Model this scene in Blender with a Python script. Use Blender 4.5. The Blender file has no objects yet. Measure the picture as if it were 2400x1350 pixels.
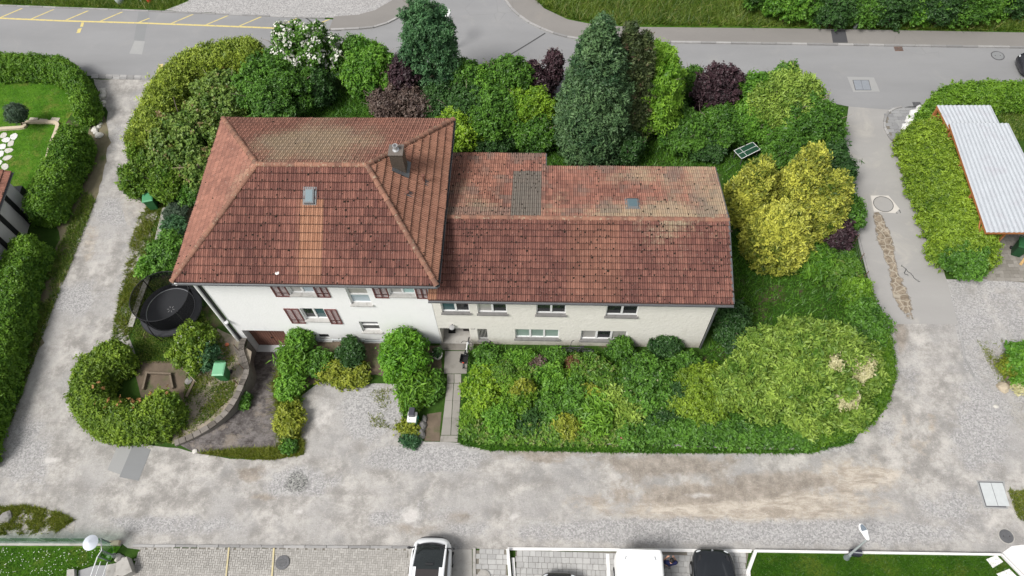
import bpy, bmesh, math, random
import numpy as np
from mathutils import Vector, Matrix, noise
from mathutils.geometry import delaunay_2d_cdt
RD = random.Random(11)
rng = np.random.default_rng(11)
S = bpy.context.scene
COL = S.collection
PI = math.pi

# ------------------------------------------------------------------ camera
FPX = 1730.23
CAM = np.array([16.017, -17.081, 34.72])
def cam_axes(pitch, yaw, roll):
    cp, sp, cy, sy = math.cos(pitch), math.sin(pitch), math.cos(yaw), math.sin(yaw)
    f = np.array([sy*cp, cy*cp, -sp]); r = np.array([cy, -sy, 0.0]); u = np.cross(r, f)
    cr, sr = math.cos(roll), math.sin(roll)
    return np.array([r*cr+u*sr, -r*sr+u*cr, f])
AX = cam_axes(math.radians(59.362), math.radians(-5.016), math.radians(-3.513))
cd = bpy.data.cameras.new('camera'); cam = bpy.data.objects.new('camera', cd); COL.objects.link(cam)
cd.sensor_width = 36.0; cd.lens = 36.0*FPX/2400.0; cd.clip_end = 2000.0; cd.clip_start = 0.5
mw = Matrix.Identity(4)
for i in range(3):
    mw[i][0] = AX[0][i]; mw[i][1] = AX[1][i]; mw[i][2] = -AX[2][i]; mw[i][3] = CAM[i]
cam.matrix_world = mw
S.camera = cam
S.render.resolution_x, S.render.resolution_y = 1024, 576

# ------------------------------------------------------------------ light
SUN_EL, SUN_AZ = math.radians(54), math.radians(-130)      # azimuth from +y (away from the camera) towards +x
w = bpy.data.worlds.new("World"); S.world = w; w.use_nodes = True
nt = w.node_tree; nt.nodes.clear()
sky = nt.nodes.new('ShaderNodeTexSky'); sky.sky_type = 'NISHITA'; sky.sun_disc = False
sky.sun_elevation = SUN_EL; sky.sun_rotation = SUN_AZ; sky.dust_density = 3.0
hsv = nt.nodes.new('ShaderNodeHueSaturation'); hsv.inputs['Saturation'].default_value = 0.22
bg = nt.nodes.new('ShaderNodeBackground'); bg.inputs['Strength'].default_value = 0.09
wo = nt.nodes.new('ShaderNodeOutputWorld')
nt.links.new(sky.outputs[0], hsv.inputs['Color']); nt.links.new(hsv.outputs[0], bg.inputs[0]); nt.links.new(bg.outputs[0], wo.inputs[0])
sl = bpy.data.lights.new('sun', 'SUN'); sl.energy = 2.1; sl.angle = math.radians(18); sl.color = (1.0, 0.97, 0.93)
sun = bpy.data.objects.new('sun', sl); COL.objects.link(sun)
sdir = Vector((math.sin(SUN_AZ)*math.cos(SUN_EL), math.cos(SUN_AZ)*math.cos(SUN_EL), math.sin(SUN_EL)))
sun.rotation_euler = sdir.to_track_quat('Z', 'Y').to_euler(); sun.location = (0, 0, 60)
vs = S.view_settings; vs.view_transform = 'Standard'; vs.look = 'None'; vs.gamma = 1.0; vs.use_curve_mapping = False
vs.exposure = 0.80

# ------------------------------------------------------------------ helpers
def G(u, v, z=0.0):
    """photo pixel (2400 wide) -> point of the place at height z"""
    d = AX.T @ np.array([(u-1200)/FPX, -(v-675)/FPX, 1.0])
    p = CAM + d*((z-CAM[2])/d[2])
    return Vector((p[0], p[1], z))
def to_px(P):
    q = (P-CAM) @ AX.T
    return 1200+FPX*q[:, 0]/q[:, 2], 675-FPX*q[:, 1]/q[:, 2]
def ppm(p, z=0):
    q = AX @ (np.array([p[0], p[1], z])-CAM)
    return FPX/q[2]

class NT:
    def __init__(s, m):
        m.use_nodes = True; s.t = m.node_tree; s.t.nodes.clear()
        s.out = s.t.nodes.new('ShaderNodeOutputMaterial')
        s.pos = s.t.nodes.new('ShaderNodeNewGeometry').outputs['Position']
    def n(s, ty, **kw):
        nd = s.t.nodes.new(ty)
        for k, v in kw.items(): setattr(nd, k, v)
        return nd
    def put(s, sock, v):
        if hasattr(v, 'links') or isinstance(v, bpy.types.NodeSocket): s.t.links.new(v, sock)
        elif isinstance(v, (tuple, list)) and len(v) == 3 and sock.type == 'RGBA': sock.default_value = (*v, 1)
        else: sock.default_value = v
    def noise(s, scale, detail=2.0, rough=0.5, vec=None, dist=0.0, color=False):
        nd = s.n('ShaderNodeTexNoise'); s.put(nd.inputs['Scale'], scale); s.put(nd.inputs['Detail'], detail)
        s.put(nd.inputs['Roughness'], rough); s.put(nd.inputs['Distortion'], dist)
        s.t.links.new(vec or s.pos, nd.inputs['Vector'])
        return nd.outputs['Color' if color else 'Fac']
    def voro(s, scale, feat='F1', out='Distance', vec=None):
        nd = s.n('ShaderNodeTexVoronoi', feature=feat); s.put(nd.inputs['Scale'], scale)
        s.t.links.new(vec or s.pos, nd.inputs['Vector']); return nd.outputs[out]
    def scaled(s, x, y, z):
        nd = s.n('ShaderNodeVectorMath', operation='MULTIPLY'); s.t.links.new(s.pos, nd.inputs[0]); nd.inputs[1].default_value = (x, y, z)
        return nd.outputs[0]
    def m(s, op, a, b=0.0, c=None, clamp=False):
        nd = s.n('ShaderNodeMath', operation=op, use_clamp=clamp); s.put(nd.inputs[0], a); s.put(nd.inputs[1], b)
        if c is not None: s.put(nd.inputs[2], c)
        return nd.outputs[0]
    def step(s, x, lo, hi):
        nd = s.n('ShaderNodeMapRange', interpolation_type='SMOOTHSTEP'); s.put(nd.inputs[0], x); nd.inputs[1].default_value = lo; nd.inputs[2].default_value = hi
        return nd.outputs[0]
    def mix(s, fac, a, b, blend='MIX'):
        nd = s.n('ShaderNodeMix', data_type='RGBA', blend_type=blend)
        s.put(nd.inputs[0], fac); s.put(nd.inputs[6], a); s.put(nd.inputs[7], b); return nd.outputs[2]
    def attr(s, name, out='Fac'):
        nd = s.n('ShaderNodeAttribute'); nd.attribute_name = name; return nd.outputs[out]
    def sep(s, col):
        nd = s.n('ShaderNodeSeparateColor'); s.t.links.new(col, nd.inputs[0]); return nd.outputs
    def rand(s): return s.n('ShaderNodeObjectInfo').outputs['Random']
    def bump(s, h, strength=0.3, dist=0.02):
        nd = s.n('ShaderNodeBump'); nd.inputs['Strength'].default_value = strength; nd.inputs['Distance'].default_value = dist
        s.put(nd.inputs['Height'], h); return nd.outputs[0]
    def bsdf(s, color, rough=0.8, normal=None, metal=0.0, spec=0.3, **kw):
        nd = s.n('ShaderNodeBsdfPrincipled'); s.put(nd.inputs['Base Color'], color); s.put(nd.inputs['Roughness'], rough)
        nd.inputs['Metallic'].default_value = metal; nd.inputs['Specular IOR Level'].default_value = spec
        for k, v in kw.items(): s.put(nd.inputs[k.replace('_', ' ')], v)
        if normal is not None: s.put(nd.inputs['Normal'], normal)
        s.t.links.new(nd.outputs[0], s.out.inputs[0]); return nd
MATS = {}
def mat_plain(name, col, rough=0.7, var=0.15, scale=3.0, bump=0.0, bscale=40.0, metal=0.0, spec=0.3, dirt=None, **kw):
    if name in MATS: return MATS[name]
    m = bpy.data.materials.new(name); t = NT(m)
    dark = tuple(c*(1-var) for c in col); lite = tuple(min(1, c*(1+var)) for c in col)
    c = t.mix(t.noise(scale, 5, 0.6), dark, lite)
    if dirt:
        c = t.mix(t.m('MULTIPLY', t.step(t.noise(dirt[1], 6, 0.65), 0.5, 0.72), dirt[2]), c, dirt[0])
    nrm = t.bump(t.noise(bscale, 3), bump, 0.02) if bump else None
    t.bsdf(c, rough, nrm, metal, spec, **kw); MATS[name] = m; return m
def mat_rand(name, a, b, rough=0.85, scale=6.0, bump=0.25, bscale=50.0, speck=None):
    """each object (and each attribute value 'v') its own tone between a and b"""
    m = bpy.data.materials.new(name); t = NT(m)
    f = t.m('FRACT', t.m('ADD', t.rand(), t.attr('v')))
    c = t.mix(f, a, b)
    c = t.mix(t.m('MULTIPLY', t.noise(scale, 5, 0.6), 0.45), c, tuple(x*0.45 for x in a))
    if speck: c = t.mix(t.m('MULTIPLY', t.step(t.noise(speck[1], 3, 0.7), 0.55, 0.7), speck[2]), c, speck[0])
    t.bsdf(c, rough, t.bump(t.noise(bscale, 3), bump, 0.01)); MATS[name] = m; return m
def mat_leaf(name, a, b, c=None, transl=0.3, big=0.5):
    """leaf colour runs from a to b with the leaf's own value, c is an odd tint some twigs carry"""
    m = bpy.data.materials.new(name); t = NT(m)
    v = t.attr('v')
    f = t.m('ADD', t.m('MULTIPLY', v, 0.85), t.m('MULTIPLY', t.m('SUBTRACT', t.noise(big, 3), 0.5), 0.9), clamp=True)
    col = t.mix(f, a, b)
    if c: col = t.mix(t.step(v, 0.9, 0.97), col, c)
    d = t.n('ShaderNodeBsdfDiffuse'); t.put(d.inputs[0], col)
    tr = t.n('ShaderNodeBsdfTranslucent'); t.put(tr.inputs[0], t.mix(0.5, col, t.mix(1.0, col, (1.0, 1.0, 0.35), 'MULTIPLY')))
    mx = t.n('ShaderNodeMixShader'); mx.inputs[0].default_value = transl
    t.t.links.new(d.outputs[0], mx.inputs[1]); t.t.links.new(tr.outputs[0], mx.inputs[2])
    g = t.n('ShaderNodeBsdfGlossy'); g.inputs['Roughness'].default_value = 0.5; g.inputs[0].default_value = (1, 1, 1, 1)
    mg = t.n('ShaderNodeMixShader'); mg.inputs[0].default_value = 0.025
    t.t.links.new(mx.outputs[0], mg.inputs[1]); t.t.links.new(g.outputs[0], mg.inputs[2]); t.t.links.new(mg.outputs[0], t.out.inputs[0])
    MATS[name] = m; return m

def add(name, me, parent=None):
    o = bpy.data.objects.new(name, me); COL.objects.link(o)
    if parent is not None: o.parent = parent
    return o
def tag(o, label=None, cat=None, group=None, kind=None):
    if label: o['label'] = label
    if cat: o['category'] = cat
    if group: o['group'] = group
    if kind: o['kind'] = kind
    return o
def thing(name, label, cat, loc=(0, 0, 0), rotz=0.0, group=None):
    o = bpy.data.objects.new(name, None); COL.objects.link(o); o.location = loc; o.rotation_euler = (0, 0, rotz)
    o.empty_display_size = 0.2
    return tag(o, label, cat, group)
def struct(o, label=None): return tag(o, label, None, None, 'structure')
def copy_tree(o, parent=None):
    c = o.copy(); COL.objects.link(c)
    if parent is not None: c.parent = parent
    for ch in list(o.children): copy_tree(ch, c)
    return c
def np_mesh(name, V, loops, totals, mat, attrs=None, smooth=False):
    me = bpy.data.meshes.new(name); V = np.asarray(V, np.float32); totals = np.asarray(totals, np.int32)
    me.vertices.add(len(V)); me.vertices.foreach_set('co', V.ravel())
    me.loops.add(len(loops)); me.loops.foreach_set('vertex_index', np.asarray(loops, np.int32))
    me.polygons.add(len(totals)); st = np.zeros(len(totals), np.int32); st[1:] = np.cumsum(totals)[:-1]
    me.polygons.foreach_set('loop_start', st)
    me.polygons.foreach_set('use_smooth', np.full(len(totals), bool(smooth)))
    for k, a in (attrs or {}).items():
        a = np.asarray(a, np.float32)
        if a.ndim == 1:
            at = me.attributes.new(k, 'FLOAT', 'POINT'); at.data.foreach_set('value', a)
        else:
            at = me.attributes.new(k, 'FLOAT_COLOR', 'POINT'); at.data.foreach_set('color', a.ravel())
    if mat: me.materials.append(mat)
    me.update(calc_edges=True); return me
def catmull(pts, n=6, closed=False):
    P = [Vector(p) for p in pts]; out = []; N = len(P)
    for i in range(N if closed else N-1):
        if closed: a, b, c, d = P[i-1], P[i], P[(i+1) % N], P[(i+2) % N]
        else: a, b, c, d = P[max(i-1, 0)], P[i], P[i+1], P[min(i+2, N-1)]
        for k in range(n):
            t = k/n
            out.append(0.5*((2*b)+(c-a)*t+(2*a-5*b+4*c-d)*t*t+(3*b-a-3*c+d)*t*t*t))
    if not closed: out.append(P[-1])
    return out
class MB:
    def __init__(s): s.v = []; s.f = []; s.a = []
    def vs(s, pts, a=0.0):
        i = len(s.v); s.v += [tuple(p) for p in pts]; s.a += [a]*len(pts); return i
    def box(s, x0, x1, y0, y1, z0, z1, a=0.0):
        i = s.vs([(x0, y0, z0), (x1, y0, z0), (x1, y1, z0), (x0, y1, z0), (x0, y0, z1), (x1, y0, z1), (x1, y1, z1), (x0, y1, z1)], a)
        s.f += [(i, i+3, i+2, i+1), (i+4, i+5, i+6, i+7), (i, i+1, i+5, i+4), (i+1, i+2, i+6, i+5), (i+2, i+3, i+7, i+6), (i+3, i, i+4, i+7)]
        return s
    def obox(s, c, size, rz=0.0, rx=0.0, ry=0.0, taper=1.0, a=0.0):
        from mathutils import Euler
        R = Euler((rx, ry, rz)).to_matrix(); c = Vector(c); hx, hy, hz = (k/2 for k in size)
        P = []
        for z, k in ((-hz, taper), (hz, 1.0)):
            P += [c+R @ Vector((x*hx*k, y*hy*k, z)) for x, y in ((-1, -1), (1, -1), (1, 1), (-1, 1))]
        i = s.vs(P, a)
        s.f += [(i, i+3, i+2, i+1), (i+4, i+5, i+6, i+7), (i, i+1, i+5, i+4), (i+1, i+2, i+6, i+5), (i+2, i+3, i+7, i+6), (i+3, i, i+4, i+7)]
        return s
    def tube(s, pts, r, n=8, cap=True, closed=False):
        P = [Vector(p) for p in pts]; N = len(P)
        rs = r if isinstance(r, (list, tuple)) else [r]*N
        rings = []
        for k in range(N):
            if closed: d = P[(k+1) % N]-P[k-1]
            else: d = P[min(k+1, N-1)]-P[max(k-1, 0)]
            d = d.normalized() if d.length > 1e-9 else Vector((0, 0, 1))
            ref = Vector((0, 0, 1)) if abs(d.z) < 0.9 else Vector((1, 0, 0))
            a = d.cross(ref).normalized(); b = d.cross(a)
            rings.append(s.vs([P[k]+(a*math.cos(2*PI*j/n)+b*math.sin(2*PI*j/n))*rs[k] for j in range(n)]))
        for k in range(N if closed else N-1):
            i, q = rings[k], rings[(k+1) % N]
            s.f += [(i+j, i+(j+1) % n, q+(j+1) % n, q+j) for j in range(n)]
        if cap and not closed:
            s.f += [tuple(rings[0]+j for j in reversed(range(n))), tuple(rings[-1]+j for j in range(n))]
        return s
    def lathe(s, prof, c=(0, 0, 0), n=20, cap=True):
        rings = [s.vs([(c[0]+r*math.cos(2*PI*j/n), c[1]+r*math.sin(2*PI*j/n), c[2]+z) for j in range(n)]) for r, z in prof]
        for i, q in zip(rings, rings[1:]): s.f += [(i+j, i+(j+1) % n, q+(j+1) % n, q+j) for j in range(n)]
        if cap: s.f += [tuple(rings[0]+j for j in reversed(range(n))), tuple(rings[-1]+j for j in range(n))]
        return s
    def poly(s, pts, a=0.0):
        i = s.vs(pts, a); s.f.append(tuple(range(i, i+len(pts)))); return s
    def prism(s, pts, z0, z1, a=0.0):
        n = len(pts); i = s.vs([(p[0], p[1], z0) for p in pts]+[(p[0], p[1], z1) for p in pts], a)
        s.f += [tuple(i+j for j in reversed(range(n))), tuple(i+n+j for j in range(n))]
        s.f += [(i+j, i+(j+1) % n, i+n+(j+1) % n, i+n+j) for j in range(n)]; return s
    def loft(s, rings, cap=True):
        n = len(rings[0]); I = [s.vs(r) for r in rings]
        for i, q in zip(I, I[1:]): s.f += [(i+j, i+(j+1) % n, q+(j+1) % n, q+j) for j in range(n)]
        if cap: s.f += [tuple(I[0]+j for j in reversed(range(n))), tuple(I[-1]+j for j in range(n))]
        return s
    def mesh(s, name, mat, smooth=False):
        me = bpy.data.meshes.new(name); me.from_pydata(s.v, [], s.f)
        if any(s.a):
            at = me.attributes.new('v', 'FLOAT', 'POINT'); at.data.foreach_set('value', np.array(s.a, np.float32))
        if mat: me.materials.append(mat)
        bm = bmesh.new(); bm.from_mesh(me); bmesh.ops.recalc_face_normals(bm, faces=bm.faces); bm.to_mesh(me); bm.free()
        if smooth:
            me.polygons.foreach_set('use_smooth', [True]*len(me.polygons))
            try: me.set_sharp_from_angle(angle=math.radians(40))
            except Exception: pass
        me.update(); return me
    def build(s, name, mat, parent=None, smooth=False, bevel=0.0, sub=0):
        o = add(name, s.mesh(name, mat, smooth), parent)
        if sub:
            md = o.modifiers.new('sub', 'SUBSURF'); md.levels = md.render_levels = sub
        if bevel:
            md = o.modifiers.new('bev', 'BEVEL'); md.width = bevel; md.segments = 2; md.limit_method = 'ANGLE'
        return o
def inside(px, py, poly):
    x = np.asarray(px); y = np.asarray(py); r = np.zeros(x.shape, bool); n = len(poly); j = n-1
    for i in range(n):
        xi, yi = poly[i][0], poly[i][1]; xj, yj = poly[j][0], poly[j][1]
        if yi != yj:
            r ^= ((yi > y) != (yj > y)) & (x < (xj-xi)*(y-yi)/(yj-yi)+xi)
        j = i
    return r
def wobble(poly, amp, step=0.5):
    """subdivide an outline and push its points about, for worn edges"""
    out = []; n = len(poly)
    for i in range(n):
        a = Vector(poly[i][:2]); b = Vector(poly[(i+1) % n][:2]); L = (b-a).length; k = max(1, int(L/step)) if L < 80 else 1
        for j in range(k):
            p = a.lerp(b, j/k)
            if amp: p = p+Vector((noise.noise((p.x*0.9, p.y*0.9, 3.1)), noise.noise((p.x*0.9, p.y*0.9, 9.7))))*amp
            out.append(p)
    return out
def sheet(name, poly, z, mat, res=0.0, amp=0.0, hole=None, attr_fn=None, zfn=None, label=None):
    P = wobble(poly, amp) if amp else [Vector(p[:2]) for p in poly]
    n = len(P); pts = list(P); edges = [(i, (i+1) % n) for i in range(n)]
    if hole:
        h = [Vector(p[:2]) for p in hole]; k = len(pts); pts += h; edges += [(k+i, k+(i+1) % len(h)) for i in range(len(h))]
    if res:
        xs = [p.x for p in P]; ys = [p.y for p in P]
        gx, gy = np.meshgrid(np.arange(min(xs)+res/2, max(xs), res), np.arange(min(ys)+res/2, max(ys), res))
        gx = gx.ravel(); gy = gy.ravel(); gx = gx+rng.uniform(-.2, .2, gx.size)*res; gy = gy+rng.uniform(-.2, .2, gy.size)*res
        k = inside(gx, gy, P)
        pts += [Vector((a, b)) for a, b in zip(gx[k], gy[k])]
    V, E, F = delaunay_2d_cdt(pts, edges, [], 0, 1e-4)[:3]
    Vx = np.array([(v.x, v.y) for v in V]); F = [f for f in F]
    tri = np.array([f[:3] for f in F]); cx = Vx[tri].mean(1)
    keep = inside(cx[:, 0], cx[:, 1], P)
    if hole: keep &= ~inside(cx[:, 0], cx[:, 1], hole)
    tri = tri[keep]
    a, b, c = Vx[tri[:, 0]], Vx[tri[:, 1]], Vx[tri[:, 2]]
    cr = (b[:, 0]-a[:, 0])*(c[:, 1]-a[:, 1])-(b[:, 1]-a[:, 1])*(c[:, 0]-a[:, 0])
    tri[cr < 0] = tri[cr < 0][:, ::-1]
    Z = np.full(len(Vx), z) if zfn is None else np.array([zfn(p[0], p[1]) for p in Vx])
    V3 = np.column_stack([Vx, Z])
    o = add(name, np_mesh(name, V3, tri.ravel(), np.full(len(tri), 3), mat, attr_fn(V3) if attr_fn else None))
    return struct(o, label)
def strip(name, pts, width, z, mat, label=None):
    mb = MB(); P = [Vector((p[0], p[1], 0)) for p in pts]; L = []
    for i, p in enumerate(P):
        d = (P[min(i+1, len(P)-1)]-P[max(i-1, 0)]).normalized(); nrm = Vector((-d.y, d.x, 0))
        wd = width[i] if isinstance(width, (list, tuple)) else width
        L.append((p+nrm*wd/2, p-nrm*wd/2))
    for (a, b), (c, d) in zip(L, L[1:]):
        mb.poly([(a.x, a.y, z), (b.x, b.y, z), (d.x, d.y, z), (c.x, c.y, z)])
    return struct(mb.build(name, mat), label)
def GP(pxs, z=0.0): return [G(u, v, z) for u, v in pxs]

# ------------------------------------------------------------------ leaves
_ic = bmesh.new(); bmesh.ops.create_icosphere(_ic, subdivisions=2, radius=1.0)
ICO_V = np.array([v.co[:] for v in _ic.verts]); ICO_F = np.array([[v.index for v in f.verts] for f in _ic.faces]); _ic.free()
def unit(a): return a/np.maximum(np.linalg.norm(a, axis=1, keepdims=True), 1e-9)
def leaf_mesh(name, C, N, T, L, W, v, mat, core=None, fold=0.25):
    """one folded diamond per leaf: centre C, facing N, pointing along T"""
    n = len(C); T = unit(T-N*(N*T).sum(1, keepdims=True)); B = np.cross(N, T)
    L = np.broadcast_to(L, (n,))[:, None]; W = np.broadcast_to(W, (n,))[:, None]
    V = np.empty((n, 4, 3)); V[:, 0] = C-T*L*.45; V[:, 2] = C+T*L*.55
    V[:, 1] = C+B*W*.5+N*W*fold; V[:, 3] = C-B*W*.5+N*W*fold
    V = V.reshape(-1, 3); loops = np.arange(4*n); tot = np.full(n, 4); va = np.repeat(v, 4)
    if core is not None and len(core[0]):
        loops = np.concatenate([loops, core[1].ravel()+len(V)]); tot = np.concatenate([tot, np.full(len(core[1]), 3)])
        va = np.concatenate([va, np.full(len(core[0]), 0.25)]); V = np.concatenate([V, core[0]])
    return np_mesh(name, V, loops, tot, mat, {'v': va})
SPEC = {}   # name -> (material, leaf length, width, leaves per m2, up bias, tangent style, core)
def crown(name, lumps, sp, parent, seed, core=0.66, dens=1.0, jit=0.10, cut=0.82):
    r = np.random.default_rng(seed); m, L, W, D, upb, style = SPEC[sp]
    lumps = np.asarray(lumps, float); C = []; Dn = []; vb = []; own = []
    for k, (x, y, z, q) in enumerate(lumps):
        per = 12; m_ = int(D*dens*4*PI*q*q*1.0/per)+2
        ds = unit(r.normal(size=(m_, 3))); ds = ds[ds[:, 2] > -0.5]; m_ = len(ds)      # twigs, each with its tuft of leaves
        rs = q*(0.86+r.exponential(jit*1.15, m_).clip(0, .6)-r.uniform(0, .10, m_)) * (1+0.14*np.sin(ds[:, 0]*7+k)*np.sin(ds[:, 1]*6+2*k))
        d = np.repeat(ds, per, 0); rad = np.repeat(rs, per); n = len(d)
        C.append(np.array([x, y, z])+d*rad[:, None]+r.normal(0, L*.50, (n, 3))); Dn.append(d)
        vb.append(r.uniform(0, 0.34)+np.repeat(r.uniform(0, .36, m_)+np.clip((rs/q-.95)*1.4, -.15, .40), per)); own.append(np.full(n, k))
    C = np.concatenate(C); Dn = np.concatenate(Dn); vb = np.concatenate(vb); own = np.concatenate(own)
    keep = C[:, 2] > 0.03
    for k, (x, y, z, q) in enumerate(lumps):
        keep &= (own == k) | (((C-np.array([x, y, z]))**2).sum(1) > (q*cut)**2)
    C, Dn, vb = C[keep], Dn[keep], vb[keep]; n = len(C)
    rnd = r.normal(size=(n, 3))
    if style == 'spray':
        T = unit(Dn*0.9+np.array([0, 0, upb])+rnd*0.35); N = unit(unit(np.cross(T, r.normal(size=(n, 3))))*.8+Dn*.6+np.array([0, 0, .35]))
    elif style == 'droop':
        N = unit(Dn*0.6+np.array([0, 0, upb])+rnd*0.45); T = unit(Dn*0.6+np.array([0, 0, -0.5])+r.normal(size=(n, 3))*0.7)
    else:
        N = unit(Dn*0.75+np.array([0, 0, upb])+rnd*0.5); T = unit(r.normal(size=(n, 3))+Dn*0.5)
    s = r.uniform(0.65, 1.55, n); v = np.clip(vb+r.uniform(-.05, 0.25, n), 0, 1)
    co = None
    if core:
        cv = []; cf = []
        for k, (x, y, z, q) in enumerate(lumps):
            if q < 0.16: continue
            cf.append(ICO_F+len(cv)*len(ICO_V)); d = ICO_V
            cv.append(np.array([x, y, z])+d*q*core*(1+0.10*np.sin(d[:, :1]*9+k)*np.sin(d[:, 1:2]*8+k)))
        if cv:
            cv = np.concatenate(cv); cv[:, 2] = np.maximum(cv[:, 2], 0.02); co = (cv, np.concatenate(cf))
    me = leaf_mesh(name, C, N, T, L*s, W*s, v, m, co)
    return add(name, me, parent)
def L_ell(rx, ry, rz, zc, k, f, seed, inner=0.60, shoots=1.0):
    """lumps over an ellipsoid, sized so that they just touch, round one filling core"""
    r = np.random.default_rng(seed); out = []; k = int(k*2.3); a_, b_, c_ = rx*ry, rx*rz, ry*rz
    rr0 = .58*math.sqrt(4*PI*((a_**1.6+b_**1.6+c_**1.6)/3)**(1/1.6)/k)
    for i in range(k):
        z = 1-2*(i+.5)/k; a = i*2.39996+r.uniform(-.3, .3); q = math.sqrt(max(0, 1-z*z))
        if z < -0.75: continue
        rr = rr0*r.uniform(.6, 1.35); sc = r.uniform(.70, 1.18)
        out.append((math.cos(a)*q*max(.1, rx-rr*.6)*sc, math.sin(a)*q*max(.1, ry-rr*.6)*sc, max(rr*.4, zc+z*max(.05, rz-rr*.6)*sc), rr))
    for i in range(int(max(3, k//4)*shoots)):                                        # shoots standing out of the outline
        d = unit(r.normal(size=(1, 3)))[0]; d[2] = abs(d[2])*.9+.05; e = r.uniform(.94, 1.14)
        for t_ in (0, .5, 1.0):
            q_ = rr0*(.42-.16*t_); g_ = e+t_*.10-.08
            out.append((d[0]*rx*g_, d[1]*ry*g_, max(.15, zc+d[2]*rz*g_+.05*t_), q_))
    mn = min(rx, ry, rz)*inner
    out.append((0, 0, zc, mn))
    if rx > mn*1.5: out += [(-(rx-mn)*.5, 0, zc, mn*.85), ((rx-mn)*.5, 0, zc, mn*.85)]
    if ry > mn*1.5: out += [(0, -(ry-mn)*.5, zc, mn*.85), (0, (ry-mn)*.5, zc, mn*.85)]
    if rz > mn*1.5: out += [(0, 0, zc-(rz-mn)*.5, mn*.85), (0, 0, zc+(rz-mn)*.5, mn*.85)]
    return out
def L_cone(R0, h, k, f, seed, z0=0.2, power=0.8, cx=0, cy=0):
    r = np.random.default_rng(seed); out = []; a = 0; rr0 = .56*math.sqrt(PI*R0*math.hypot(R0, h)*1.35/k)
    for i in range(k):
        t = 1-(1-(i+.5)/k)**0.72; R = R0*(1-t)**power*(0.75+0.25*min(1, t*5)); a += 2.39996
        rr = max(0.10, rr0*(1-t*.35)*r.uniform(.65, 1.35)); q = max(0, R-rr*.5)*r.uniform(.80, 1.10)
        out.append((cx+math.cos(a)*q, cy+math.sin(a)*q, z0+t*(h-rr*.6)+r.uniform(-.3, .3)*rr, rr))
    for i in range(8):
        t = i/8; R = R0*(1-t)**power
        out.append((cx, cy, z0+R*.4+t*h*.9, max(.08, R*.66)))
    return out
def stems(name, h, r0, mat, parent, seed, n=4, spread=0.5, taper=0.35):
    r = random.Random(seed); mb = MB()
    top = Vector((r.uniform(-.1, .1)*h, r.uniform(-.1, .1)*h, h))
    mb.tube([(0, 0, -0.02), tuple(top*.4+Vector((r.uniform(-.05, .05), 0, 0))), tuple(top)], [r0, r0*.75, r0*taper], 7)
    for i in range(n):
        t = r.uniform(.2, .75); a = i*2.4+r.uniform(-.4, .4); p = top*t
        e = p+Vector((math.cos(a)*spread*h, math.sin(a)*spread*h, h*r.uniform(.15, .4)))
        mb.tube([p, p.lerp(e, .5)+Vector((0, 0, .06*h)), e], [r0*.5, r0*.35, r0*.12], 5)
    return mb.build(name, mat, parent, smooth=True)
def blades(name, P, h, wd, mat, seed=1, lean=0.5, parent=None):
    r = np.random.default_rng(seed); n = len(P); P = np.asarray(P, float)
    a = r.uniform(0, 2*PI, n); hh = h*r.uniform(.5, 1.3, n); ww = wd*r.uniform(.7, 1.3, n); b = r.uniform(0, 2*PI, n); le = lean*r.uniform(.2, 1.2, n)*hh
    V = np.empty((n, 3, 3)); s = np.stack([np.cos(a)*ww/2, np.sin(a)*ww/2, np.zeros(n)], 1)
    V[:, 0] = P-s; V[:, 1] = P+s; V[:, 2] = P+np.stack([np.cos(b)*le, np.sin(b)*le, hh], 1)
    v = np.repeat(np.clip(r.uniform(0, 1, n), 0, 1), 3)
    return add(name, np_mesh(name, V.reshape(-1, 3), np.arange(3*n), np.full(n, 3), mat, {'v': v}), parent)
def scatter(poly, n, seed=1, z=0.0, clump=None):
    """random points in an outline, gathered in patches when clump=(scale, threshold)"""
    r = np.random.default_rng(seed); xs = [p[0] for p in poly]; ys = [p[1] for p in poly]
    x = r.uniform(min(xs), max(xs), n*2); y = r.uniform(min(ys), max(ys), n*2); k = inside(x, y, poly); x, y = x[k][:n*2], y[k][:n*2]
    if clump:
        q = np.array([noise.noise((a*clump[0], b*clump[0], 4.2)) for a, b in zip(x, y)]); q = q+.55*np.array([noise.noise((a*clump[0]*3.7, b*clump[0]*3.7, 1.2)) for a, b in zip(x, y)])+r.normal(0, .16, len(q)); k = q > clump[1]; x, y = x[k], y[k]
    return np.column_stack([x, y, np.full(len(x), z)])
# ------------------------------------------------------------------ materials of the ground
def ground_mat():
    m = bpy.data.materials.new('soil_and_grass'); t = NT(m)
    a = t.mix(t.noise(6, 6, 0.7), (0.018, 0.045, 0.008), (0.05, 0.105, 0.016))
    s = t.mix(t.noise(9, 6, 0.7), (0.05, 0.036, 0.024), (0.13, 0.10, 0.07))
    c = t.mix(t.step(t.noise(0.45, 5, 0.65), 0.55, 0.66), a, s)
    t.bsdf(c, 0.95, t.bump(t.noise(30, 4, 0.7), 0.6, 0.05), spec=0.1); return m
M_ground = ground_mat()
def lawn_mat(name, a, b, dry, k=0.35):
    m = bpy.data.materials.new(name); t = NT(m)
    c = t.mix(t.step(t.noise(0.9, 6, 0.7), 0.36, 0.64), a, b)
    c = t.mix(t.m('MULTIPLY', t.step(t.noise(0.7, 6, 0.7), 0.50, 0.68), k), c, dry)
    c = t.mix(t.m('MULTIPLY', t.noise(35, 3, 0.8), 0.7), c, tuple(x*.35 for x in a))
    t.bsdf(c, 0.95, t.bump(t.noise(60, 3, 0.8), 0.8, 0.04), spec=0.1); return m
M_lawn = lawn_mat('lawn', (0.065, 0.18, 0.012), (0.12, 0.27, 0.022), (0.25, 0.25, 0.06), 0.75)
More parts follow.
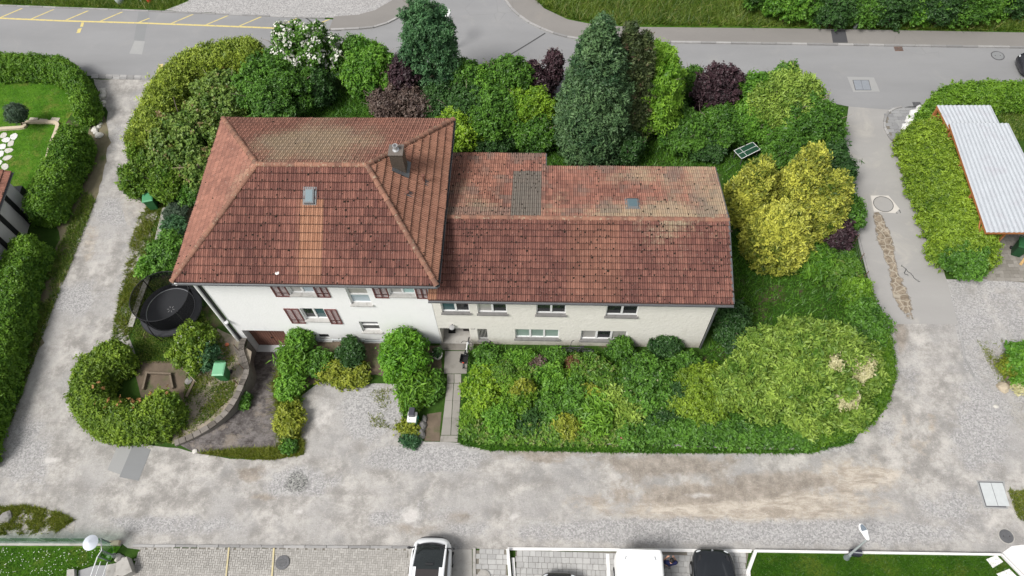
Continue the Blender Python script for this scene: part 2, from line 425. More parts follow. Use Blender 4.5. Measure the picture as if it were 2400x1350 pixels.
M_lawn2 = lawn_mat('trimmed_lawn', (0.030, 0.095, 0.006), (0.070, 0.165, 0.010), (0.16, 0.20, 0.03), 0.7)
M_meadow = lawn_mat('meadow', (0.05, 0.12, 0.012), (0.11, 0.21, 0.025), (0.20, 0.20, 0.05), 0.5)
def asphalt_mat(name, col, patch=0.5):
    m = bpy.data.materials.new(name); t = NT(m)
    c = t.mix(t.noise(0.16, 6, 0.6, vec=t.scaled(0.6, 2.2, 1)), tuple(x*.74 for x in col), tuple(x*1.2 for x in col))
    c = t.mix(t.m('MULTIPLY', t.step(t.noise(0.5, 7, 0.7, dist=0.6), 0.50, 0.75), patch), c, tuple(x*1.28 for x in (col[0]*1.03, col[1], col[2]*.93)))
    c = t.mix(t.m('MULTIPLY', t.noise(38, 2, 0.8), 0.35), c, tuple(x*.55 for x in col))
    cr = t.voro(0.55, 'DISTANCE_TO_EDGE', vec=None)
    c = t.mix(t.m('MULTIPLY', t.m('SUBTRACT', 1.0, t.step(cr, 0.0, 0.014)), t.m('MULTIPLY', t.step(t.noise(0.12, 3), 0.60, 0.68), 0.28)), c, tuple(x*.35 for x in col))
    t.bsdf(c, 0.9, t.bump(t.noise(60, 2, 0.8), 0.3, 0.01), spec=0.2); return m
M_asph = asphalt_mat('street_asphalt', (0.265, 0.265, 0.268), 0.25)
M_pave = asphalt_mat('pavement_asphalt', (0.235, 0.222, 0.208), 0.3)
M_lane = asphalt_mat('lane_asphalt', (0.33, 0.32, 0.307), 0.75)
M_patch = asphalt_mat('patched_asphalt', (0.235, 0.24, 0.243), 0.2)
M_patch2 = asphalt_mat('pale_patched_asphalt', (0.33, 0.33, 0.325), 0.3)
M_darkp = asphalt_mat('dark_patched_asphalt', (0.075, 0.075, 0.08), 0.2)
def track_mat():
    m = bpy.data.materials.new('gravel_track'); t = NT(m)
    ch = t.attr('tracks', 'Color'); r, g, b = t.sep(ch)[:3]; pale = t.attr('tracks', 'Alpha'); dk = t.attr('dark')
    n1 = t.noise(0.9, 7, 0.72); n2 = t.noise(2.6, 6, 0.7); big = t.noise(0.22, 6, 0.65)
    fine = t.noise(26, 4, 0.85); peb = t.voro(16, out='Color'); pebv = t.sep(peb)[0]
    base = t.mix(t.step(n1, 0.36, 0.66), (0.255, 0.242, 0.226), (0.495, 0.470, 0.438))
    base = t.mix(t.m('MULTIPLY', t.step(big, 0.46, 0.60), 0.7), base, (0.335, 0.325, 0.315))
    base = t.mix(t.m('MULTIPLY', t.step(t.noise(0.55, 7, .7), 0.52, 0.66), 0.55), base, (0.255, 0.25, 0.245))
    base = t.mix(t.m('MULTIPLY', t.step(n2, 0.58, 0.72), 0.40), base, (0.27, 0.25, 0.225))
    grav = t.mix(pebv, (0.17, 0.168, 0.172), (0.50, 0.488, 0.478))
    grav = t.mix(0.35, grav, t.mix(t.noise(0.8, 4), (0.28, 0.27, 0.265), (0.42, 0.41, 0.40)))
    def mask(x, lo=0.42, hi=0.72): return t.step(t.m('ADD', x, t.m('MULTIPLY', t.m('SUBTRACT', t.noise(1.3, 7, 0.7), 0.5), 0.95)), lo, hi)
    sand = t.mix(t.step(t.noise(1.6, 7, 0.72, vec=t.scaled(.55, 1.6, 1), dist=.5), 0.34, 0.66), (0.30, 0.258, 0.212), (0.53, 0.475, 0.405))
    brown = t.mix(t.step(t.noise(2.2, 7, 0.7), 0.35, 0.7), (0.21, 0.182, 0.152), (0.37, 0.325, 0.278))
    c = t.mix(mask(g), base, sand); c = t.mix(t.m('MULTIPLY', mask(b), 0.9), c, brown)
    c = t.mix(t.m('MULTIPLY', mask(r), 0.92), c, grav)
    c = t.mix(t.m('MULTIPLY', mask(dk, 0.45, 0.85), 0.8), c, t.mix(pebv, (0.05, 0.052, 0.05), (0.30, 0.30, 0.28)))
    c = t.mix(t.m('MULTIPLY', mask(pale, 0.45, 0.85), .8), c, t.mix(n2, (0.50, 0.475, 0.45), (0.64, 0.615, 0.59)))
    c = t.mix(t.m('MULTIPLY', t.step(fine, 0.50, 0.72), 0.55), c, t.mix(0.5, c, (0.12, 0.11, 0.10)))
    c = t.mix(t.m('MULTIPLY', t.step(t.noise(19, 3, 0.8), 0.60, 0.70), 0.5), c, (0.66, 0.64, 0.62))
    c = t.mix(t.m('MULTIPLY', t.step(t.noise(7.5, 5, .8), .52, .68), .38), c, (0.17, 0.16, 0.15))
    c = t.mix(t.m('MULTIPLY', t.step(t.noise(10, 4, .8, vec=t.scaled(1, 1.1, 1)), .58, .70), .45), c, (0.64, 0.615, 0.59))
    t.bsdf(c, 0.95, t.bump(t.m('ADD', fine, t.m('MULTIPLY', n2, 1.2)), 0.7, 0.04), spec=0.1); return m
M_track = track_mat()
def ramp_mat():
    m = bpy.data.materials.new('ramp_asphalt'); t = NT(m)
    c = t.mix(t.step(t.noise(1.6, 7, .75), .36, .66), (0.075, 0.066, 0.064), (0.20, 0.182, 0.175))
    c = t.mix(t.m('MULTIPLY', t.step(t.noise(3.5, 7, .8, vec=t.scaled(.7, 1.6, 1)), .50, .66), .8), c, (0.045, 0.036, 0.03))
    c = t.mix(t.m('MULTIPLY', t.step(t.noise(0.7, 6, .7), .50, .62), .75), c, t.mix(t.noise(5, 5), (0.16, 0.13, 0.10), (0.34, 0.30, 0.26)))
    c = t.mix(t.m('MULTIPLY', t.step(t.noise(0.55, 5, .7, vec=t.scaled(1, 1, 1.3)), .56, .66), .7), c, (0.06, 0.05, 0.03))
    c = t.mix(t.m('MULTIPLY', t.step(t.noise(9, 4, .8), .60, .72), .6), c, (0.36, 0.33, 0.30))
    t.bsdf(c, .95, t.bump(t.noise(7, 6, .8), .8, .05), spec=.1); return m
M_ramp = ramp_mat()
M_yellow = mat_plain('yellow_paint', (0.56, 0.46, 0.18), 0.8, 0.2, 8, dirt=((0.27, 0.26, 0.23), 5, 0.9))
M_yfade = mat_plain('faded_yellow_paint', (0.50, 0.43, 0.25), 0.85, 0.2, 8, dirt=((0.38, 0.36, 0.33), 4, 0.9))
M_conc = mat_plain('concrete', (0.36, 0.345, 0.32), 0.9, 0.2, 2.0, 0.3, 50, dirt=((0.17, 0.16, 0.14), 2.5, 0.6))
M_concd = mat_plain('weathered_concrete', (0.20, 0.185, 0.165), 0.9, 0.3, 2.0, 0.4, 40, dirt=((0.07, 0.07, 0.05), 2.0, 0.7))
M_white = mat_plain('white_concrete', (0.70, 0.69, 0.67), 0.8, 0.08, 3, 0.15, 50, dirt=((0.42, 0.40, 0.37), 3, 0.4))
M_kerb = mat_rand('kerb_granite', (0.24, 0.235, 0.23), (0.42, 0.41, 0.40), speck=((0.1, 0.1, 0.1), 40, 0.4))
M_paver = mat_rand('paving_concrete', (0.33, 0.315, 0.29), (0.44, 0.42, 0.39), 0.9, 2.0, speck=((0.2, 0.19, 0.17), 5, 0.5))
M_paver2 = mat_rand('grey_paving_concrete', (0.36, 0.355, 0.345), (0.46, 0.455, 0.44), 0.9, 2.0, speck=((0.24, 0.23, 0.22), 4, 0.4))
M_joint = mat_plain('joint_sand', (0.17, 0.155, 0.13), 0.95, 0.3, 12)
M_iron = mat_plain('cast_iron', (0.13, 0.13, 0.135), 0.6, 0.3, 8, 0.2, 30, 0.4)
M_dirt = mat_plain('bare_soil', (0.13, 0.10, 0.072), 0.95, 0.45, 2.5, 0.6, 25, dirt=((0.05, 0.085, 0.02), 1.2, 0.8))
M_dirt2 = mat_plain('dry_verge_soil', (0.27, 0.23, 0.18), 0.95, 0.35, 3.0, 0.6, 25, dirt=((0.10, 0.14, 0.03), 1.3, 0.9))
M_crack = mat_plain('crack_tar', (0.06, 0.06, 0.06), 0.8)
M_bark = mat_plain('bark', (0.12, 0.085, 0.06), 0.95, 0.4, 6, 0.5, 30)
M_twig = mat_plain('grey_twig', (0.24, 0.20, 0.16), 0.95, 0.3, 6)

# ------------------------------------------------------------------ the ground
RAMP_L = [(0.28, 0.02), (0.27, -0.7)]+[tuple(G(u+5, v, .1)[:2]) for u, v in ((580, 866), (568, 903), (545, 950), (508, 990), (455, 1022), (412, 1040))]
RAMP_R = [(2.56, 0.02), (2.58, -1.2), (2.62, -2.6), (2.75, -4.0), (2.9, -5.6)]
RAMP = RAMP_L+[tuple(G(u, v)[:2]) for u, v in ((462, 1064), (560, 1072), (650, 1072))]+RAMP_R[::-1]
RAMP = [Vector(p) for p in RAMP]
def ramp_z(x, y): 
    t = min(1, max(0, (-y-0.5)/5.2)); return -1.5*(1-t)**1.15+0.0
RAMP_IN = [Vector((x, y)) for x, y in RAMP]
HOLE = RAMP_IN[:-1]+[Vector((2.56, .64)), Vector((.28, .64))] if False else [Vector((.28, .64))]+RAMP_IN+[Vector((2.56, .64))]
BIG = [(-420, -300), (460, -300), (460, 520), (-420, 520)]
(sheet('ground', BIG, 0.0, M_ground, hole=HOLE, label='soil and rough grass under the gardens'))
o = sheet('garage_ramp', [(x+(-.06 if i < 9 else .06 if i > 11 else 0), y) for i, (x, y) in enumerate(HOLE)], 0, M_ramp, 0.35, zfn=lambda x, y: min(ramp_z(x, y), 0.003) - (0.001 if y > -6 else 0), label='sunken mossy asphalt ramp leading down to the wooden garage door')

track_px = [(218, 186), (368, 184), (338, 262), (302, 385), (286, 470), (325, 500), (345, 530), (330, 640), (296, 770), (318, 830), (255, 860), (185, 920), (245, 1010), (325, 1040), (418, 1046),
            (462, 1062), (590, 1078), (690, 1066), (704, 930), (760, 890), (800, 905), (930, 900), (945, 1010), (1000, 1037), (1078, 1037), (1150, 1052), (1560, 1058), (1900, 1058), (2000, 1030), (2068, 970), (2086, 900), (2062, 757),
            (2244, 757), (2270, 860), (2330, 920), (2420, 965), (2600, 1010), (2700, 1350), (2352, 1330), (2336, 1299), (1760, 1293), (1195, 1290), (960, 1288), (330, 1286), (300, 1284), (285, 1276), (150, 1272), (0, 1271), (-300, 1270), (-300, 1120), (-20, 1080), (4, 1040), (20, 980), (70, 850), (112, 735), (150, 620), (216, 470), (244, 330), (250, 262)]
BLOBS = {  # (u, v, half width, half height, weight) by channel: crushed gravel, sandy, brown, pale patch, dark
 'r': [(870, 965, 85, 85, 1), (1000, 1075, 170, 38, 1), (700, 1130, 120, 45, .9), (1550, 1245, 420, 40, .95), (1950, 1250, 420, 42, .9), (2300, 1000, 110, 170, .75), (60, 1060, 90, 140, .75), (895, 1215, 45, 25, .9),
       (2230, 1190, 150, 60, .7), (400, 1230, 230, 32, .8), (2130, 870, 60, 110, .6), (170, 700, 90, 60, .8), (262, 500, 55, 60, .75), (200, 380, 40, 60, .6), (1000, 1200, 150, 50, .55), (280, 320, 40, 60, .6), (560, 1200, 90, 40, .5), (1850, 1050, 260, 22, .8), (600, 1105, 60, 28, .5), (2080, 1000, 40, 90, .6), (1650, 1235, 300, 30, .6), (1080, 1240, 120, 30, .7)],
 'g': [(1750, 1185, 420, 70, .85), (2000, 1120, 170, 60, .75), (1400, 1180, 110, 50, .6), (2150, 1060, 80, 70, .5), (210, 560, 35, 90, .6), (1650, 1215, 300, 30, .8), (1900, 1200, 300, 35, .7)],
 'b': [(1560, 1090, 200, 34, .9), (1820, 1130, 180, 34, .9), (1700, 1150, 260, 24, .8), (1460, 1170, 70, 28, .7), (590, 1112, 40, 22, 1), (1650, 1165, 240, 20, .85), (620, 1165, 40, 15, .8), (990, 1240, 120, 22, .7), (2090, 1215, 60, 30, .5), (2320, 1090, 60, 20, .6), (40, 1140, 60, 30, .5), (1080, 1215, 60, 26, .7), (1330, 1062, 260, 14, .7), (2110, 790, 24, 60, .8)],
 'a': [(965, 1208, 26, 26, 1), (1206, 1210, 17, 15, 1.1), (119, 1077, 18, 10, 1.2), (181, 827, 17, 11, 1.2), (699, 1203, 14, 10, 1), (1640, 1163, 60, 12, .8), (760, 970, 40, 60, .75), (640, 1215, 40, 18, .7), (735, 1130, 12, 14, 1), (1220, 1100, 160, 25, .45), (160, 1000, 120, 90, .42), (105, 800, 25, 40, .65), (1330, 1190, 60, 12, .6), (560, 1140, 180, 50, .40), (980, 1235, 14, 8, 1)],
 'd': [(697, 1130, 36, 28, 1.15), (600, 1120, 30, 20, .5), (640, 1150, 80, 26, .45), (880, 1030, 60, 16, .4), (910, 1150, 60, 16, .35)]}
for off, wt in ((0, .75), (34, .55), (64, .7), (100, .5)):           # wheel tracks swinging round the lower right bend
    for t_ in np.linspace(0, 1, 40):
        a_ = -PI/2+t_*PI*.52; BLOBS['g'].append((1890+(200+off)*math.cos(a_)*1.0+30, 985-(110+off*.9)*math.sin(a_)*1.0, 13, 9, wt*(.6+.4*t_)))
for off in (0, 34):
    for t_ in np.linspace(0, 1, 40): BLOBS['a'].append((140+t_*560, 1150+off+8*math.sin(t_*5), 18, 6, .42))
    for t_ in np.linspace(0, 1, 30): BLOBS['a'].append((240-150*t_+off*1.6, 420+430*t_, 10, 16, .42))
BLOBS['r'] += [(1120+90*i, 1068+5*math.sin(i), 60, 12, .6) for i in range(9)]+[(260-20*i, 560+45*i, 12, 40, .5) for i in range(8)]
BLOBS['b'] += [(1480, 1130, 90, 26, .6), (1950, 1180, 120, 18, .6), (880, 1240, 60, 14, .5), (760, 1110, 40, 14, .5), (350, 1200, 60, 12, .4), (2060, 1045, 40, 12, .5)]
BLOBS['b'] += [(1180+105*i, 1072+6*math.sin(i*2), 70, 11, .62+.2*math.sin(i*1.7)) for i in range(8)]+[(330-4*i, 1055+2*i, 60, 10, .45) for i in range(3)]+[(640, 1090, 90, 10, .5), (1450, 1205, 120, 14, .5), (2100, 940, 18, 60, .5), (2080, 1000, 30, 26, .5)]
BLOBS['d'] += [(620, 1175, 60, 10, .5), (760, 1150, 30, 14, .5), (1010, 1085, 80, 12, .4), (2290, 960, 50, 60, .3)]
def track_attr(V):
    u, v = to_px(V); out = {}
    def f(L):
        s = np.zeros(len(V))
        for a, b, ra, rb, wt in L: s = np.maximum(s, wt*np.exp(-(((u-a)/ra)**2+((v-b)/rb)**2)*0.8))
        return s
    return {'tracks': np.column_stack([f(BLOBS['r']), f(BLOBS['g']), f(BLOBS['b']), f(BLOBS['a'])]), 'dark': f(BLOBS['d'])}
sheet('gravel_track', GP(track_px), 0.004, M_track, 0.3, amp=0.16, attr_fn=track_attr, label='unpaved gravel track round the house')
LANE = GP([(2064, 760), (2046, 690), (2005, 545), (1984, 440), (1976, 330), (1992, 232), (2142, 244), (2082, 268), (2092, 335), (2130, 425), (2200, 590), (2246, 760)])
sheet('lane', LANE, 0.008, M_lane, 1.0, amp=0.05, label='pale asphalt side lane running down from the street on the right')
ST = GP([(-1500, -20), (-300, 2), (0, 14), (320, 26), (600, 38), (780, 46), (772, 70), (860, 67), (900, 58), (940, 38), (972, 12), (985, -10), (1000, -120), (1165, -120), (1178, -8), (1196, 20), (1240, 55), (1310, 84), (1380, 96), (1450, 99), (1800, 104), (2400, 113), (2800, 119), (3600, 130),
         (3600, 250), (2800, 232), (2420, 214), (2190, 250), (2142, 262), (1990, 250), (1900, 232), (1300, 230), (700, 170), (365, 183), (215, 178), (-300, 165), (-1500, 130)])
sheet('street', ST, 0.006 if False else 0.012, M_asph, 2.0, label='grey asphalt street along the far side of the gardens')
def raised(name, pts, h, mat, label):
    mb = MB(); mb.prism(pts, -0.05, h); return struct(mb.build(name, mat), label)
PAVL = GP([(772, 71), (860, 68), (901, 59), (941, 39), (974, 12), (987, -10), (1002, -120), (930, -120), (935, -12), (918, 4), (880, 26), (840, 37), (784, 41)])
raised('pavement', PAVL, 0.10, M_pave, 'asphalt pavement curving round the corner beside the gravel yard')
PAVR = GP([(1166, -120), (1180, -8), (1198, 20), (1242, 55), (1312, 83), (1382, 95), (1450, 98), (1800, 103), (2400, 112), (2800, 118), (3600, 129), (3600, 92), (2800, 86), (2400, 79), (1900, 70), (1500, 66), (1400, 62), (1330, 48), (1275, 22), (1245, -10), (1235, -120)])
raised('pavement', PAVR, 0.10, M_pave, 'asphalt pavement along the far side of the street, below the meadow')
sheet('meadow', GP([(1236, -120), (1246, -10), (1276, 21), (1331, 46), (1401, 60), (1500, 64), (1900, 68), (2400, 77), (2800, 84), (3600, 90), (3600, -300), (1236, -300)]), 0.016, M_meadow, 1.5, label='uncut meadow on the bank above the far pavement')
sheet('meadow', GP([(-1500, -40), (-300, -2), (0, 12), (250, 21), (385, 25), (440, 4), (470, -30), (470, -300), (-1500, -300)]), 0.016, M_meadow, 1.5, amp=0.1, label='grass strip beyond the hatched footway')
yard = GP([(385, 25), (600, 36), (784, 43), (840, 38), (880, 27), (918, 5), (935, -12), (940, -300), (470, -300), (470, -30), (440, 4)])
def yard_attr(V):
    u, v = to_px(V); s = np.clip(1-np.hypot((u-850)/110, (v-5)/18), 0, 1)
    return {'tracks': np.column_stack([np.full(len(V), .9), np.zeros(len(V)), s, np.zeros(len(V))]), 'dark': np.full(len(V), .25)}
sheet('gravel_yard', yard, 0.02, M_track, 0.6, amp=0.1, attr_fn=yard_attr, label='grey gravel yard beyond the hatched footway')

# ------------------------------------------------------------------ kerbs and edging, stone by stone
def stone_mesh(L, W, H, k):
    me = MB(); r = random.Random(k)
    me.box(-L/2+.008, L/2-.008, -W/2, W/2, -0.1, H)
    m_ = me.mesh('kerb_stone', M_kerb)
    bm = bmesh.new(); bm.from_mesh(m_); bmesh.ops.bevel(bm, geom=bm.edges, offset=0.012, segments=1, affect='EDGES'); bm.to_mesh(m_); bm.free(); return m_
def stone_row(name, pts, L, W, H, z, label, mat=None, piece='kerb_stone'):
    root = thing(name, label, None); root['kind'] = 'structure'; del_ = root
    me = stone_mesh(L, W, H, 1)
    if mat: me.materials.clear(); me.materials.append(mat)
    P = [Vector((p[0], p[1], 0)) for p in pts]; acc = 0; cur = P[0]; i = 1; n = 0
    while i < len(P):
        d = P[i]-cur
        if d.length < L:
            # step over the corner
            rem = L-d.length; j = i
            while j+1 < len(P) and (P[j+1]-P[j]).length < rem: rem -= (P[j+1]-P[j]).length; j += 1
            if j+1 >= len(P): break
            nxt = P[j]+(P[j+1]-P[j]).normalized()*rem; i = j+1
        else: nxt = cur+d.normalized()*L
        c = (cur+nxt)/2; dd = nxt-cur
        o = add(piece, me, root); o.location = (c.x, c.y, z+RD.uniform(-.006, .006)); o.rotation_euler = (0, 0, math.atan2(dd.y, dd.x)+RD.uniform(-.012, .012))
        cur = nxt; n += 1
    return root
kl = catmull(GP([(600, 39), (776, 71), (860, 67), (901, 58), (941, 38), (974, 11), (990, -20)])[1:], 6)
stone_row('kerb', kl, 1.0, 0.15, 0.12, 0.0, 'granite kerb round the left street corner')
kr = catmull(GP([(1176, -20), (1181, -8), (1198, 20), (1242, 55), (1312, 83.5), (1382, 95.5), (1450, 98.5), (1800, 103.5), (2400, 112.5), (2560, 115)]), 6)
stone_row('kerb', kr, 1.0, 0.15, 0.12, 0.0, 'granite kerb of the far pavement')
stone_row('edging', GP([(-200, 5), (0, 13), (320, 25), (600, 37), (784, 44)]), 1.0, 0.12, 0.06, 0.0, 'thin stone edging behind the hatched footway')
g1 = GP([(214, 176), (366, 181)]); g2 = GP([(214, 181), (366, 186)])
stone_row('gutter', g1, 0.5, 0.22, 0.03, 0.0, 'double row of granite setts across the mouth of the left track, street side')
stone_row('gutter', g2, 0.5, 0.22, 0.03, 0.0, 'double row of granite setts across the mouth of the left track, track side')
stone_row('edging', GP([(2246, 760), (2262, 850), (2296, 905), (2336, 940)]), 1.0, 0.10, 0.05, 0.0, 'concrete edging of the right lane by the gravel forecourt')
stone_row('edging', GP([(312, 1279), (640, 1281), (960, 1283), (1108, 1284)]), 1.0, 0.12, 0.05, 0.0, 'pale concrete edging above the herringbone parking bays')
stone_row('edging', GP([(388, 488), (352, 640), (322, 720), (300, 790)])[0:4], 0.8, 0.30, 0.10, 0.0, 'row of concrete kerb slabs along the garden left of the larger house', M_conc, 'edging_slab')
# ------------------------------------------------------------------ painted marks, patches, covers
def mark(px, z=0.016, mat=None, name='road_marking', label=None):
    mb = MB(); mb.poly([(p.x, p.y, z) for p in GP(px)]); o = mb.build(name, mat or M_yellow); return struct(o, label)
base = [(0, 43), (140, 49), (320, 54), (480, 60), (640, 66), (754, 70)]
for (a, b), (c, d) in zip(base, base[1:]): mark([(a, b-1.6), (c, d-1.6), (c, d+1.6), (a, b+1.6)], 0.016)
mark([(-400, 27), (0, 41.4), (0, 44.6), (-400, 30)], 0.016)
for x0 in (-70, 0, 74, 155, 235, 324, 400, 482, 560, 645, 720):
    y0 = 43+x0*0.0355; L = 1.0 if x0 not in (324,) else .5
    x1, y1 = x0+52*L, y0-23*L
    mark([(x0-2.5, y0-1), (x0+2.5, y0-1), (x1+2.5, y1), (x1-2.5, y1)], 0.0165)
mark([(191, 53), (197, 53), (195, 63), (188, 63)], 0.016); mark([(183, 68), (192, 66), (188, 77), (179, 78)], 0.016)
mark([(374, 151), (383, 150), (374, 178), (364, 179)], 0.016)
mark([(536, 1284), (539.5, 1284), (528, 1400), (524, 1400)], 0.075, M_yfade); mark([(641, 1285), (645, 1285), (637, 1400), (633, 1400)], 0.075, M_yfade)
mark([(1946, 73), (1980, 74), (1986, 103), (1951, 103)], 0.104, M_darkp, 'asphalt_patch', 'dark rectangle of newer asphalt across the far pavement')
mark([(325, 28), (350, 29), (338, 96), (314, 94)], 0.0155, M_patch, 'asphalt_patch', 'narrow trench patch across the street by the left track')
mark([(316, 96), (340, 97), (333, 128), (303, 126)], 0.0155, M_patch2, 'asphalt_patch', 'paler continuation of the trench patch')
mark([(279, 1036), (312, 1047), (282, 1112), (252, 1102)], 0.0125, M_patch2, 'asphalt_patch', 'pale grey asphalt strip beside the clipped hedge')
mark([(313, 1040), (354, 1054), (325, 1127), (280, 1118)], 0.013, M_patch, 'asphalt_patch', 'darker grey asphalt rectangle beside the clipped hedge')
lp = wobble(GP([(2010, 240), (2070, 262), (2090, 330), (2060, 330), (1990, 300), (1992, 240)]), 0.1)
for pts, wd, lab in (([(1140, 160), (1180, 138), (1230, 108), (1278, 78)], .10, 'long tar-sealed crack over the junction'), ([(706, 36), (728, 50), (738, 62), (760, 74), (800, 92)], .09, 'branching crack in the hatched footway'),
                     ([(752, 71), (800, 72)], .10, 'sealed joint beside the hatched footway'), ([(385, 560+600), (380, 1160)], .02, None)):
    if lab: strip('crack', catmull(GP(pts), 5), wd, 0.0175, M_crack, lab)
for k, pts in enumerate(([(2112, 620), (2122, 632), (2134, 640), (2142, 652), (2156, 662)], [(2122, 632), (2118, 640), (2128, 648)], [(2090, 478), (2100, 486), (2112, 498)], [(2086, 494), (2104, 500)])):
    q = catmull(GP(pts), 4); q = [p+Vector((RD.uniform(-.06, .06), RD.uniform(-.06, .06), 0)) for p in q]
    strip('crack', q, .045, 0.0125, M_crack, 'thin branching crack in the right lane')
def worn_mat():
    m = bpy.data.materials.new('worn_brown_surface'); t = NT(m)
    c = t.mix(t.step(t.noise(3, 6, .7), .35, .65), (0.15, 0.12, 0.09), (0.30, 0.25, 0.19))
    e = t.voro(2.6, 'DISTANCE_TO_EDGE'); c = t.mix(t.m('MULTIPLY', t.m('SUBTRACT', 1.0, t.step(e, .0, .10)), .7), c, (0.42, 0.38, 0.31))
    f = t.step(t.m('ADD', t.attr('worn'), t.m('MULTIPLY', t.m('SUBTRACT', t.noise(1.7, 7, .75), .5), 1.3)), .28, .52)
    d = t.n('ShaderNodeBsdfDiffuse'); t.put(d.inputs[0], c); tp = t.n('ShaderNodeBsdfTransparent'); mx = t.n('ShaderNodeMixShader'); t.put(mx.inputs[0], f)
    t.t.links.new(tp.outputs[0], mx.inputs[1]); t.t.links.new(d.outputs[0], mx.inputs[2]); t.t.links.new(mx.outputs[0], t.out.inputs[0]); return m
WL = np.array([(2052, 495), (2062, 520), (2074, 560), (2084, 600), (2096, 640), (2110, 690), (2126, 730), (2140, 756)], float)
def worn_attr(V):
    u, v = to_px(V); cx = np.interp(v, WL[:, 1], WL[:, 0]); return {'worn': np.clip(1-np.abs(u-cx)/(22+6*np.sin(v/21)), 0, 1)*np.clip((756-v)/60+.35, 0, 1)*np.clip((v-492)/12, 0, 1)}
sheet('worn_strip', GP([(u-30, v) for u, v in WL]+[(u+30, v) for u, v in WL[::-1]]), 0.0122, worn_mat(), 0.25, attr_fn=worn_attr, label='brown worn strip where the lane surface has broken away')
def cover(u, v, r, mat, ring, label, z=0.02, holes=0, name='manhole_cover'):
    p = G(u, v); t = thing(name, label, 'manhole cover', (p.x, p.y, z))
    MB().lathe([(r*1.16, -.015), (r*1.16, .004), (r*1.02, .004), (r*1.02, -.015)], n=28, cap=False).build('frame', ring, t)
    mb = MB(); mb.lathe([(r, -.015), (r, .003), (r*.9, .003), (r*.88, -.001), (r*.8, -.001), (r*.78, .003), (0.01, .003)], n=28).build('lid', mat, t)
    mb = MB()
    if holes:
        for i in range(-3, 4):
            for j in range(-3, 4):
                x, y = (i+.5*(j % 2))*r*.23, j*r*.23
                if math.hypot(x, y) < r*.75: mb.lathe([(r*.075, .004), (r*.075, .0055)], (x, y, 0), 6)
    else:
        for x in (-.45, .45): mb.lathe([(r*.1, .004), (r*.1, .0055)], (x*r, 0, 0), 8)
    mb.build('lifting_hole', M_crack, t); return t
cover(663, 1319, 0.27, M_iron, M_iron, 'round cast iron drain cover in the herringbone parking bay', 0.08, 1)
cover(2338, 131, 0.36, M_patch, M_iron, 'round street manhole cover near the far right kerb', 0.03)
cover(2358, 1257, 0.30, M_iron, M_conc, 'round manhole cover by the white path at lower right', 0.03)
cover(1134, 1352, 0.25, M_conc, M_conc, 'pale round cover in the stone patch beside the white car', 0.08)
t = thing('inspection_slab', 'pale concrete slab with a round lid in the right lane', 'manhole cover', (*G(2070, 479)[:2], 0.012))
b = G(2070, 479); q = [(p.x-b.x, p.y-b.y) for p in GP([(2040, 459), (2082, 459), (2108, 490), (2098, 500), (2048, 496)])]
MB().prism(q, -.01, .015).build('slab', mat_plain('pale_slab', (0.52, 0.49, 0.45), 0.9, 0.1, 3), t)
MB().lathe([(.52, .012), (.52, .019), (.47, .019), (.46, .016), (.01, .016)], n=28).build('lid', M_lane, t)
MB().lathe([(.565, .0155), (.565, .0175), (.525, .0175), (.525, .0155)], n=28, cap=False).build('joint', M_crack, t)
def dcover(px, px_frame, label, mat):
    b = sum((G(*p) for p in px), Vector())/4; t = thing('inspection_cover', label, 'manhole cover', (b.x, b.y, 0.013))
    loc = lambda L: [(p.x-b.x, p.y-b.y) for p in GP(L)]
    MB().prism(loc(px_frame), -.01, .006).build('surround', M_patch2, t)
    f = loc(px); a = lambda s, e: [(f[0][0]+(f[1][0]-f[0][0])*x+(f[3][0]-f[0][0])*y, f[0][1]+(f[1][1]-f[0][1])*x+(f[3][1]-f[0][1])*y) for x, y in ((s, .04), (e, .04), (e, .96), (s, .96))]
    MB().prism(f, -.01, .010).build('frame', M_iron, t)
    for s, e in ((.04, .49), (.51, .96)): MB().prism(a(s, e), 0, .016).build('lid', mat, t)
dcover([(1998, 188), (2036, 188), (2042, 212), (2004, 212)], [(1985, 180), (2048, 182), (2062, 215), (2000, 216)], 'double metal inspection cover in the street near the lane mouth', mat_plain('steel_lid', (.30, .32, .35), .5, .15, 5, metal=.3))
dcover([(2292, 1129), (2350, 1130), (2358, 1190), (2310, 1188)], [(2288, 1126), (2354, 1127), (2362, 1193), (2306, 1191)], 'pale double inspection cover in the gravel at lower right', mat_plain('galvanised_lid', (.46, .48, .48), .6, .12, 5))
def grate(u, v, wx, wy, label, mat):
    p = G(u, v); t = thing('drain_grate', label, 'drain grate', (p.x, p.y, 0.014)); 
    MB().box(-wx/2, wx/2, -wy/2, wy/2, -.02, .004).build('frame', mat, t); mb = MB()
    for i in range(6): x = -wx/2+wx*(i+.5)/6; mb.box(x-.02, x+.02, -wy*.4, wy*.4, .004, .014)
    mb.build('bar', M_iron, t)
grate(2106, 115, .55, .40, 'rusty gutter grate at the foot of the far kerb', mat_plain('rusty_iron', (.16, .09, .06), .8, .3, 6))
grate(2149, 245, .50, .40, 'gutter grate beside the paved lane corner', M_iron)
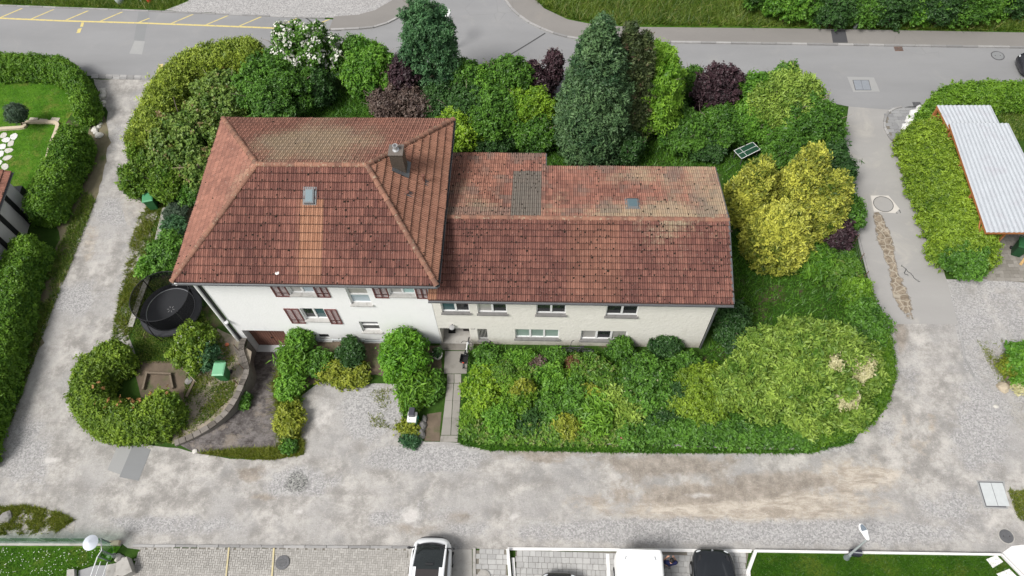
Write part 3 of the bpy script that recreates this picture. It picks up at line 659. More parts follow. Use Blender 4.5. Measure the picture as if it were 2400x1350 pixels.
# ------------------------------------------------------------------ block paving
def blocks(name, label, poly, z, mat, pattern, single_max, stuff_name, bl=(0.2, 0.1), hz=0.06, bed=True, skip=None):
    """block paving: the nearest blocks as objects, the others joined"""
    root = thing(name, label, None, (0, 0, 0)); root['kind'] = 'structure'
    if bed:
        mb = MB(); mb.poly([(p[0], p[1], z+.012) for p in poly]); mb.build('bedding', M_joint, root)
    xs = [p[0] for p in poly]; ys = [p[1] for p in poly]; x0, x1, y0, y1 = min(xs), max(xs), min(ys), max(ys); L = []
    a, b = bl
    if pattern == 'herring':
        n = int((x1-x0)/b)+8; m = int((y1-y0)/b)+8
        for i in range(-4, n):
            for j in range(-4, m):
                k = (i-j) % 4
                if k == 0: L.append((x0+(i+1)*b, y0+(j+.5)*b, 0))
                elif k == 2: pass
                if (i-j) % 4 == 3: L.append((x0+(i+.5)*b, y0+(j+1)*b, 1))
    else:
        j = 0; y = y0
        while y < y1:
            x = x0-(a*.5 if j % 2 else 0)
            while x < x1:
                wd = a*RD.choice((.75, 1.0, 1.0, 1.3)); L.append((x+wd/2, y+b/2, 0, wd)); x += wd
            y += b; j += 1
    K = inside([c[0] for c in L], [c[1] for c in L], poly); L = [c for c, k in zip(L, K) if k]
    if skip: L = [c for c in L if not skip(c[0], c[1])]
    cx = Vector((*G(1200, 1340)[:2],))
    L.sort(key=lambda c: -c[1] if c[1] < -11.6 else -100-0.001*0-c[1]*0+(c[0]*0))
    vis = [c for c in L if c[1] > -12.0]; hid = [c for c in L if c[1] <= -12.0]
    RD.shuffle(vis) if len(vis) > single_max*3 else None
    meshes = {}
    def bm_(wd, d):
        key = round(wd, 3)
        if key not in meshes:
            mb = MB(); g = .005; w2, d2 = wd/2-g, d/2-g; e = .008
            i = mb.vs([(-w2, -d2, 0), (w2, -d2, 0), (w2, d2, 0), (-w2, d2, 0), (-w2, -d2, hz-e-.03), (w2, -d2, hz-e-.03), (w2, d2, hz-e-.03), (-w2, d2, hz-e-.03), (-w2+e, -d2+e, hz-.03), (w2-e, -d2+e, hz-.03), (w2-e, d2-e, hz-.03), (-w2+e, d2-e, hz-.03)])
            for q in range(4): mb.f += [(i+q, i+(q+1) % 4, i+4+(q+1) % 4, i+4+q), (i+4+q, i+4+(q+1) % 4, i+8+(q+1) % 4, i+8+q)]
            mb.f.append((i+8, i+9, i+10, i+11)); meshes[key] = mb.mesh('paving_block', mat)
        return meshes[key]
    st = MB()
    for q, c in enumerate(vis+hid):
        wd = c[3] if len(c) > 3 else a; zz = z+RD.uniform(0, .006)
        if q < min(single_max, len(vis)):
            o = add('paving_block', bm_(wd, b), root); o.location = (c[0], c[1], zz); o.rotation_euler = (RD.uniform(-.012, .012), RD.uniform(-.012, .012), PI/2 if c[2] else 0)
        else:
            g = .005; w2, d2 = (wd/2-g, b/2-g) if not c[2] else (b/2-g, wd/2-g)
            st.box(c[0]-w2, c[0]+w2, c[1]-d2, c[1]+d2, zz, zz+hz-.03, RD.random())
    if st.v: tag(st.build('paving_blocks', mat, root), kind='stuff')
    return root
park = GP([(330, 1284), (640, 1285), (957, 1286), (962, 1460), (262, 1460)]); 
blocks('parking_bays', 'herringbone block paving of the parking bays left of the white car', [(p.x, p.y) for p in park], 0.0, M_paver, 'herring', 300, 'b')
pk2 = GP([(957, 1286), (1106, 1288), (1108, 1460), (962, 1460)])
sheet('parking_slab', pk2, 0.03, M_conc, 0, label='plain concrete strip under the white car')
pr = GP([(1208, 1292), (1754, 1296), (1746, 1345), (1752, 1460), (1216, 1460)])
blocks('parking_bays', 'square grey paving under the white van, the person and the dark car', [(p.x, p.y) for p in pr], 0.0, M_paver2, 'run', 300, 'b', bl=(.26, .25))
pm = GP([(1116, 1290), (1186, 1290), (1196, 1460), (1116, 1460)])
blocks('stone_patch', 'mixed grey paving patch stained with mortar between the white car and the white wall', [(p.x, p.y) for p in pm], 0.0, M_paver2, 'run', 100, 'b', bl=(.3, .22))
def wallbox(name, label, px, z0, z1, mat, kind=None, bevel=.01, cat='kerb wall'):
    """low wall standing on an outline given on the ground"""
    p = GP(px); b = sum(p, Vector())/len(p)
    o = MB().prism([(q.x-b.x, q.y-b.y) for q in p], z0, z1).build(name, mat, None, bevel=bevel); o.location = (b.x, b.y, 0)
    return tag(o, label, cat)
wallbox('low_wall', 'white concrete wall slab between the stone patch and the square paving', [(1187, 1290), (1194, 1290), (1208, 1460), (1200, 1460)], 0, .35, M_white)
wallbox('low_wall', 'narrow inner white concrete edge beside the white wall slab', [(1199, 1308), (1206, 1308), (1216, 1460), (1209, 1460)], 0, .12, M_white)
wallbox('edging', 'white concrete edge strip above the square paving', [(1190, 1283), (1762, 1288), (1760, 1296), (1190, 1290)], 0, .07, M_white)
wallbox('edging', 'thin upright concrete edge between white car and stone patch', [(1108, 1284), (1115, 1284), (1117, 1460), (1108, 1460)], 0, .07, M_conc)
wallbox('edging', 'pale angled edge strip left of the white van', [(1420, 1298), (1428, 1298), (1436, 1460), (1426, 1460)], .03, .06, M_white)
wallbox('lawn_border', 'long white concrete border along the top of the trimmed lawn', [(1766, 1290), (2340, 1299), (2342, 1304), (1768, 1296)], 0, .22, M_white)
wallbox('lawn_border', 'white concrete border on the left side of the trimmed lawn', [(1766, 1290), (1772, 1296), (1756, 1340), (1762, 1460), (1752, 1460), (1746, 1342)], 0, .215, M_white)
wallbox('lawn_border', 'white concrete border slanting down beside the stepping slabs', [(2340, 1299), (2347, 1303), (2500, 1460), (2490, 1460)], 0, .21, M_white)
sheet('trimmed_lawn', GP([(1771, 1296), (2341, 1304), (2494, 1460), (1760, 1460), (1755, 1341)]), 0.10, M_lawn2, 1.0, label='trimmed lawn inside the white border, bottom right')
sheet('white_path', GP([(2346, 1296), (2372, 1280), (2420, 1274), (2600, 1400), (2520, 1480), (2350, 1302)]), 0.02, M_white, 1.0, amp=.05, label='white concrete path beside the trimmed lawn')
for px, lab in (([(2308, 1312), (2332, 1302), (2348, 1318), (2324, 1332)], 'upper white stepping slab on the trimmed lawn'), ([(2332, 1346), (2362, 1334), (2384, 1356), (2354, 1368)], 'lower white stepping slab on the trimmed lawn')):
    wallbox('stepping_slab', lab, px, .08, .13, M_white, cat='paving slab')

# right forecourt
sheet('forecourt', GP([(2238, 760), (2218, 700), (2215, 655), (2420, 650), (2700, 660), (2700, 1020), (2420, 985), (2322, 935), (2258, 860)]), 0.006, M_track, 0.4, amp=.12, attr_fn=lambda V: {'tracks': np.column_stack([np.full(len(V), .62), np.zeros(len(V)), .75*np.exp(-(((to_px(V)[0]-2340)/80)**2+((to_px(V)[1]-840)/50)**2)), np.zeros(len(V))]), 'dark': np.full(len(V), .2)}, label='gravel forecourt below the carport')
cp = GP([(2236, 648), (2262, 610), (2300, 540), (2700, 540), (2700, 680), (2420, 664)])
blocks('carport_paving', 'weathered grey block paving under and before the carport', [(p.x, p.y) for p in cp], 0.0, mat_rand('old_paving', (.20, .185, .16), (.32, .30, .27), .9, 3), 'run', 260, 'b', bl=(.30, .22))
lc = GP([(2074, 290), (2080, 268), (2098, 256), (2130, 250), (2160, 250), (2128, 276), (2116, 300), (2108, 326), (2086, 326)])
blocks('corner_paving', 'grey concrete block corner where the lane meets the street', [(p.x, p.y) for p in lc], 0.0, mat_rand('corner_paver', (.24, .24, .245), (.32, .32, .32), .9, 3), 'run', 200, 'b', bl=(.42, .26))
stone_row('edging', catmull(GP([(2090, 330), (2073, 300), (2076, 272), (2094, 256), (2130, 248)]), 5), .5, .14, .10, 0.0, 'curved kerb round the paved lane corner')
GR = GP([(2365, 938), (2420, 950), (2600, 980), (2600, 1080), (2420, 1020), (2380, 1000)])
mb = MB(); 
for i in range(22):
    for j in range(12):
        c = (G(2362, 936)[0]+i*.21+(j % 2)*.105, G(2400, 1022)[1]+j*.18)
        if inside([c[0]], [c[1]], [(p.x, p.y) for p in GR])[0]:
            mb.lathe([(.105, 0), (.105, .035), (.075, .035), (.075, 0)], (c[0], c[1], 0.0), 6, cap=False)
tag(struct(mb.build('grass_grid', M_conc), 'honeycomb concrete grass pavers at the right edge'), kind='structure')

# ------------------------------------------------------------------ houses
def tile_mat():
    m = bpy.data.materials.new('clay_tile'); t = NT(m)
    rgb = t.sep(t.attr('tile', 'Color')); tint, pale, clean = rgb[0], rgb[1], rgb[2]; grey = t.attr('tile', 'Alpha')
    n1 = t.noise(1.3, 6, 0.65, dist=.5); n2 = t.noise(9, 5, 0.7); n3 = t.noise(32, 3, 0.8)
    c = t.mix(tint, (0.135, 0.061, 0.050), (0.325, 0.152, 0.113))
    c = t.mix(t.m('MULTIPLY', t.step(n1, 0.45, 0.70), 0.40), c, (0.105, 0.050, 0.044))
    c = t.mix(t.m('MULTIPLY', t.step(n2, 0.5, 0.75), 0.5), c, (0.075, 0.042, 0.036))
    c = t.mix(clean, c, t.mix(tint, (0.31, 0.155, 0.095), (0.43, 0.24, 0.15)))
    pl = t.m('MULTIPLY', t.step(t.m('ADD', pale, t.m('MULTIPLY', t.m('SUBTRACT', t.noise(8, 8, .78), .5), 1.5)), .40, .95), .62)
    c = t.mix(pl, c, t.mix(n1, (0.36, 0.31, 0.17), (0.40, 0.35, 0.27)))
    c = t.mix(t.m('MULTIPLY', grey, .9), c, t.mix(n2, (0.10, 0.095, 0.085), (0.19, 0.18, 0.15)))
    c = t.mix(t.m('MULTIPLY', t.step(n3, 0.60, 0.72), 0.55), c, (0.04, 0.03, 0.026))
    c = t.mix(t.m('MULTIPLY', t.step(t.noise(11, 4, .85), 0.61, 0.70), t.m('ADD', .55, t.m('MULTIPLY', pale, .6), clamp=True)), c, (0.48, 0.42, 0.36))
    c = t.mix(t.m('MULTIPLY', t.step(t.m('ADD', t.attr('edge'), t.m('MULTIPLY', t.m('SUBTRACT', n2, .5), .9)), .30, .85), .72), c, (0.030, 0.020, 0.017))  # row shadow and lip dirt, both painted dark into the tile colour
    t.bsdf(c, 0.9, t.bump(n3, 0.5, 0.012), spec=0.15); return m
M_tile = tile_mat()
def render_mat(name, a, b, bs, stain, bump=.5):
    m = bpy.data.materials.new(name); t = NT(m)
    z = t.n('ShaderNodeSeparateXYZ'); t.t.links.new(t.pos, z.inputs[0])
    c = t.mix(t.noise(1.2, 6, .65), a, b)
    low = t.m('MULTIPLY', t.step(t.m('ADD', t.m('MULTIPLY', z.outputs[2], -1.0), t.m('MULTIPLY', t.noise(1.5, 5, .7), 1.2)), -.35, .75), .75)
    c = t.mix(low, c, stain)
    c = t.mix(t.m('MULTIPLY', t.step(t.noise(0.9, 6, .7, vec=t.scaled(2.2, 2.2, .5)), .55, .75), .22), c, stain)
    h = t.m('ADD', t.noise(bs, 4, .75), t.m('MULTIPLY', t.voro(bs*.6), .6))
    t.bsdf(c, .92, t.bump(h, bump, .03), spec=.15); return m
M_wall = render_mat('white_render', (.80, .80, .79), (.87, .87, .86), 14, (.46, .48, .49), .22)
M_wall2 = render_mat('cream_roughcast', (.66, .635, .575), (.76, .735, .68), 9, (.40, .37, .30))
M_frame = mat_plain('window_frame_white', (.75, .75, .74), .5, .05)
M_sill = mat_plain('stone_sill', (.42, .41, .39), .85, .2, 4, dirt=((.2, .19, .17), 3, .6))
M_silld = mat_plain('dark_stone_sill', (.17, .165, .16), .85, .25, 4, dirt=((.09, .09, .08), 3, .6))
M_shut = mat_plain('red_brown_shutter', (.155, .060, .055), .7, .15, 3)
M_gut = mat_plain('zinc_gutter', (.115, .12, .125), .5, .25, 3, metal=.3)
M_wood = mat_plain('larch_timber', (.36, .14, .05), .7, .25, 3, .2, 30)
M_oldwood = mat_plain('weathered_wood', (.17, .135, .10), .9, .3, 4, .4, 40)
M_black = mat_plain('black_plastic', (.018, .018, .02), .5, .2, 5)
def glass(name, col, rough=.06): return mat_plain(name, col, rough, .25, 2.5, spec=.6)
M_gd, M_gc, M_gt, M_gg, M_gs = glass('dark_pane', (.02, .022, .025)), glass('curtained_pane', (.36, .35, .33), .15), glass('teal_pane', (.05, .10, .11)), glass('pale_green_pane', (.23, .31, .27), .12), glass('sky_pane', (.35, .42, .46), .1)
def wall_face(mb, x0, x1, z0, z1, ops, y, depth):
    xs = sorted({x0, x1, *[o[0] for o in ops], *[o[1] for o in ops]}); zs = sorted({z0, z1, *[o[2] for o in ops], *[o[3] for o in ops]})
    for a, b in zip(xs, xs[1:]):
        for c, d in zip(zs, zs[1:]):
            mx, mz = (a+b)/2, (c+d)/2
            if any(o[0] < mx < o[1] and o[2] < mz < o[3] for o in ops): continue
            mb.poly([(a, y, c), (b, y, c), (b, y, d), (a, y, d)])
    for o in ops:
        a, b, c, d = o[:4]; e = y+(o[4] if len(o) > 4 else depth)
        mb.poly([(a, y, c), (a, e, c), (a, e, d), (a, y, d)]); mb.poly([(b, y, c), (b, y, d), (b, e, d), (b, e, c)])
        mb.poly([(a, y, d), (a, e, d), (b, e, d), (b, y, d)]); mb.poly([(a, y, c), (b, y, c), (b, e, c), (a, e, c)])
def window(par, x0, x1, z0, z1, y, panes, depth=.14, rows=1, sill=M_sill, fr=.055, bars=None):
    yy = y+depth; mb = MB(); n = len(panes)//rows
    mb.box(x0, x0+fr, yy-.03, yy+.05, z0, z1); mb.box(x1-fr, x1, yy-.03, yy+.05, z0, z1)
    mb.box(x0+fr, x1-fr, yy-.03, yy+.05, z0, z0+fr*1.5); mb.box(x0+fr, x1-fr, yy-.03, yy+.05, z1-fr, z1)
    W = (x1-x0-2*fr); H = z1-z0-2.5*fr
    for i in range(1, n): mb.box(x0+fr+W*i/n-fr*.9, x0+fr+W*i/n+fr*.9, yy-.035, yy+.048, z0+fr*1.5, z1-fr)
    for j in range(1, rows): mb.box(x0+fr, x1-fr, yy-.033, yy+.046, z0+fr*1.5+H*j/rows-fr*.7, z0+fr*1.5+H*j/rows+fr*.7)
    f = mb.build('window', M_frame, par)
    for i in range(n):
        for j in range(rows):
            a = x0+fr+W*i/n+(fr*.9 if i else 0); b = x0+fr+W*(i+1)/n-(fr*.9 if i < n-1 else 0)
            c = z0+fr*1.5+H*j/rows; d = z0+fr*1.5+H*(j+1)/rows
            MB().box(a-.01, b+.01, yy+.01, yy+.03, c-.01, d+.01).build('pane', panes[i+j*n], f)
    if sill: MB().box(x0-.06, x1+.06, y-.10, yy-.031, z0-.07, z0+.002).build('sill', sill, f)
    return f
def shutter(par, x0, x1, z0, z1, y):
    mb = MB(); e = .05; mb.box(x0, x0+e, y-.05, y-.012, z0, z1); mb.box(x1-e, x1, y-.05, y-.012, z0, z1); m = (x0+x1)/2
    mb.box(x0+e, x1-e, y-.05, y-.012, z0, z0+e); mb.box(x0+e, x1-e, y-.05, y-.012, z1-e, z1); mb.box(m-.02, m+.02, y-.052, y-.012, z0+e, z1-e)
    s = mb.build('shutter', M_shut, par); n = int((z1-z0-2*e)/.075)
    sl = MB()
    for i in range(n):
        z = z0+e+(z1-z0-2*e)*(i+.5)/n; sl.obox(((x0+x1)/2, y-.03, z), (x1-x0-2*e, .008, .062), rx=.65)
    tag(sl.build('slats', M_shut, s), kind='stuff')
    MB().box(x0-.02, x1+.02, y-.012, y-.002, z0+.3, z0+.34).build('hinge', M_black, s)
PROF = [(0, .008), (.19, .046), (.38, .012), (.56, .010), (.75, .046), (.94, .012), (1.0, .0)]
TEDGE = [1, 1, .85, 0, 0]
def tile_geo(w0, w1, u0, u1, h0=.066, h1=.010):
    P = []
    for f, h in PROF:
        u = u0+(u1-u0)*f; m = h0+(h1-h0)*.16; P += [(u, w0+.05, h-.01), (u, w0, h+h0-.012), (u, w0+.012, h+h0), (u, w0+(w1-w0)*.16, h+m), (u, w1, h+h1)]
    F = []
    for i in range(len(PROF)-1):
        a, b = 5*i, 5*i+5; F += [(a+j, b+j, b+j+1, a+j+1) for j in range(4)]
    return P, F
TV = []
def tile_variants(tw, rh):
    key = (round(tw, 3), round(rh, 3)); out = []
    for k in range(12):
        P, F = tile_geo(-rh/2-.02, rh/2+.02, -tw/2, tw/2); me = bpy.data.meshes.new('roof_tile'); me.from_pydata(P, [], F); me.materials.append(M_tile)
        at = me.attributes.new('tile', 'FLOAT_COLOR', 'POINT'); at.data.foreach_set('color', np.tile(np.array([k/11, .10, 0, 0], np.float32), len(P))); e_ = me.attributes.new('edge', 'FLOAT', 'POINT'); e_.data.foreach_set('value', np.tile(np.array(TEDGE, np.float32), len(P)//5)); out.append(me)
    return out
def tile_slope(par, stuff, a, b, ta, tb, rows, tw, attr, singles=0, stagger=False, moss=None, jit=.012):
    """cover the slope a-b (eave, left to right seen from outside) up to ta-tb; returns moss spots"""
    a, b, ta, tb = (Vector(p) for p in (a, b, ta, tb)); U = (b-a).normalized(); up = (ta-a)-U*((ta-a).dot(U)); Ls = up.length; Wd = up.normalized(); N = U.cross(Wd).normalized()
    eL = (b-a).length; uT0 = (ta-a).dot(U); uT1 = (tb-a).dot(U); rh = Ls/rows; used = 0; var = tile_variants(tw, rh) if singles else None
    R = Matrix((U, Wd, N)).transposed().to_4x4()
    for i in range(rows):
        w0 = i*rh; wm = w0+rh/2; ofs = (i % 2)*tw/2 if stagger else 0; n = int(eL/tw)+2
        for j in range(-1, n):
            u0 = j*tw+ofs; u1 = u0+tw; lo = uT0*wm/Ls; hi = eL+(uT1-eL)*wm/Ls
            if u1 < lo+.02 or u0 > hi-.02: continue
            cl = u0 < lo-.01 or u1 > hi+.01
            c = a+U*((u0+u1)/2)+Wd*wm; A = attr(c, wm/Ls, (u0+u1)/2); h = RD.uniform(0, jit)+.035*noise.noise((c.x*.55, c.y*.55, 2.2))+(RD.uniform(.01, .03) if RD.random() < .03 else 0)
            if var and used < singles and not cl and A[2] < .1 and A[3] < .1 and A[1] < .3:
                o = add('roof_tile', var[min(11, int(A[0]*12))], par); Mx = R.copy(); Mx.translation = c+N*h; o.matrix_local = Mx; used += 1
            else:
                P, F = tile_geo(w0-.02, w0+rh+.02, max(u0, lo), min(u1, hi)); k = len(stuff['v'])
                stuff['v'] += [tuple(a+U*p[0]+Wd*p[1]+N*(p[2]+h)) for p in P]; stuff['f'] += [tuple(q+k for q in f) for f in F]; stuff['a'] += [A]*len(P)
            if moss and RD.random() < moss*(1-min(1, A[2]*2))*max(.25, 1+2.2*noise.noise((c.x*.7, c.y*.7, 7.1))):
                p = a+U*(u0+RD.random()*tw)+Wd*(w0+RD.choice((.03, .05, RD.random()*rh))); stuff['m'].append((p+N*(.065+h), N))
def stuff_build(st, par, name='roof_tiles'):
    V = np.array(st['v']); tot = np.array([len(f) for f in st['f']]); loops = np.array([i for f in st['f'] for i in f])
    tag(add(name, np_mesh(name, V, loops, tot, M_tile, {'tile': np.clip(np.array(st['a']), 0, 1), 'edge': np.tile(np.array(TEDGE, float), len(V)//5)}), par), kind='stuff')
    mb = MB()
    for p, N in st['m']:
        r = RD.uniform(.022, .065); t1 = N.orthogonal().normalized(); t2 = N.cross(t1); i = mb.vs([p+t1*r*1.3, p+t2*r, p-t1*r, p-t2*r*1.2, p+N*r*.8, p-N*r])
        mb.f += [(i, i+1, i+4), (i+1, i+2, i+4), (i+2, i+3, i+4), (i+3, i, i+4), (i+1, i, i+5), (i+2, i+1, i+5), (i+3, i+2, i+5), (i, i+3, i+5)]
    if mb.v: tag(mb.build('moss', M_moss, par), kind='stuff')
M_moss = mat_plain('dark_moss', (.022, .017, .012), 1.0, .5, 6)
M_ridge = mat_rand('ridge_clay', (.19, .10, .072), (.33, .165, .11), .9, 4, .3, 30, speck=((.40, .36, .25), 7, .6))
def ridge_row(par, p0, p1, L=.36, r=.13, lift=.03):
    p0, p1 = Vector(p0), Vector(p1); d = p1-p0; n = max(1, round(d.length/L)); dn = d.normalized(); side = dn.cross(Vector((0, 0, 1))).normalized(); upv = side.cross(dn); l = d.length/n
    mb = MB(); rings = []
    for t, rr in ((-.03, r*1.1), (.05, r*1.12), (.051, r), (l+.01, r*.9)):
        rings.append([(math.cos(PI*k/6)*rr, t, math.sin(PI*k/6)*rr*.85) for k in range(7)])
    for q in rings: mb.vs(q)
    for i in range(3): mb.f += [(i*7+k, i*7+k+1, i*7+8+k, i*7+7+k) for k in range(6)]
    mb.f.append(tuple(range(7))); me = mb.mesh('ridge_tile', M_ridge)
    R = Matrix((side, dn, upv)).transposed().to_4x4()
    for i in range(n):
        o = add('ridge_tile', me, par); Mx = R.copy(); Mx.translation = p0+dn*l*i+Vector((RD.uniform(-.008, .008), 0, lift+RD.uniform(-.006, .01))); o.matrix_local = Mx
def gutter(par, p0, p1, r=.075):
    p0, p1 = Vector(p0), Vector(p1); dn = (p1-p0).normalized(); side = dn.cross(Vector((0, 0, 1))).normalized(); mb = MB(); rings = []
    for p in (p0, p1): rings.append([p+side*math.cos(PI*k/8)*r-Vector((0, 0, 1))*math.sin(PI*k/8)*r for k in range(9)]+[p+side*math.cos(PI*k/8)*(r-.012)-Vector((0, 0, 1))*math.sin(PI*k/8)*(r-.012) for k in range(8, -1, -1)])
    mb.loft(rings); return mb.build('gutter', M_gut, par)
def nz(p, s, k=0.0): return noise.fractal((p[0]*s, p[1]*s, k), 1.0, 2.0, 4)*.5+.5
W, D, O, ZE, ZR = 10.635, 8.537, .62, 6.95, 9.47
H1 = thing('house', 'larger white rendered house with hipped red tile roof and chimney', 'house')
ops = [(.3, 2.53, -1.5, 1.06, .5), (4.04, 5.24, 4.88, 6.25), (6.75, 7.74, 4.02, 5.55), (8.78, 9.98, 4.93, 6.3), (4.06, 5.22, 2.33, 3.54), (6.70, 7.66, 1.15, 2.24), (4.14, 4.80, .10, .78), (6.61, 7.42, .02, .30)]
mb = MB(); wall_face(mb, 0, W, -1.6, ZE-.05, ops, 0.0, .17)
mb.poly([(0, 0, -1.6), (0, 0, ZE), (0, D, ZE), (0, D, -1.6)]); mb.poly([(W, 0, -.1), (W, D, -.1), (W, D, ZE), (W, 0, ZE)]); mb.poly([(0, D, -.1), (0, D, ZE), (W, D, ZE), (W, D, -.1)])
mb.poly([(.31, .6, -1.5), (2.52, .6, -1.5), (2.52, .6, 1.05), (.31, .6, 1.05)])
mb.build('wall', M_wall, H1)
mb = MB(); mb.box(2.6, W-.01, -.035, -.002, -.2, .22); mb.build('plinth', mat_plain('grey_plinth', (.5, .53, .54), .9, .12, 3, .2), H1)
M_door = mat_plain('garage_boards', (.155, .075, .055), .8, .3, 2.0, .15, 20, dirt=((.26, .12, .07), 1.4, .6))
gd = []
for x0, x1 in ((.30, 1.405), (1.43, 2.53)):
    g = MB().box(x0, x1, .42, .47, -1.48, 1.06).build('garage_door', M_door, H1)
    for i in range(8):
        a = x0+(x1-x0)*i/8; MB().box(a+.006, a+(x1-x0)/8-.006, .405, .42, -1.46, 1.04).build('board', M_door, g)
    gd.append(g)
MB().box(1.30, 1.36, .36, .40, -.55, -.42).build('handle', M_black, gd[0])
window(H1, 4.04, 5.24, 4.88, 6.25, 0, [M_gc, M_gs]); window(H1, 8.78, 9.98, 4.93, 6.3, 0, [M_gc, mat_plain('mint_pane', (.36, .52, .50), .1, .1)])
window(H1, 6.75, 7.74, 4.02, 5.55, 0, [M_gs, M_gc], rows=2); window(H1, 4.06, 5.22, 2.33, 3.54, 0, [M_gd, M_gt]); window(H1, 6.70, 7.66, 1.15, 2.24, 0, [M_gd, glass('net_pane', (.20, .20, .21), .2)], rows=2)
window(H1, 4.14, 4.80, .10, .78, 0, [M_gd]); window(H1, 6.61, 7.42, .02, .30, 0, [M_gc])
for a, b, z0, z1 in ((3.27, 3.98, 4.70, 6.2), (5.28, 5.92, 4.70, 6.2), (8.04, 8.72, 4.72, 6.2), (10.02, 10.58, 4.72, 6.2), (3.26, 3.98, 2.0, 3.52), (5.27, 5.86, 2.0, 3.52)): shutter(H1, a, b, z0, z1, 0)
EA, EB, EC, ED = (-O, -O, ZE), (W+O, -O, ZE), (W+O, D+O, ZE), (-O, D+O, ZE); RA, RB = (3.09, 4.03, ZR), (8.04, 4.03, ZR)
dz = lambda p, k=-.05: (p[0], p[1], p[2]+k)
mb = MB(); mb.poly([dz(EA), dz(EB), dz(RB), dz(RA)]); mb.poly([dz(EB), dz(EC), dz(RB)]); mb.poly([dz(EC), dz(ED), dz(RA), dz(RB)]); mb.poly([dz(ED), dz(EA), dz(RA)])
mb.poly([dz(p, -.24) for p in (EA, ED, EC, EB)])
for p, q in ((EA, EB), (EB, EC), (EC, ED), (ED, EA)): mb.poly([dz(p, -.24), dz(q, -.24), dz(q), dz(p)])
roof1 = mb.build('roof', mat_plain('roof_boarding', (.10, .05, .04), .9), H1)
st = dict(v=[], f=[], a=[], m=[])
def a_front(p, w, u):
    cl = max(0, 1-abs(p[0]-5.60)/.62); cl = min(1, cl*3.2)*.85*(1 if p[1] < 2.55 else 0)*min(1, .55+.45*(p[1]+.6)/1.2)
    return (np.clip(nz(p, .5)*.75+RD.uniform(-.22, .28)-.08, 0, 1), .12*nz(p, .8, 5), cl, 0)
tile_slope(roof1, st, EA, EB, RA, RB, 14, .205, a_front, singles=300, moss=.7)
tile_slope(roof1, st, EB, EC, RB, RB, 10, .205, lambda p, w, u: (np.clip(nz(p, .6)*.6+.3+RD.uniform(-.2, .2), 0, 1), .12, .30+.25*nz(p, .5, 2), 0), stagger=False, moss=.12)
tile_slope(roof1, st, EC, ED, RB, RA, 15, .205, lambda p, w, u: (np.clip(nz(p, .5)*.6+.5+RD.uniform(-.2, .2), 0, 1), np.clip(.28+.75*math.exp(-((p[0]-5.2)/3.0)**2)*(.35+.6*(1-abs(w-.55)*1.5))+(nz(p, .4, 7)-.5)*.7, 0, 1), .10, .18*nz(p, .7, 3)), moss=.10)
tile_slope(roof1, st, ED, EA, RA, RA, 12, .205, lambda p, w, u: (np.clip(nz(p, .5)*.6+.35+RD.uniform(-.25, .25), 0, 1), np.clip(.22+(nz(p, .5, 8)-.5)*.7+.3*w, 0, 1), .10, .05), stagger=True, moss=.06)
stuff_build(st, roof1)
for p, q in ((EA, RA), (EB, RB), (EC, RB), (ED, RA), (RA, RB)): ridge_row(roof1, p, q)
gutter(H1, (-O-.03, -O-.06, ZE-.06), (W+O+.03, -O-.06, ZE-.06)); gutter(H1, (W+O+.06, -O-.03, ZE-.06), (W+O+.06, D+O+.03, ZE-.06)); gutter(H1, (W+O+.03, D+O+.06, ZE-.06), (-O-.03, D+O+.06, ZE-.06)); gutter(H1, (-O-.06, D+O+.03, ZE-.06), (-O-.06, -O-.03, ZE-.06))
MB().tube([(-.5, -O-.05, ZE-.13), (-.5, -.3, ZE-.3), (-.22, -.06, ZE-.55), (-.22, -.06, .0)], .085, 8).build('downpipe', M_frame, H1, True)
MB().tube([(-.075, -.05, ZE-.1), (-.075, -.05, .0)], .06, 6).build('shadow_gap', M_black, H1, True)  # black tube put in for the dark shadow gap beside the downpipe
def roofpt(px, slope):    # point of the pixel's ray on a roof plane through three corners
    a, b, c = (np.array(q) for q in slope); n = np.cross(b-a, c-a); d = AX.T @ np.array([(px[0]-1200)/FPX, -(px[1]-675)/FPX, 1.0]); return Vector(CAM+d*(np.dot(a-CAM, n)/np.dot(d, n)))
def skylight(par, p, U, Wd, N, sx, sy):
    R = Matrix((U, Wd, N)).transposed().to_4x4(); R.translation = p+N*.05
    f = MB().box(-sx/2-.10, sx/2+.10, -sy/2-.10, sy/2+.10, -.04, .03).box(-sx/2, sx/2, -sy/2, sy/2, .0, .11).build('skylight', mat_plain('skylight_flashing', (.17, .18, .185), .7, .15, 4), par); f.matrix_local = R
    MB().box(-sx/2+.05, sx/2-.05, -sy/2+.05, sy/2-.05, .10, .125).build('pane', mat_plain('skylight_pane', (.10, .15, .17), .45, .15, 2, spec=.3), f)
    MB().box(-sx/2-.02, sx/2+.02, -sy/2-.06, -sy/2, -.0, .10).build('sash', M_black, f)
Uf = Vector((1, 0, 0)); Wf = Vector((0, 4.65, 2.52)).normalized(); Nf = Uf.cross(Wf)
skylight(H1, roofpt((727, 460), (EA, EB, RA)), Uf, Wf, Nf, .40, .62)
cp_ = roofpt((938, 392), (EB, EC, RB))
M_chim = mat_plain('brown_sheet_metal', (.10, .082, .066), .55, .2, 3, metal=.2)
ch = MB().box(cp_.x-.30, cp_.x+.30, cp_.y-.28, cp_.y+.28, cp_.z-.5, cp_.z+1.15).build('chimney', M_chim, H1, bevel=.01)
MB().box(cp_.x-.335, cp_.x+.335, cp_.y-.32, cp_.y+.32, cp_.z+1.15, cp_.z+1.20).build('chimney_cap', mat_plain('chimney_cap', (.135, .115, .10), .6, .2, 3), ch, bevel=.01)
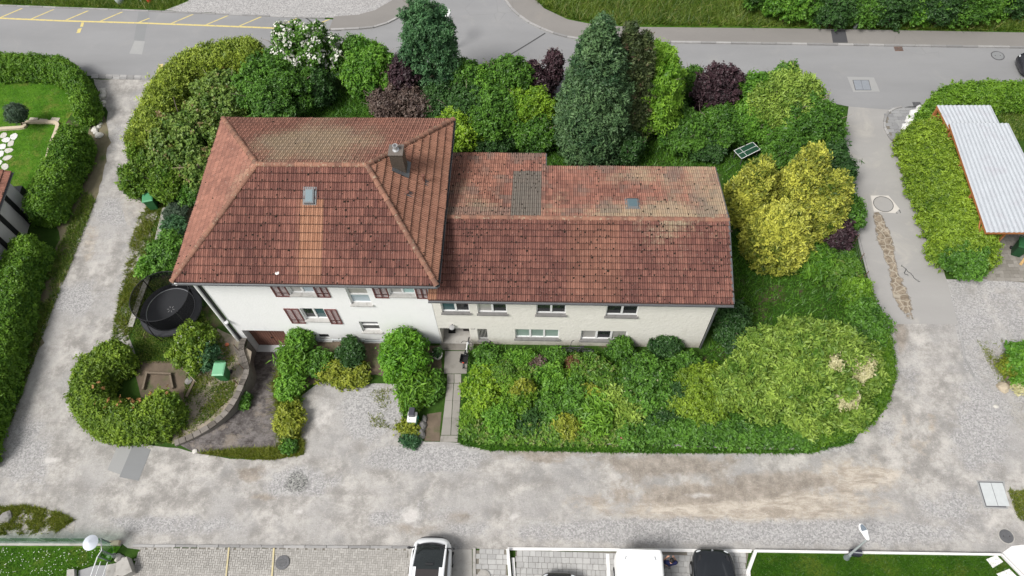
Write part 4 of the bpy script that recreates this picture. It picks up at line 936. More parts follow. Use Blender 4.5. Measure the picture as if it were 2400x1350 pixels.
MB().lathe([(.16, 1.20), (.15, 1.23), (.09, 1.25), (.09, 1.45), (.12, 1.45), (.12, 1.49), (.08, 1.49), (.075, 1.3)], tuple(cp_), 16).build('flue', mat_plain('steel_flue', (.5, .5, .5), .35, .15, 4, metal=.6), ch, True)
Wr = Vector((-3.21, 0, 2.52)).normalized(); Nr = Vector((0, 1, 0)).cross(Wr)
fl = MB().box(-.46, .46, -.42, .46, -.02, .03).build('flashing', M_gut, ch); Mx = Matrix((Vector((0, 1, 0)), Wr, Nr)).transposed().to_4x4(); Mx.translation = Vector((cp_.x+.05, cp_.y, cp_.z))+Nr*.05; fl.matrix_local = Mx
for px, h in (((995, 428), .5), ((956, 455), .14)):
    p = roofpt(px, (EB, EC, RB)); v = MB().tube([p, p+Vector((0, 0, h))], .055, 8).lathe([(.09, h), (.09, h+.05), (.02, h+.09)], tuple(p), 10).build('roof_vent', mat_plain('clay_vent', (.16, .07, .05), .8, .3, 5), H1, True)
    q = MB().box(-.17, .17, -.2, .2, -.02, .02).build('flashing', M_gut, v); Mx = Mx.copy(); Mx.translation = p+Nr*.05; q.matrix_local = Mx
MB().lathe([(.10, 0), (.10, .02), (.02, .03)], tuple(roofpt((651, 640), (EA, EB, RA))+Nf*.06), 12).build('roof_vent', M_white, H1)
lp_ = Vector((-.02, -.16, 2.2)); sp = MB().lathe([(.02, .08), (.10, .05), (.10, -.03), (.05, -.06)], tuple(lp_), 12).tube([lp_, (-.0, 0.0, 2.3)], .02, 6).build('wall_lamp', mat_plain('lamp_white', (.6, .6, .6), .4), H1, True)

# ---- the wing
H2 = thing('house', 'lower cream roughcast house wing with long saddle roof and two rows of windows', 'house', (W, 0, 0))
X0, X1, YW = W+.02, 24.0, -.02; YF, YR_, YB1, YB2, WZE, WZR, XE = -.465, 3.455, 8.547, 7.44, 5.374, 6.436, 24.53
sl_ = (WZR-WZE)/(YR_-YF); ZB1 = WZR-sl_*(YB1-YR_); ZB2 = WZR-sl_*(YB2-YR_); XS = 15.99
class Sh(MB):      # geometry given in place, stored from the wing's own corner
    def build(s, *a, **k): s.v = [(x-W, y, z) for x, y, z in s.v]; return MB.build(s, *a, **k)
wins = [(11.06, 12.42, 3.37, 4.34, [M_gt, M_gd], M_silld), (12.80, 14.22, 3.34, 4.34, [M_gc, M_gd], M_silld), (15.62, 17.04, 3.34, 4.34, [M_gd, M_gd], M_silld), (18.95, 20.46, 3.28, 4.33, [M_gd, M_gd], M_silld),
        (14.54, 16.77, .72, 1.74, [M_gg, M_gg, M_gg], M_silld), (17.87, 20.2, .66, 1.70, [M_gc, M_gd, M_gc], M_silld)]
ops2 = [w_[:4] for w_ in wins]+[(12.62, 13.14, .44, 1.70), (10.72, 12.22, -.12, 1.72, 2.2)]
mb = Sh(); wall_face(mb, X0, X1, -.12, WZE+.05, ops2, YW, .14)
mb.poly([(X1, YW, -.1), (X1, YB2-.5, -.1), (X1, YB2-.5, ZB2), (X1, YR_, WZR-.1), (X1, YW, WZE+.05)]); mb.poly([(X0, YB1-.5, -.1), (X0, YB1-.5, ZB1), (XS-.3, YB1-.5, ZB1), (XS-.3, YB1-.5, -.1)]); mb.poly([(XS-.3, YB1-.5, -.1), (XS-.3, YB1-.5, ZB1), (XS-.3, YB2-.5, ZB2), (XS-.3, YB2-.5, -.1)]); mb.poly([(XS-.3, YB2-.5, -.1), (XS-.3, YB2-.5, ZB2), (X1, YB2-.5, ZB2), (X1, YB2-.5, -.1)])
mb.poly([(10.72, 2.18, -.12), (12.22, 2.18, -.12), (12.22, 2.18, 1.72), (10.72, 2.18, 1.72)])
mb.build('wall', M_wall2, H2)
class H2P: pass
def win2(*a, **k):
    before = set(bpy.data.objects); f = window(H2, a[0]-W, a[1]-W, a[2], a[3], YW, a[4], .11, sill=a[5], **k); return f
for w_ in wins: win2(*w_)
fsm = window(H2, 12.62-W, 13.14-W, .44, 1.70, YW, [M_gd], .11, sill=M_silld)
mbx = Sh()
for i in range(7): x = 12.66+.44*i/6; mbx.tube([(x, YW+.04, .47), (x, YW+.04, 1.69)], .012, 5)
tag(mbx.build('window_bars', mat_plain('painted_bars', (.45, .43, .40), .6), H2), kind='stuff')
door = Sh().box(11.75, 12.20, .7, .78, -.1, 1.7).box(10.85, 11.6, 2.08, 2.16, -.1, 1.7).build('door', mat_plain('dark_door', (.02, .018, .018), .4), H2)
Sh().box(10.62, 12.3, -.04, 2.19, -.2, .03).build('porch_floor', M_conc, H2)
stp = Sh().box(10.55, 12.35, -.42, -.05, -.15, .028).build('step', M_concd, H2, bevel=.01)
mb = Sh(); e0, e1, r0, r1 = (X0, YF, WZE), (XE, YF, WZE), (X0, YR_, WZR), (XE, YR_, WZR)
b1a, b1b, b2a, b2b = (X0, YB1, ZB1), (XS, YB1, ZB1), (XS, YB2, ZB2), (XE, YB2, ZB2); rs = (XS, YR_, WZR)
for k, fl_ in ((-.05, 1), (-.22, -1)):
    for q in ([e0, e1, r1, r0], [r0, rs, b1b, b1a], [rs, r1, b2b, b2a]): mb.poly([dz(p, k) for p in (q if fl_ > 0 else q[::-1])])
for p, q in ((e0, e1), (e1, r1), (r1, b2b), (b2b, b2a), (b2a, b1b), (b1b, b1a)): mb.poly([dz(p, -.22), dz(q, -.22), dz(q), dz(p)])
roof2 = mb.build('roof', mat_plain('roof_boarding', (.10, .05, .04), .9), H2)
st = dict(v=[], f=[], a=[], m=[]); sh = lambda p: (p[0]-W, p[1], p[2])
def a_wf(p, w, u):
    x = p[0]+W; return (np.clip(nz(p, .5, 3)*.55+RD.uniform(-.2, .25)-.05, 0, 1), np.clip(.12+.55*math.exp(-((x-22.4)/1.7)**2)*w+.34*max(0, w-.75)*4*nz(p, .8, 2)+(nz(p, .6, 4)-.55)*.7+RD.uniform(-.06, .10), 0, 1), .75 if u < .32 else (.28*nz(p, .3, 6) if 17 < x < 19.5 else 0), 0)
tile_slope(roof2, st, sh(e0), sh(e1), sh(r0), sh(r1), 13, .205, a_wf, singles=300, moss=.9)
def a_wr(p, w, u):
    x = p[0]+W; y = p[1]; fr = (y-YR_)/(YB2-YR_); g = 1.0 if (14.35 < x < 15.75 and y < 7.0) else 0
    pale = np.clip(.22+.45*max(0, (x-15.5)/8)+.5*math.exp(-((fr-.1)/.2)**2)*(.4+.6*nz(p, .5, 6))+(nz(p, .5, 9)-.5)*.9, 0, 1)
    soot = np.clip((nz(p, .9, 12)-.50)*2.2, 0, .55)
    return (np.clip(nz(p, .5, 1)*.6+.45+RD.uniform(-.4, .4), 0, 1), 0 if g else pale, .18 if x < 14 else .05, g or max(soot, .55*math.exp(-((fr-.08)/.12)**2)*(x < 14.3)))
tile_slope(roof2, st, sh(b1b), sh(b1a), sh(rs), sh(r0), 16, .205, a_wr, moss=.9)
tile_slope(roof2, st, sh(b2b), sh(b2a), sh(r1), sh(rs), 13, .205, a_wr, moss=.45)
stuff_build(st, roof2)
ridge_row(roof2, sh((W+O+.1, YR_, WZR)), sh(r1), lift=.0)
class Gt: pass
gutter(H2, sh((X0, YF-.06, WZE-.05)), sh((XE+.03, YF-.06, WZE-.05))); gutter(H2, sh((XS, YB1+.06, ZB1-.05)), sh((X0, YB1+.06, ZB1-.05))); gutter(H2, sh((XE, YB2+.06, ZB2-.05)), sh((XS+.05, YB2+.06, ZB2-.05)))
mb = Sh(); 
for p, q in ((e1, r1), (r1, b2b), (b2a, b1b)):
    p, q = Vector(p), Vector(q); s_ = Vector((.03, 0, 0)); mb.poly([p+s_+Vector((0, 0, -.24)), q+s_+Vector((0, 0, -.24)), q+s_+Vector((0, 0, .07)), p+s_+Vector((0, 0, .07))]); mb.poly([p+s_+Vector((0, 0, .07)), q+s_+Vector((0, 0, .07)), q-s_*2+Vector((0, 0, .07)), p-s_*2+Vector((0, 0, .07))])
mb.build('verge_board', M_gut, H2)
Wb = Vector((0, -1, sl_)).normalized(); Ub = Vector((-1, 0, 0)); Nb = Ub.cross(Wb)
q = roofpt((1482, 481), (r0, r1, b2b)); skylight(H2, q-Vector((W, 0, 0)), Ub, Wb, Nb, .5, .62)
Sh().tube([(X1+.05, YF-.06, WZE-.1), (X1+.06, YW-.06, WZE-.5), (X1+.06, YW-.06, .05)], .05, 8).build('downpipe', M_gut, H2, True)
p = Vector((11.41, YW-.14, 2.10)); wl = Sh().lathe([(.02, .07), (.13, .04), (.15, -.02), (.10, -.09), (.02, -.11)], tuple(p), 14).build('wall_lamp', mat_plain('grey_globe', (.30, .30, .30), .3), H2, True)
Sh().tube([p, (11.41, YW, 2.18)], .02, 6).build('bracket', M_gut, wl)
Sh().box(10.95, 11.32, .55, 1.35, .03, .05).build('doormat', mat_plain('doormat', (.02, .02, .02), .95), H2)
num = Sh()
for k, x in enumerate((12.33, 12.41, 12.49)): num.tube([(x-.022, YW-.012, 1.745), (x+.02, YW-.012, 1.75), (x+.005, YW-.012, 1.70), (x+.022, YW-.012, 1.665), (x-.02, YW-.012, 1.65)], .009, 5)
num.build('house_number', mat_plain('number_metal', (.25, .24, .23), .5), H2)
# ------------------------------------------------------------------ walls, paths and garden things
def wall_path(name, label, pts, zs, th, cat, mat, cap=None, z0=None):
    """wall along a line on the ground, th thick, top at z (list), foot at z0"""
    P = [Vector((p[0], p[1], 0)) for p in pts]; b = P[0].copy(); t = thing(name, label, cat, tuple(b)); n = len(P); rings = []
    zs = zs if isinstance(zs, (list, tuple)) else [zs]*n; z0 = z0 or [-.05]*n
    N = []
    for i in range(n):
        d = (P[min(i+1, n-1)]-P[max(i-1, 0)]).normalized(); N.append(Vector((-d.y, d.x, 0))*th/2)
    def lo(i, k): return P[i]-b+N[i]*k
    w_ = MB().loft([[lo(i, 1)+Vector((0, 0, z0[i])), lo(i, -1)+Vector((0, 0, z0[i])), lo(i, -1)+Vector((0, 0, zs[i])), lo(i, 1)+Vector((0, 0, zs[i]))] for i in range(n)]).build('wall', mat, t)
    return t, w_, lo
RL = catmull([(x-.15, y, 0) for x, y in RAMP_L], 3)
t, w_, lo = wall_path('retaining_wall', 'curved stone retaining wall along the left side of the sunken ramp', RL, .10, .26, 'wall', M_concd, z0=[min(-.1, ramp_z(p.x, p.y)-.1) for p in RL])
for i in range(0, len(RL)-1):
    a, b = lo(i, 1.15), lo(i, -1.15); c, d = lo(i+1, -1.15), lo(i+1, 1.15); g = .04
    m_ = MB(); z = .10+RD.uniform(0, .025); q = [a.lerp(d, g), b.lerp(c, g), c.lerp(b, g), d.lerp(a, g)]; m_.prism([(p.x, p.y) for p in q], z-.04, z+.07); m_.build('coping_stone', mat_rand('coping', (.12, .105, .09), (.26, .235, .21), speck=((.05, .05, .035), 6, .6)) if 'coping' not in MATS else MATS['coping'], t)
RRr = [Vector((p[0]+.17, p[1], 0)) for p in RAMP_R]
wall_path('retaining_wall', 'low overgrown retaining wall on the right side of the sunken ramp', RRr, [.08]*len(RRr), .24, 'wall', M_concd, z0=[min(-.1, ramp_z(p.x, p.y)-.1) for p in RRr])
def wire_fence(name, label, pts, h, posts, wires, mat, pm, cat='fence', mesh=False, z=0):
    P = [Vector((p[0], p[1], z)) for p in pts]; b = P[0].copy(); t = thing(name, label, cat, tuple(b))
    for p in P:
        q = p-b; MB().tube([q, q+Vector((0, 0, h))], .022, 6).build('post', pm, t)
    for k in range(wires):
        zz = h*(k+.7)/wires; MB().tube([p-b+Vector((0, 0, zz)) for p in P], .008, 4).build('wire', mat, t)
    return t
wire_fence('wire_fence', 'rusty wire fence on the wall beside the garage ramp', [(RL[i].x-.16, RL[i].y, 0) for i in (0, 3, 6, 9)], .8, 1, 5, M_iron, mat_plain('rusty_iron', (.16, .09, .06)))
fp = [(1972, 440), (1985, 490), (1993, 530), (2001, 570), (2012, 614), (2022, 655), (2034, 700), (2045, 745), (2056, 790), (2063, 835), (2072, 880), (2078, 920)]
wire_fence('wire_fence', 'thin rusty wire fence with slanting posts along the right lane', GP(fp), .85, 1, 4, M_iron, mat_plain('rusty_iron', (.16, .09, .06)))
# garden path
pth = thing('garden_path', 'narrow concrete slab path from the gravel to the recessed entrance', None); pth['kind'] = 'structure'
slabm = mat_rand('path_concrete', (.26, .245, .22), (.33, .31, .28), .92, 2, .3, 40, speck=((.16, .15, .13), 2, .5))
def pslab(px):
    c = GP(px); m = sum(c, Vector())/4; o = MB().prism([tuple(m+(p-m)*.992) for p in c], -.05, .03).build('path_slab', slabm, pth, bevel=.008)
pslab([(1043, 823), (1098, 823), (1094, 876), (1040, 876)])
pslab([(1048, 877), (1064, 877), (1064, 898), (1048, 898)]); pslab([(1065, 877), (1081, 877), (1081, 898), (1065, 898)])
for i in range(3):
    a, b = i/3, (i+1)/3; L = lambda x0, x1, f: x0+(x1-x0)*f
    y0, y1 = L(899, 1020, a), L(899, 1020, b)
    pslab([(L(1048, 1034, a), y0), (L(1063, 1056, a), y0), (L(1063, 1056, b), y1), (L(1048, 1034, b), y1)]); pslab([(L(1064, 1057, a), y0), (L(1081, 1074, a), y0), (L(1081, 1074, b), y1), (L(1064, 1057, b), y1)])
pslab([(1033, 1021), (1074, 1021), (1072, 1036), (1031, 1036)])
# stones
def rock(label, u, v, r, mat, seed, squash=.6, name='boulder', cat='stone', sx=1.0, grp=None, rz=0):
    p = G(u, v); bm = bmesh.new(); bmesh.ops.create_icosphere(bm, subdivisions=2, radius=1)
    for q in bm.verts:
        k = 1+.35*noise.noise(q.co*1.1+Vector((seed*3.1, 0, 0)))+.12*noise.noise(q.co*3+Vector((seed, 5, 0))); q.co = Vector((q.co.x*k*r*sx, q.co.y*k*r, max(-.3, q.co.z*k*squash)*r))
    me = bpy.data.meshes.new(name); bm.to_mesh(me); bm.free(); me.materials.append(mat); o = add(name, me); o.location = (p.x, p.y, r*.2); o.rotation_euler = (0, 0, rz); return tag(o, label, cat, grp)
M_rock = mat_plain('grey_rock', (.22, .21, .20), .95, .35, 5, .6, 20, dirt=((.07, .08, .05), 3, .6)); M_rockp = mat_plain('pale_rock', (.50, .48, .44), .95, .25, 4, .6, 15); M_rockb = mat_plain('buff_rock', (.40, .34, .25), .95, .2, 4, .4, 15)
rock('long dark stone at the end of the planted strip by the path', 986, 1017, .30, M_rock, 1, .9, sx=.8); rock('middle dark stone edging the planted strip by the path', 991, 1000, .27, M_rock, 2, .9, sx=.7); rock('uppermost dark stone edging the planted strip by the path', 995, 983, .22, M_rock, 3, .8, sx=.6)
rock('rounded buff boulder at the corner of the right forecourt', 2350, 909, .30, M_rockb, 4, .8); rock('small white stone on the gravel at right', 2334, 953, .11, M_rockp, 5); rock('pale stone at the edge of the front garden', 1129, 1023, .20, M_rockp, 6); rock('dark boulder in the weeds at lower left', 18, 1212, .30, M_rock, 7, .7)
rock('small pale stone block at the end of the ramp wall', 457, 1058, .13, M_rockp, 8, .5)
rock('grey stone beside the clipped hedge and soil bed', 444, 893, .2, M_rock, 9, .6)
r_ = random.Random(5)
for i in range(16):
    tt = i/15; u, v = 240-12*tt+r_.uniform(-6, 6), 214+105*tt; rock('pale loose stone along the foot of the tall left hedge', u, v, r_.uniform(.14, .26), M_rockp, 20+i, .6, 'stone', 'stone', grp='loose pale stones under the left hedge')
for i, (u, v, r) in enumerate([(2124, 300, .34), (2133, 283, .36), (2144, 270, .38), (2157, 259, .34), (2122, 316, .26), (2150, 281, .3)]):
    rock(['front left white quarry stone behind the paved corner','white quarry stone second from the front behind the paved corner','white quarry stone in the middle of the heap behind the paved corner','rearmost white quarry stone, nearest the street, behind the paved corner','smallest front white quarry stone behind the paved corner','white quarry stone on the hedge side of the heap behind the paved corner'][i], u, v, r, mat_plain('white_rock', (.62, .61, .60), .9, .15, 3, .5, 10), 50+i, .8, 'stone', 'stone', grp='white stones behind the paved corner')
for i, (u, v, r, m_) in enumerate([(278, 1303, .12, M_rock), (284, 1309, .16, M_rock), (290, 1312, .13, M_rockp), (274, 1312, .10, M_rockp), (268, 1302, .13, M_rock)]):
    rock(['upper left grey stone of the heap beside the handrail','largest grey stone in the middle of the heap beside the handrail','pale stone at the right of the heap beside the handrail','pale stone at the lower left of the heap beside the handrail','grey stone nearest the handrail post in the heap'][i], u, v, r, m_, 70+i, .8, 'stone', 'stone', grp='small stones beside the handrail')
# soil areas
M_vdirt = mat_plain('weedy_soil', (.155, .135, .085), .95, .4, 3, .6, 25, dirt=((.055, .105, .018), .9, .9))
sheet('bare_yard', GP([(510, 770), (560, 800), (588, 826), (576, 870), (562, 903), (538, 950), (500, 988), (450, 1018), (405, 1036), (415, 960), (450, 900), (500, 830)]), 0.005, M_dirt2, .4, amp=.2, label='dry worn yard soil between the clipped hedge and the ramp wall')
sheet('soil_bed', GP([(322, 848), (440, 848), (442, 905), (430, 950), (330, 930), (318, 880)]), 0.008, M_dirt, .4, amp=.1, label='dark soil bed inside the clipped hedge')
sheet('soil_bed', GP([(388, 480), (450, 480), (445, 560), (420, 640), (352, 640), (370, 560)]), 0.007, M_dirt, .4, amp=.1, label='planted soil bed along the left side of the larger house')
VA = lambda V: {'tracks': np.column_stack([np.full(len(V), .45), np.full(len(V), .50), np.full(len(V), .35), np.zeros(len(V))]), 'dark': np.zeros(len(V))}
sheet('verge', GP([(280, 452), (330, 462), (372, 480), (352, 560), (344, 640), (318, 730), (296, 790), (272, 770), (290, 640), (312, 560)]), 0.0075, M_track, .4, amp=.3, attr_fn=VA, label='dry grassy verge of the left track')
sheet('verge', GP([(225, 240), (262, 330), (220, 470), (160, 610), (112, 730), (75, 850), (40, 900), (200, 330)]), 0.0078, M_vdirt, .4, amp=.5, label='bare strip at the foot of the long left hedge')
sheet('bed_soil', GP([(706, 790), (890, 800), (1030, 812), (1040, 900), (940, 890), (880, 880), (760, 885), (700, 920)]), 0.0072, M_dirt, .4, amp=.1, label='brown soil bed in front of the larger house')
sheet('bed_soil', GP([(1000, 970), (1034, 965), (1031, 1034), (996, 1034)]), 0.0074, M_dirt, .4, amp=.05, label='small brown soil patch beside the path end')
sheet('weed_verge', GP([(-40, 1185), (60, 1182), (130, 1196), (190, 1215), (180, 1240), (110, 1256), (-40, 1258)]), 0.0135, M_track, .3, amp=.5, attr_fn=VA, label='weedy verge above the glass balustrade')
mb = MB(); a, b = G(344, 893), G(405, 893)
rb = thing('raised_bed', 'weathered timber frame lying on the dark soil bed', 'raised bed', tuple(G(372, 895)))
o_ = G(372, 895)
for p, q in (((344, 876), (404, 879)), ((347, 878), (338, 915)), ((402, 882), (408, 912))):
    p, q = G(*p)-o_, G(*q)-o_; d = q-p; MB().obox((p+q)/2+Vector((0, 0, .10)), (d.length, .09, .2), rz=math.atan2(d.y, d.x)).build('board', M_oldwood, rb)
p, q = G(432, 866), G(462, 898); pole = MB().tube([(0, 0, .9), tuple(q-p)], .022, 6).build('garden_pole', mat_plain('pale_stick', (.42, .38, .28), .8), None, True); pole.location = p; tag(pole, 'thin pale pole leaning beside the white-flowered shrub', 'pole')
pl = MB().obox((0, 0, .06), (.12, .95, .12)).build('timber_post', M_oldwood, None); pl.location = G(448, 912); pl.rotation_euler = (0, 0, -.2); tag(pl, 'short weathered timber lying right of the clipped hedge', 'timber')
# white toy / orange toy
ty = MB().lathe([(.05, .0), (.11, .04), (.10, .10), (.03, .13)], n=10).build('watering_can_body' if 0 else 'toy', mat_plain('orange_plastic', (.62, .17, .09), .4), None, True); ty.location = G(533, 809); tag(ty, 'small orange toy lying on the yard soil near the house corner', 'toy')
# ---- wheelie bins
def wheelie_bin(label, u, v, rz, col, lidc, zb=1.0):
    p = G(u, v); t = thing('wheelie_bin', label, 'wheelie bin', tuple(p), rz, 'wheeled green bins')
    m1 = mat_plain('bin_'+str(col), col, .5, .12, 3); m2 = mat_plain('bin_'+str(lidc), lidc, .45, .1, 3)
    b = MB(); b.loft([[(-.22, -.24, .06), (.22, -.24, .06), (.22, .22, .06), (-.22, .22, .06)], [(-.27, -.34, .96), (.27, -.34, .96), (.27, .30, .96), (-.27, .30, .96)], [(-.30, -.37, .96), (.30, -.37, .96), (.30, .33, .96), (-.30, .33, .96)], [(-.30, -.37, 1.0), (.30, -.37, 1.0), (.30, .33, 1.0), (-.30, .33, 1.0)]]).build('body', m1, t, bevel=.02)
    l = MB().loft([[(-.31, -.38, 1.005), (.31, -.38, 1.005), (.31, .36, 1.005), (-.31, .36, 1.005)], [(-.31, -.38, 1.04), (.31, -.38, 1.04), (.31, .36, 1.04), (-.31, .36, 1.04)], [(-.24, -.30, 1.075), (.24, -.30, 1.075), (.24, .26, 1.075), (-.24, .26, 1.075)]]).build('lid', m2, t, bevel=.015)
    MB().tube([(-.25, .37, 1.0), (-.25, .43, 1.02), (.25, .43, 1.02), (.25, .37, 1.0)], .02, 6).build('handle', m1, t)
    for s in (-1, 1): w = MB().tube([(s*.22, .26, .1), (s*.29, .26, .1)], .1, 14).build('wheel', M_black, t)
    return t
wheelie_bin('green wheelie bin on the grass beside the thuja hedge', 364, 486, .25, (.035, .14, .05), (.07, .25, .12))
wheelie_bin('light green wheelie bin beside the ramp fence', 530, 884, .05, (.035, .16, .055), (.16, .38, .22))
wheelie_bin('green wheelie bin cut by the left edge of the view', 4, 874, .3, (.03, .12, .05), (.05, .2, .1))
wheelie_bin('dark green wheelie bin standing under the carport roof', 2378, 594, -.35, (.012, .06, .022), (.02, .085, .03))
# ---- trampoline
tc = G(412, 738); tr = thing('trampoline', 'round black trampoline with safety net beside the larger house', 'trampoline', (tc.x, tc.y, 0))
TR = 1.62; TZ = .62; circ = lambda r, z, n=40: [(r*math.cos(2*PI*i/n), r*math.sin(2*PI*i/n), z) for i in range(n)]
M_mat = mat_plain('trampoline_mat', (.022, .023, .026), .75, .15, 4); M_pad = mat_plain('trampoline_pad', (.030, .031, .035), .55, .2, 4)
MB().lathe([(1.27, TZ), (1.27, TZ+.01), (.01, TZ+.01)], n=40, cap=False).build('mat', M_mat, tr, True)
MB().lathe([(1.30, TZ+.0), (1.31, TZ+.05), (1.60, TZ+.04), (1.63, TZ-.03)], n=40, cap=False).build('pad', M_pad, tr, True)
MB().tube(circ(1.285, TZ+.025), .018, 6, closed=True).build('spring_ring', mat_plain('grey_steel', (.32, .33, .35), .4, .1, 4, metal=.5), tr, True)
MB().tube(circ(TR, TZ-.03), .035, 6, closed=True).build('frame', M_black, tr, True)
m = bpy.data.materials.new('safety_net'); n_ = NT(m); bs = n_.n('ShaderNodeBsdfDiffuse'); bs.inputs[0].default_value = (.010, .010, .011, 1); tp = n_.n('ShaderNodeBsdfTransparent'); mx = n_.n('ShaderNodeMixShader'); mx.inputs[0].default_value = .8
n_.t.links.new(tp.outputs[0], mx.inputs[1]); n_.t.links.new(bs.outputs[0], mx.inputs[2]); n_.t.links.new(mx.outputs[0], n_.out.inputs[0])
MB().lathe([(1.33, TZ+.03), (1.44, TZ+.7), (1.50, TZ+1.45)], n=40, cap=False).build('safety_net', m, tr, True)
MB().tube(circ(1.50, TZ+1.45), .022, 6, closed=True).build('top_ring', M_black, tr, True)
for i in range(6):
    a = 2*PI*i/6+.35; c, s = math.cos(a), math.sin(a); MB().tube(catmull([(TR*c, TR*s, .0), (TR*1.07*c, TR*1.07*s, .8), (1.68*c, 1.68*s, 1.5), (1.51*c, 1.51*s, TZ+1.47)], 4), .026, 6).build('net_pole', M_black, tr, True)
    MB().tube([(1.4*c, 1.4*s, TZ-.05), (1.5*c, 1.5*s, .0)], .025, 6).build('leg', M_black, tr)
mb = MB()
for i in range(6):
    a = 2*PI*i/6; c, s = math.cos(a), math.sin(a); mb.obox((.15*c, .15*s, TZ+.014), (.11, .018, .004), rz=a)
tag(mb.build('printed_mark', mat_plain('grey_print', (.30, .30, .30)), tr), kind='stuff')
# ---- letterbox on planter
p = G(971, 990); lb = thing('letterbox', 'green and white letterbox stand with dark box on top beside the path', 'letterbox', (p.x, p.y, 0), -.03)
MB().box(-.21, .21, -.24, .24, .0, .62).build('base', mat_plain('teal_green_plastic', (.03, .28, .18), .5, .1, 4), lb, bevel=.01)
MB().box(-.22, .22, -.25, .25, .622, .80).build('shelf', mat_plain('white_box', (.74, .74, .73), .5, .05), lb, bevel=.01)
MB().box(-.15, .13, -.03, .38, .80, 1.06).build('box', mat_plain('anthracite_box', (.05, .05, .065), .4, .1), lb, bevel=.015); MB().lathe([(.02, .80), (.02, .803)], (-.1, -.17, 0), 8).build('lock', M_black, lb)
# ---- bicycles
def bicycle(label, p, rz, frame, lean=0.0, basket=False):
    t = thing('bicycle', label, 'bicycle', p, rz); t.rotation_euler = (lean, 0, rz); fm = mat_plain('paint_'+str(frame), frame, .35, .05)
    for x in (-.54, .54):
        c = [(x+.33*math.cos(2*PI*i/24), 0, .345+.33*math.sin(2*PI*i/24)) for i in range(24)]; w = MB().tube(c, .024, 6, closed=True).build('wheel', M_black, t, True)
        MB().tube([(x+.30*math.cos(2*PI*i/24), 0, .345+.30*math.sin(2*PI*i/24)) for i in range(24)], .012, 5, closed=True).build('rim', mat_plain('grey_steel', (.32, .33, .35)), w, True)
        mb = MB()
        for i in range(8): a = 2*PI*i/8; mb.tube([(x, 0, .345), (x+.3*math.cos(a), 0, .345+.3*math.sin(a))], .004, 3)
        tag(mb.build('spokes', mat_plain('grey_steel', (.32, .33, .35)), w), kind='stuff')
    mb = MB()
    for a, b, r in (((-.54, 0, .345), (-.08, 0, .30), .015), ((-.08, 0, .30), (-.22, 0, .85), .022), ((-.08, 0, .30), (.36, 0, .78), .038), ((-.2, 0, .78), (.36, 0, .80), .025), ((-.54, 0, .345), (-.2, 0, .78), .013), ((.34, 0, .92), (.40, 0, .70), .022), ((.40, .05, .68), (.54, .06, .345), .014), ((.40, -.05, .68), (.54, -.06, .345), .014)): mb.tube([a, b], r, 6)
    mb.build('frame', fm, t, True)
    MB().loft([[(-.36, -.09, .92), (-.36, .09, .92), (-.36, .09, .96), (-.36, -.09, .96)], [(-.22, -.05, .92), (-.22, .05, .92), (-.22, .05, .95), (-.22, -.05, .95)], [(-.08, -.02, .91), (-.08, .02, .91), (-.08, .02, .94), (-.08, -.02, .94)]]).build('saddle', M_black, t, sub=1)
    MB().tube(catmull([(.18, -.30, 1.02), (.30, -.22, 1.04), (.34, 0, .98), (.30, .22, 1.04), (.18, .30, 1.02)], 4), .014, 6).build('handlebar', M_black, t, True)
    MB().tube([(-.08, -.09, .30), (-.08, .09, .30)], .09, 12).build('crank', M_black, t)
    if basket:
        mb = MB(); mb.loft([[(-.80, -.16, .78), (-.42, -.16, .78), (-.42, .16, .78), (-.80, .16, .78)], [(-.84, -.20, 1.02), (-.40, -.20, 1.02), (-.40, .20, 1.02), (-.84, .20, 1.02)], [(-.82, -.18, 1.02), (-.42, -.18, 1.02), (-.42, .18, 1.02), (-.82, .18, 1.02)], [(-.78, -.15, .80), (-.44, -.15, .80), (-.44, .15, .80), (-.78, .15, .80)]]); mb.build('basket', M_black, t)
        MB().obox((-.86, 0, .98), (.03, .10, .05)).build('reflector', mat_plain('red_lamp', (.5, .06, .03), .4), t)
    return t
pb = G(1092, 838); bicycle('white and black city bicycle with a rear basket parked in front of the recessed entrance', (pb.x, pb.y+.1, .03), math.radians(83), (.75, .75, .74), .10, True)
pb = G(1352, 838); bicycle('dark bicycle leaning against the cream wall behind the front garden', (pb.x, -.42, 0), math.radians(178), (.06, .06, .065), -.12)
# ---- pots
def pot(label, p, r, h, mat, cat='plant pot'):
    t = thing('plant_pot', label, cat, p); MB().lathe([(r*.62, 0), (r*.95, h*.6), (r, h), (r*.88, h), (r*.8, h*.7), (.01, h*.7)], n=18).build('pot', mat, t, True); return t
SPEC_POT = []
pw = pot('white glazed plant pot at the corner of the entrance step', (*G(1027, 837)[:2], 0), .28, .42, mat_plain('white_glaze', (.70, .68, .62), .4, .08)); SPEC_POT.append((pw, .25, .50))
pt = pot('large terracotta jar by the neighbouring half-timbered wall', (*G(52, 532)[:2], 0), .40, .95, mat_plain('terracotta', (.46, .24, .10), .8, .15, 3)); SPEC_POT.append((pt, .3, 1.0))
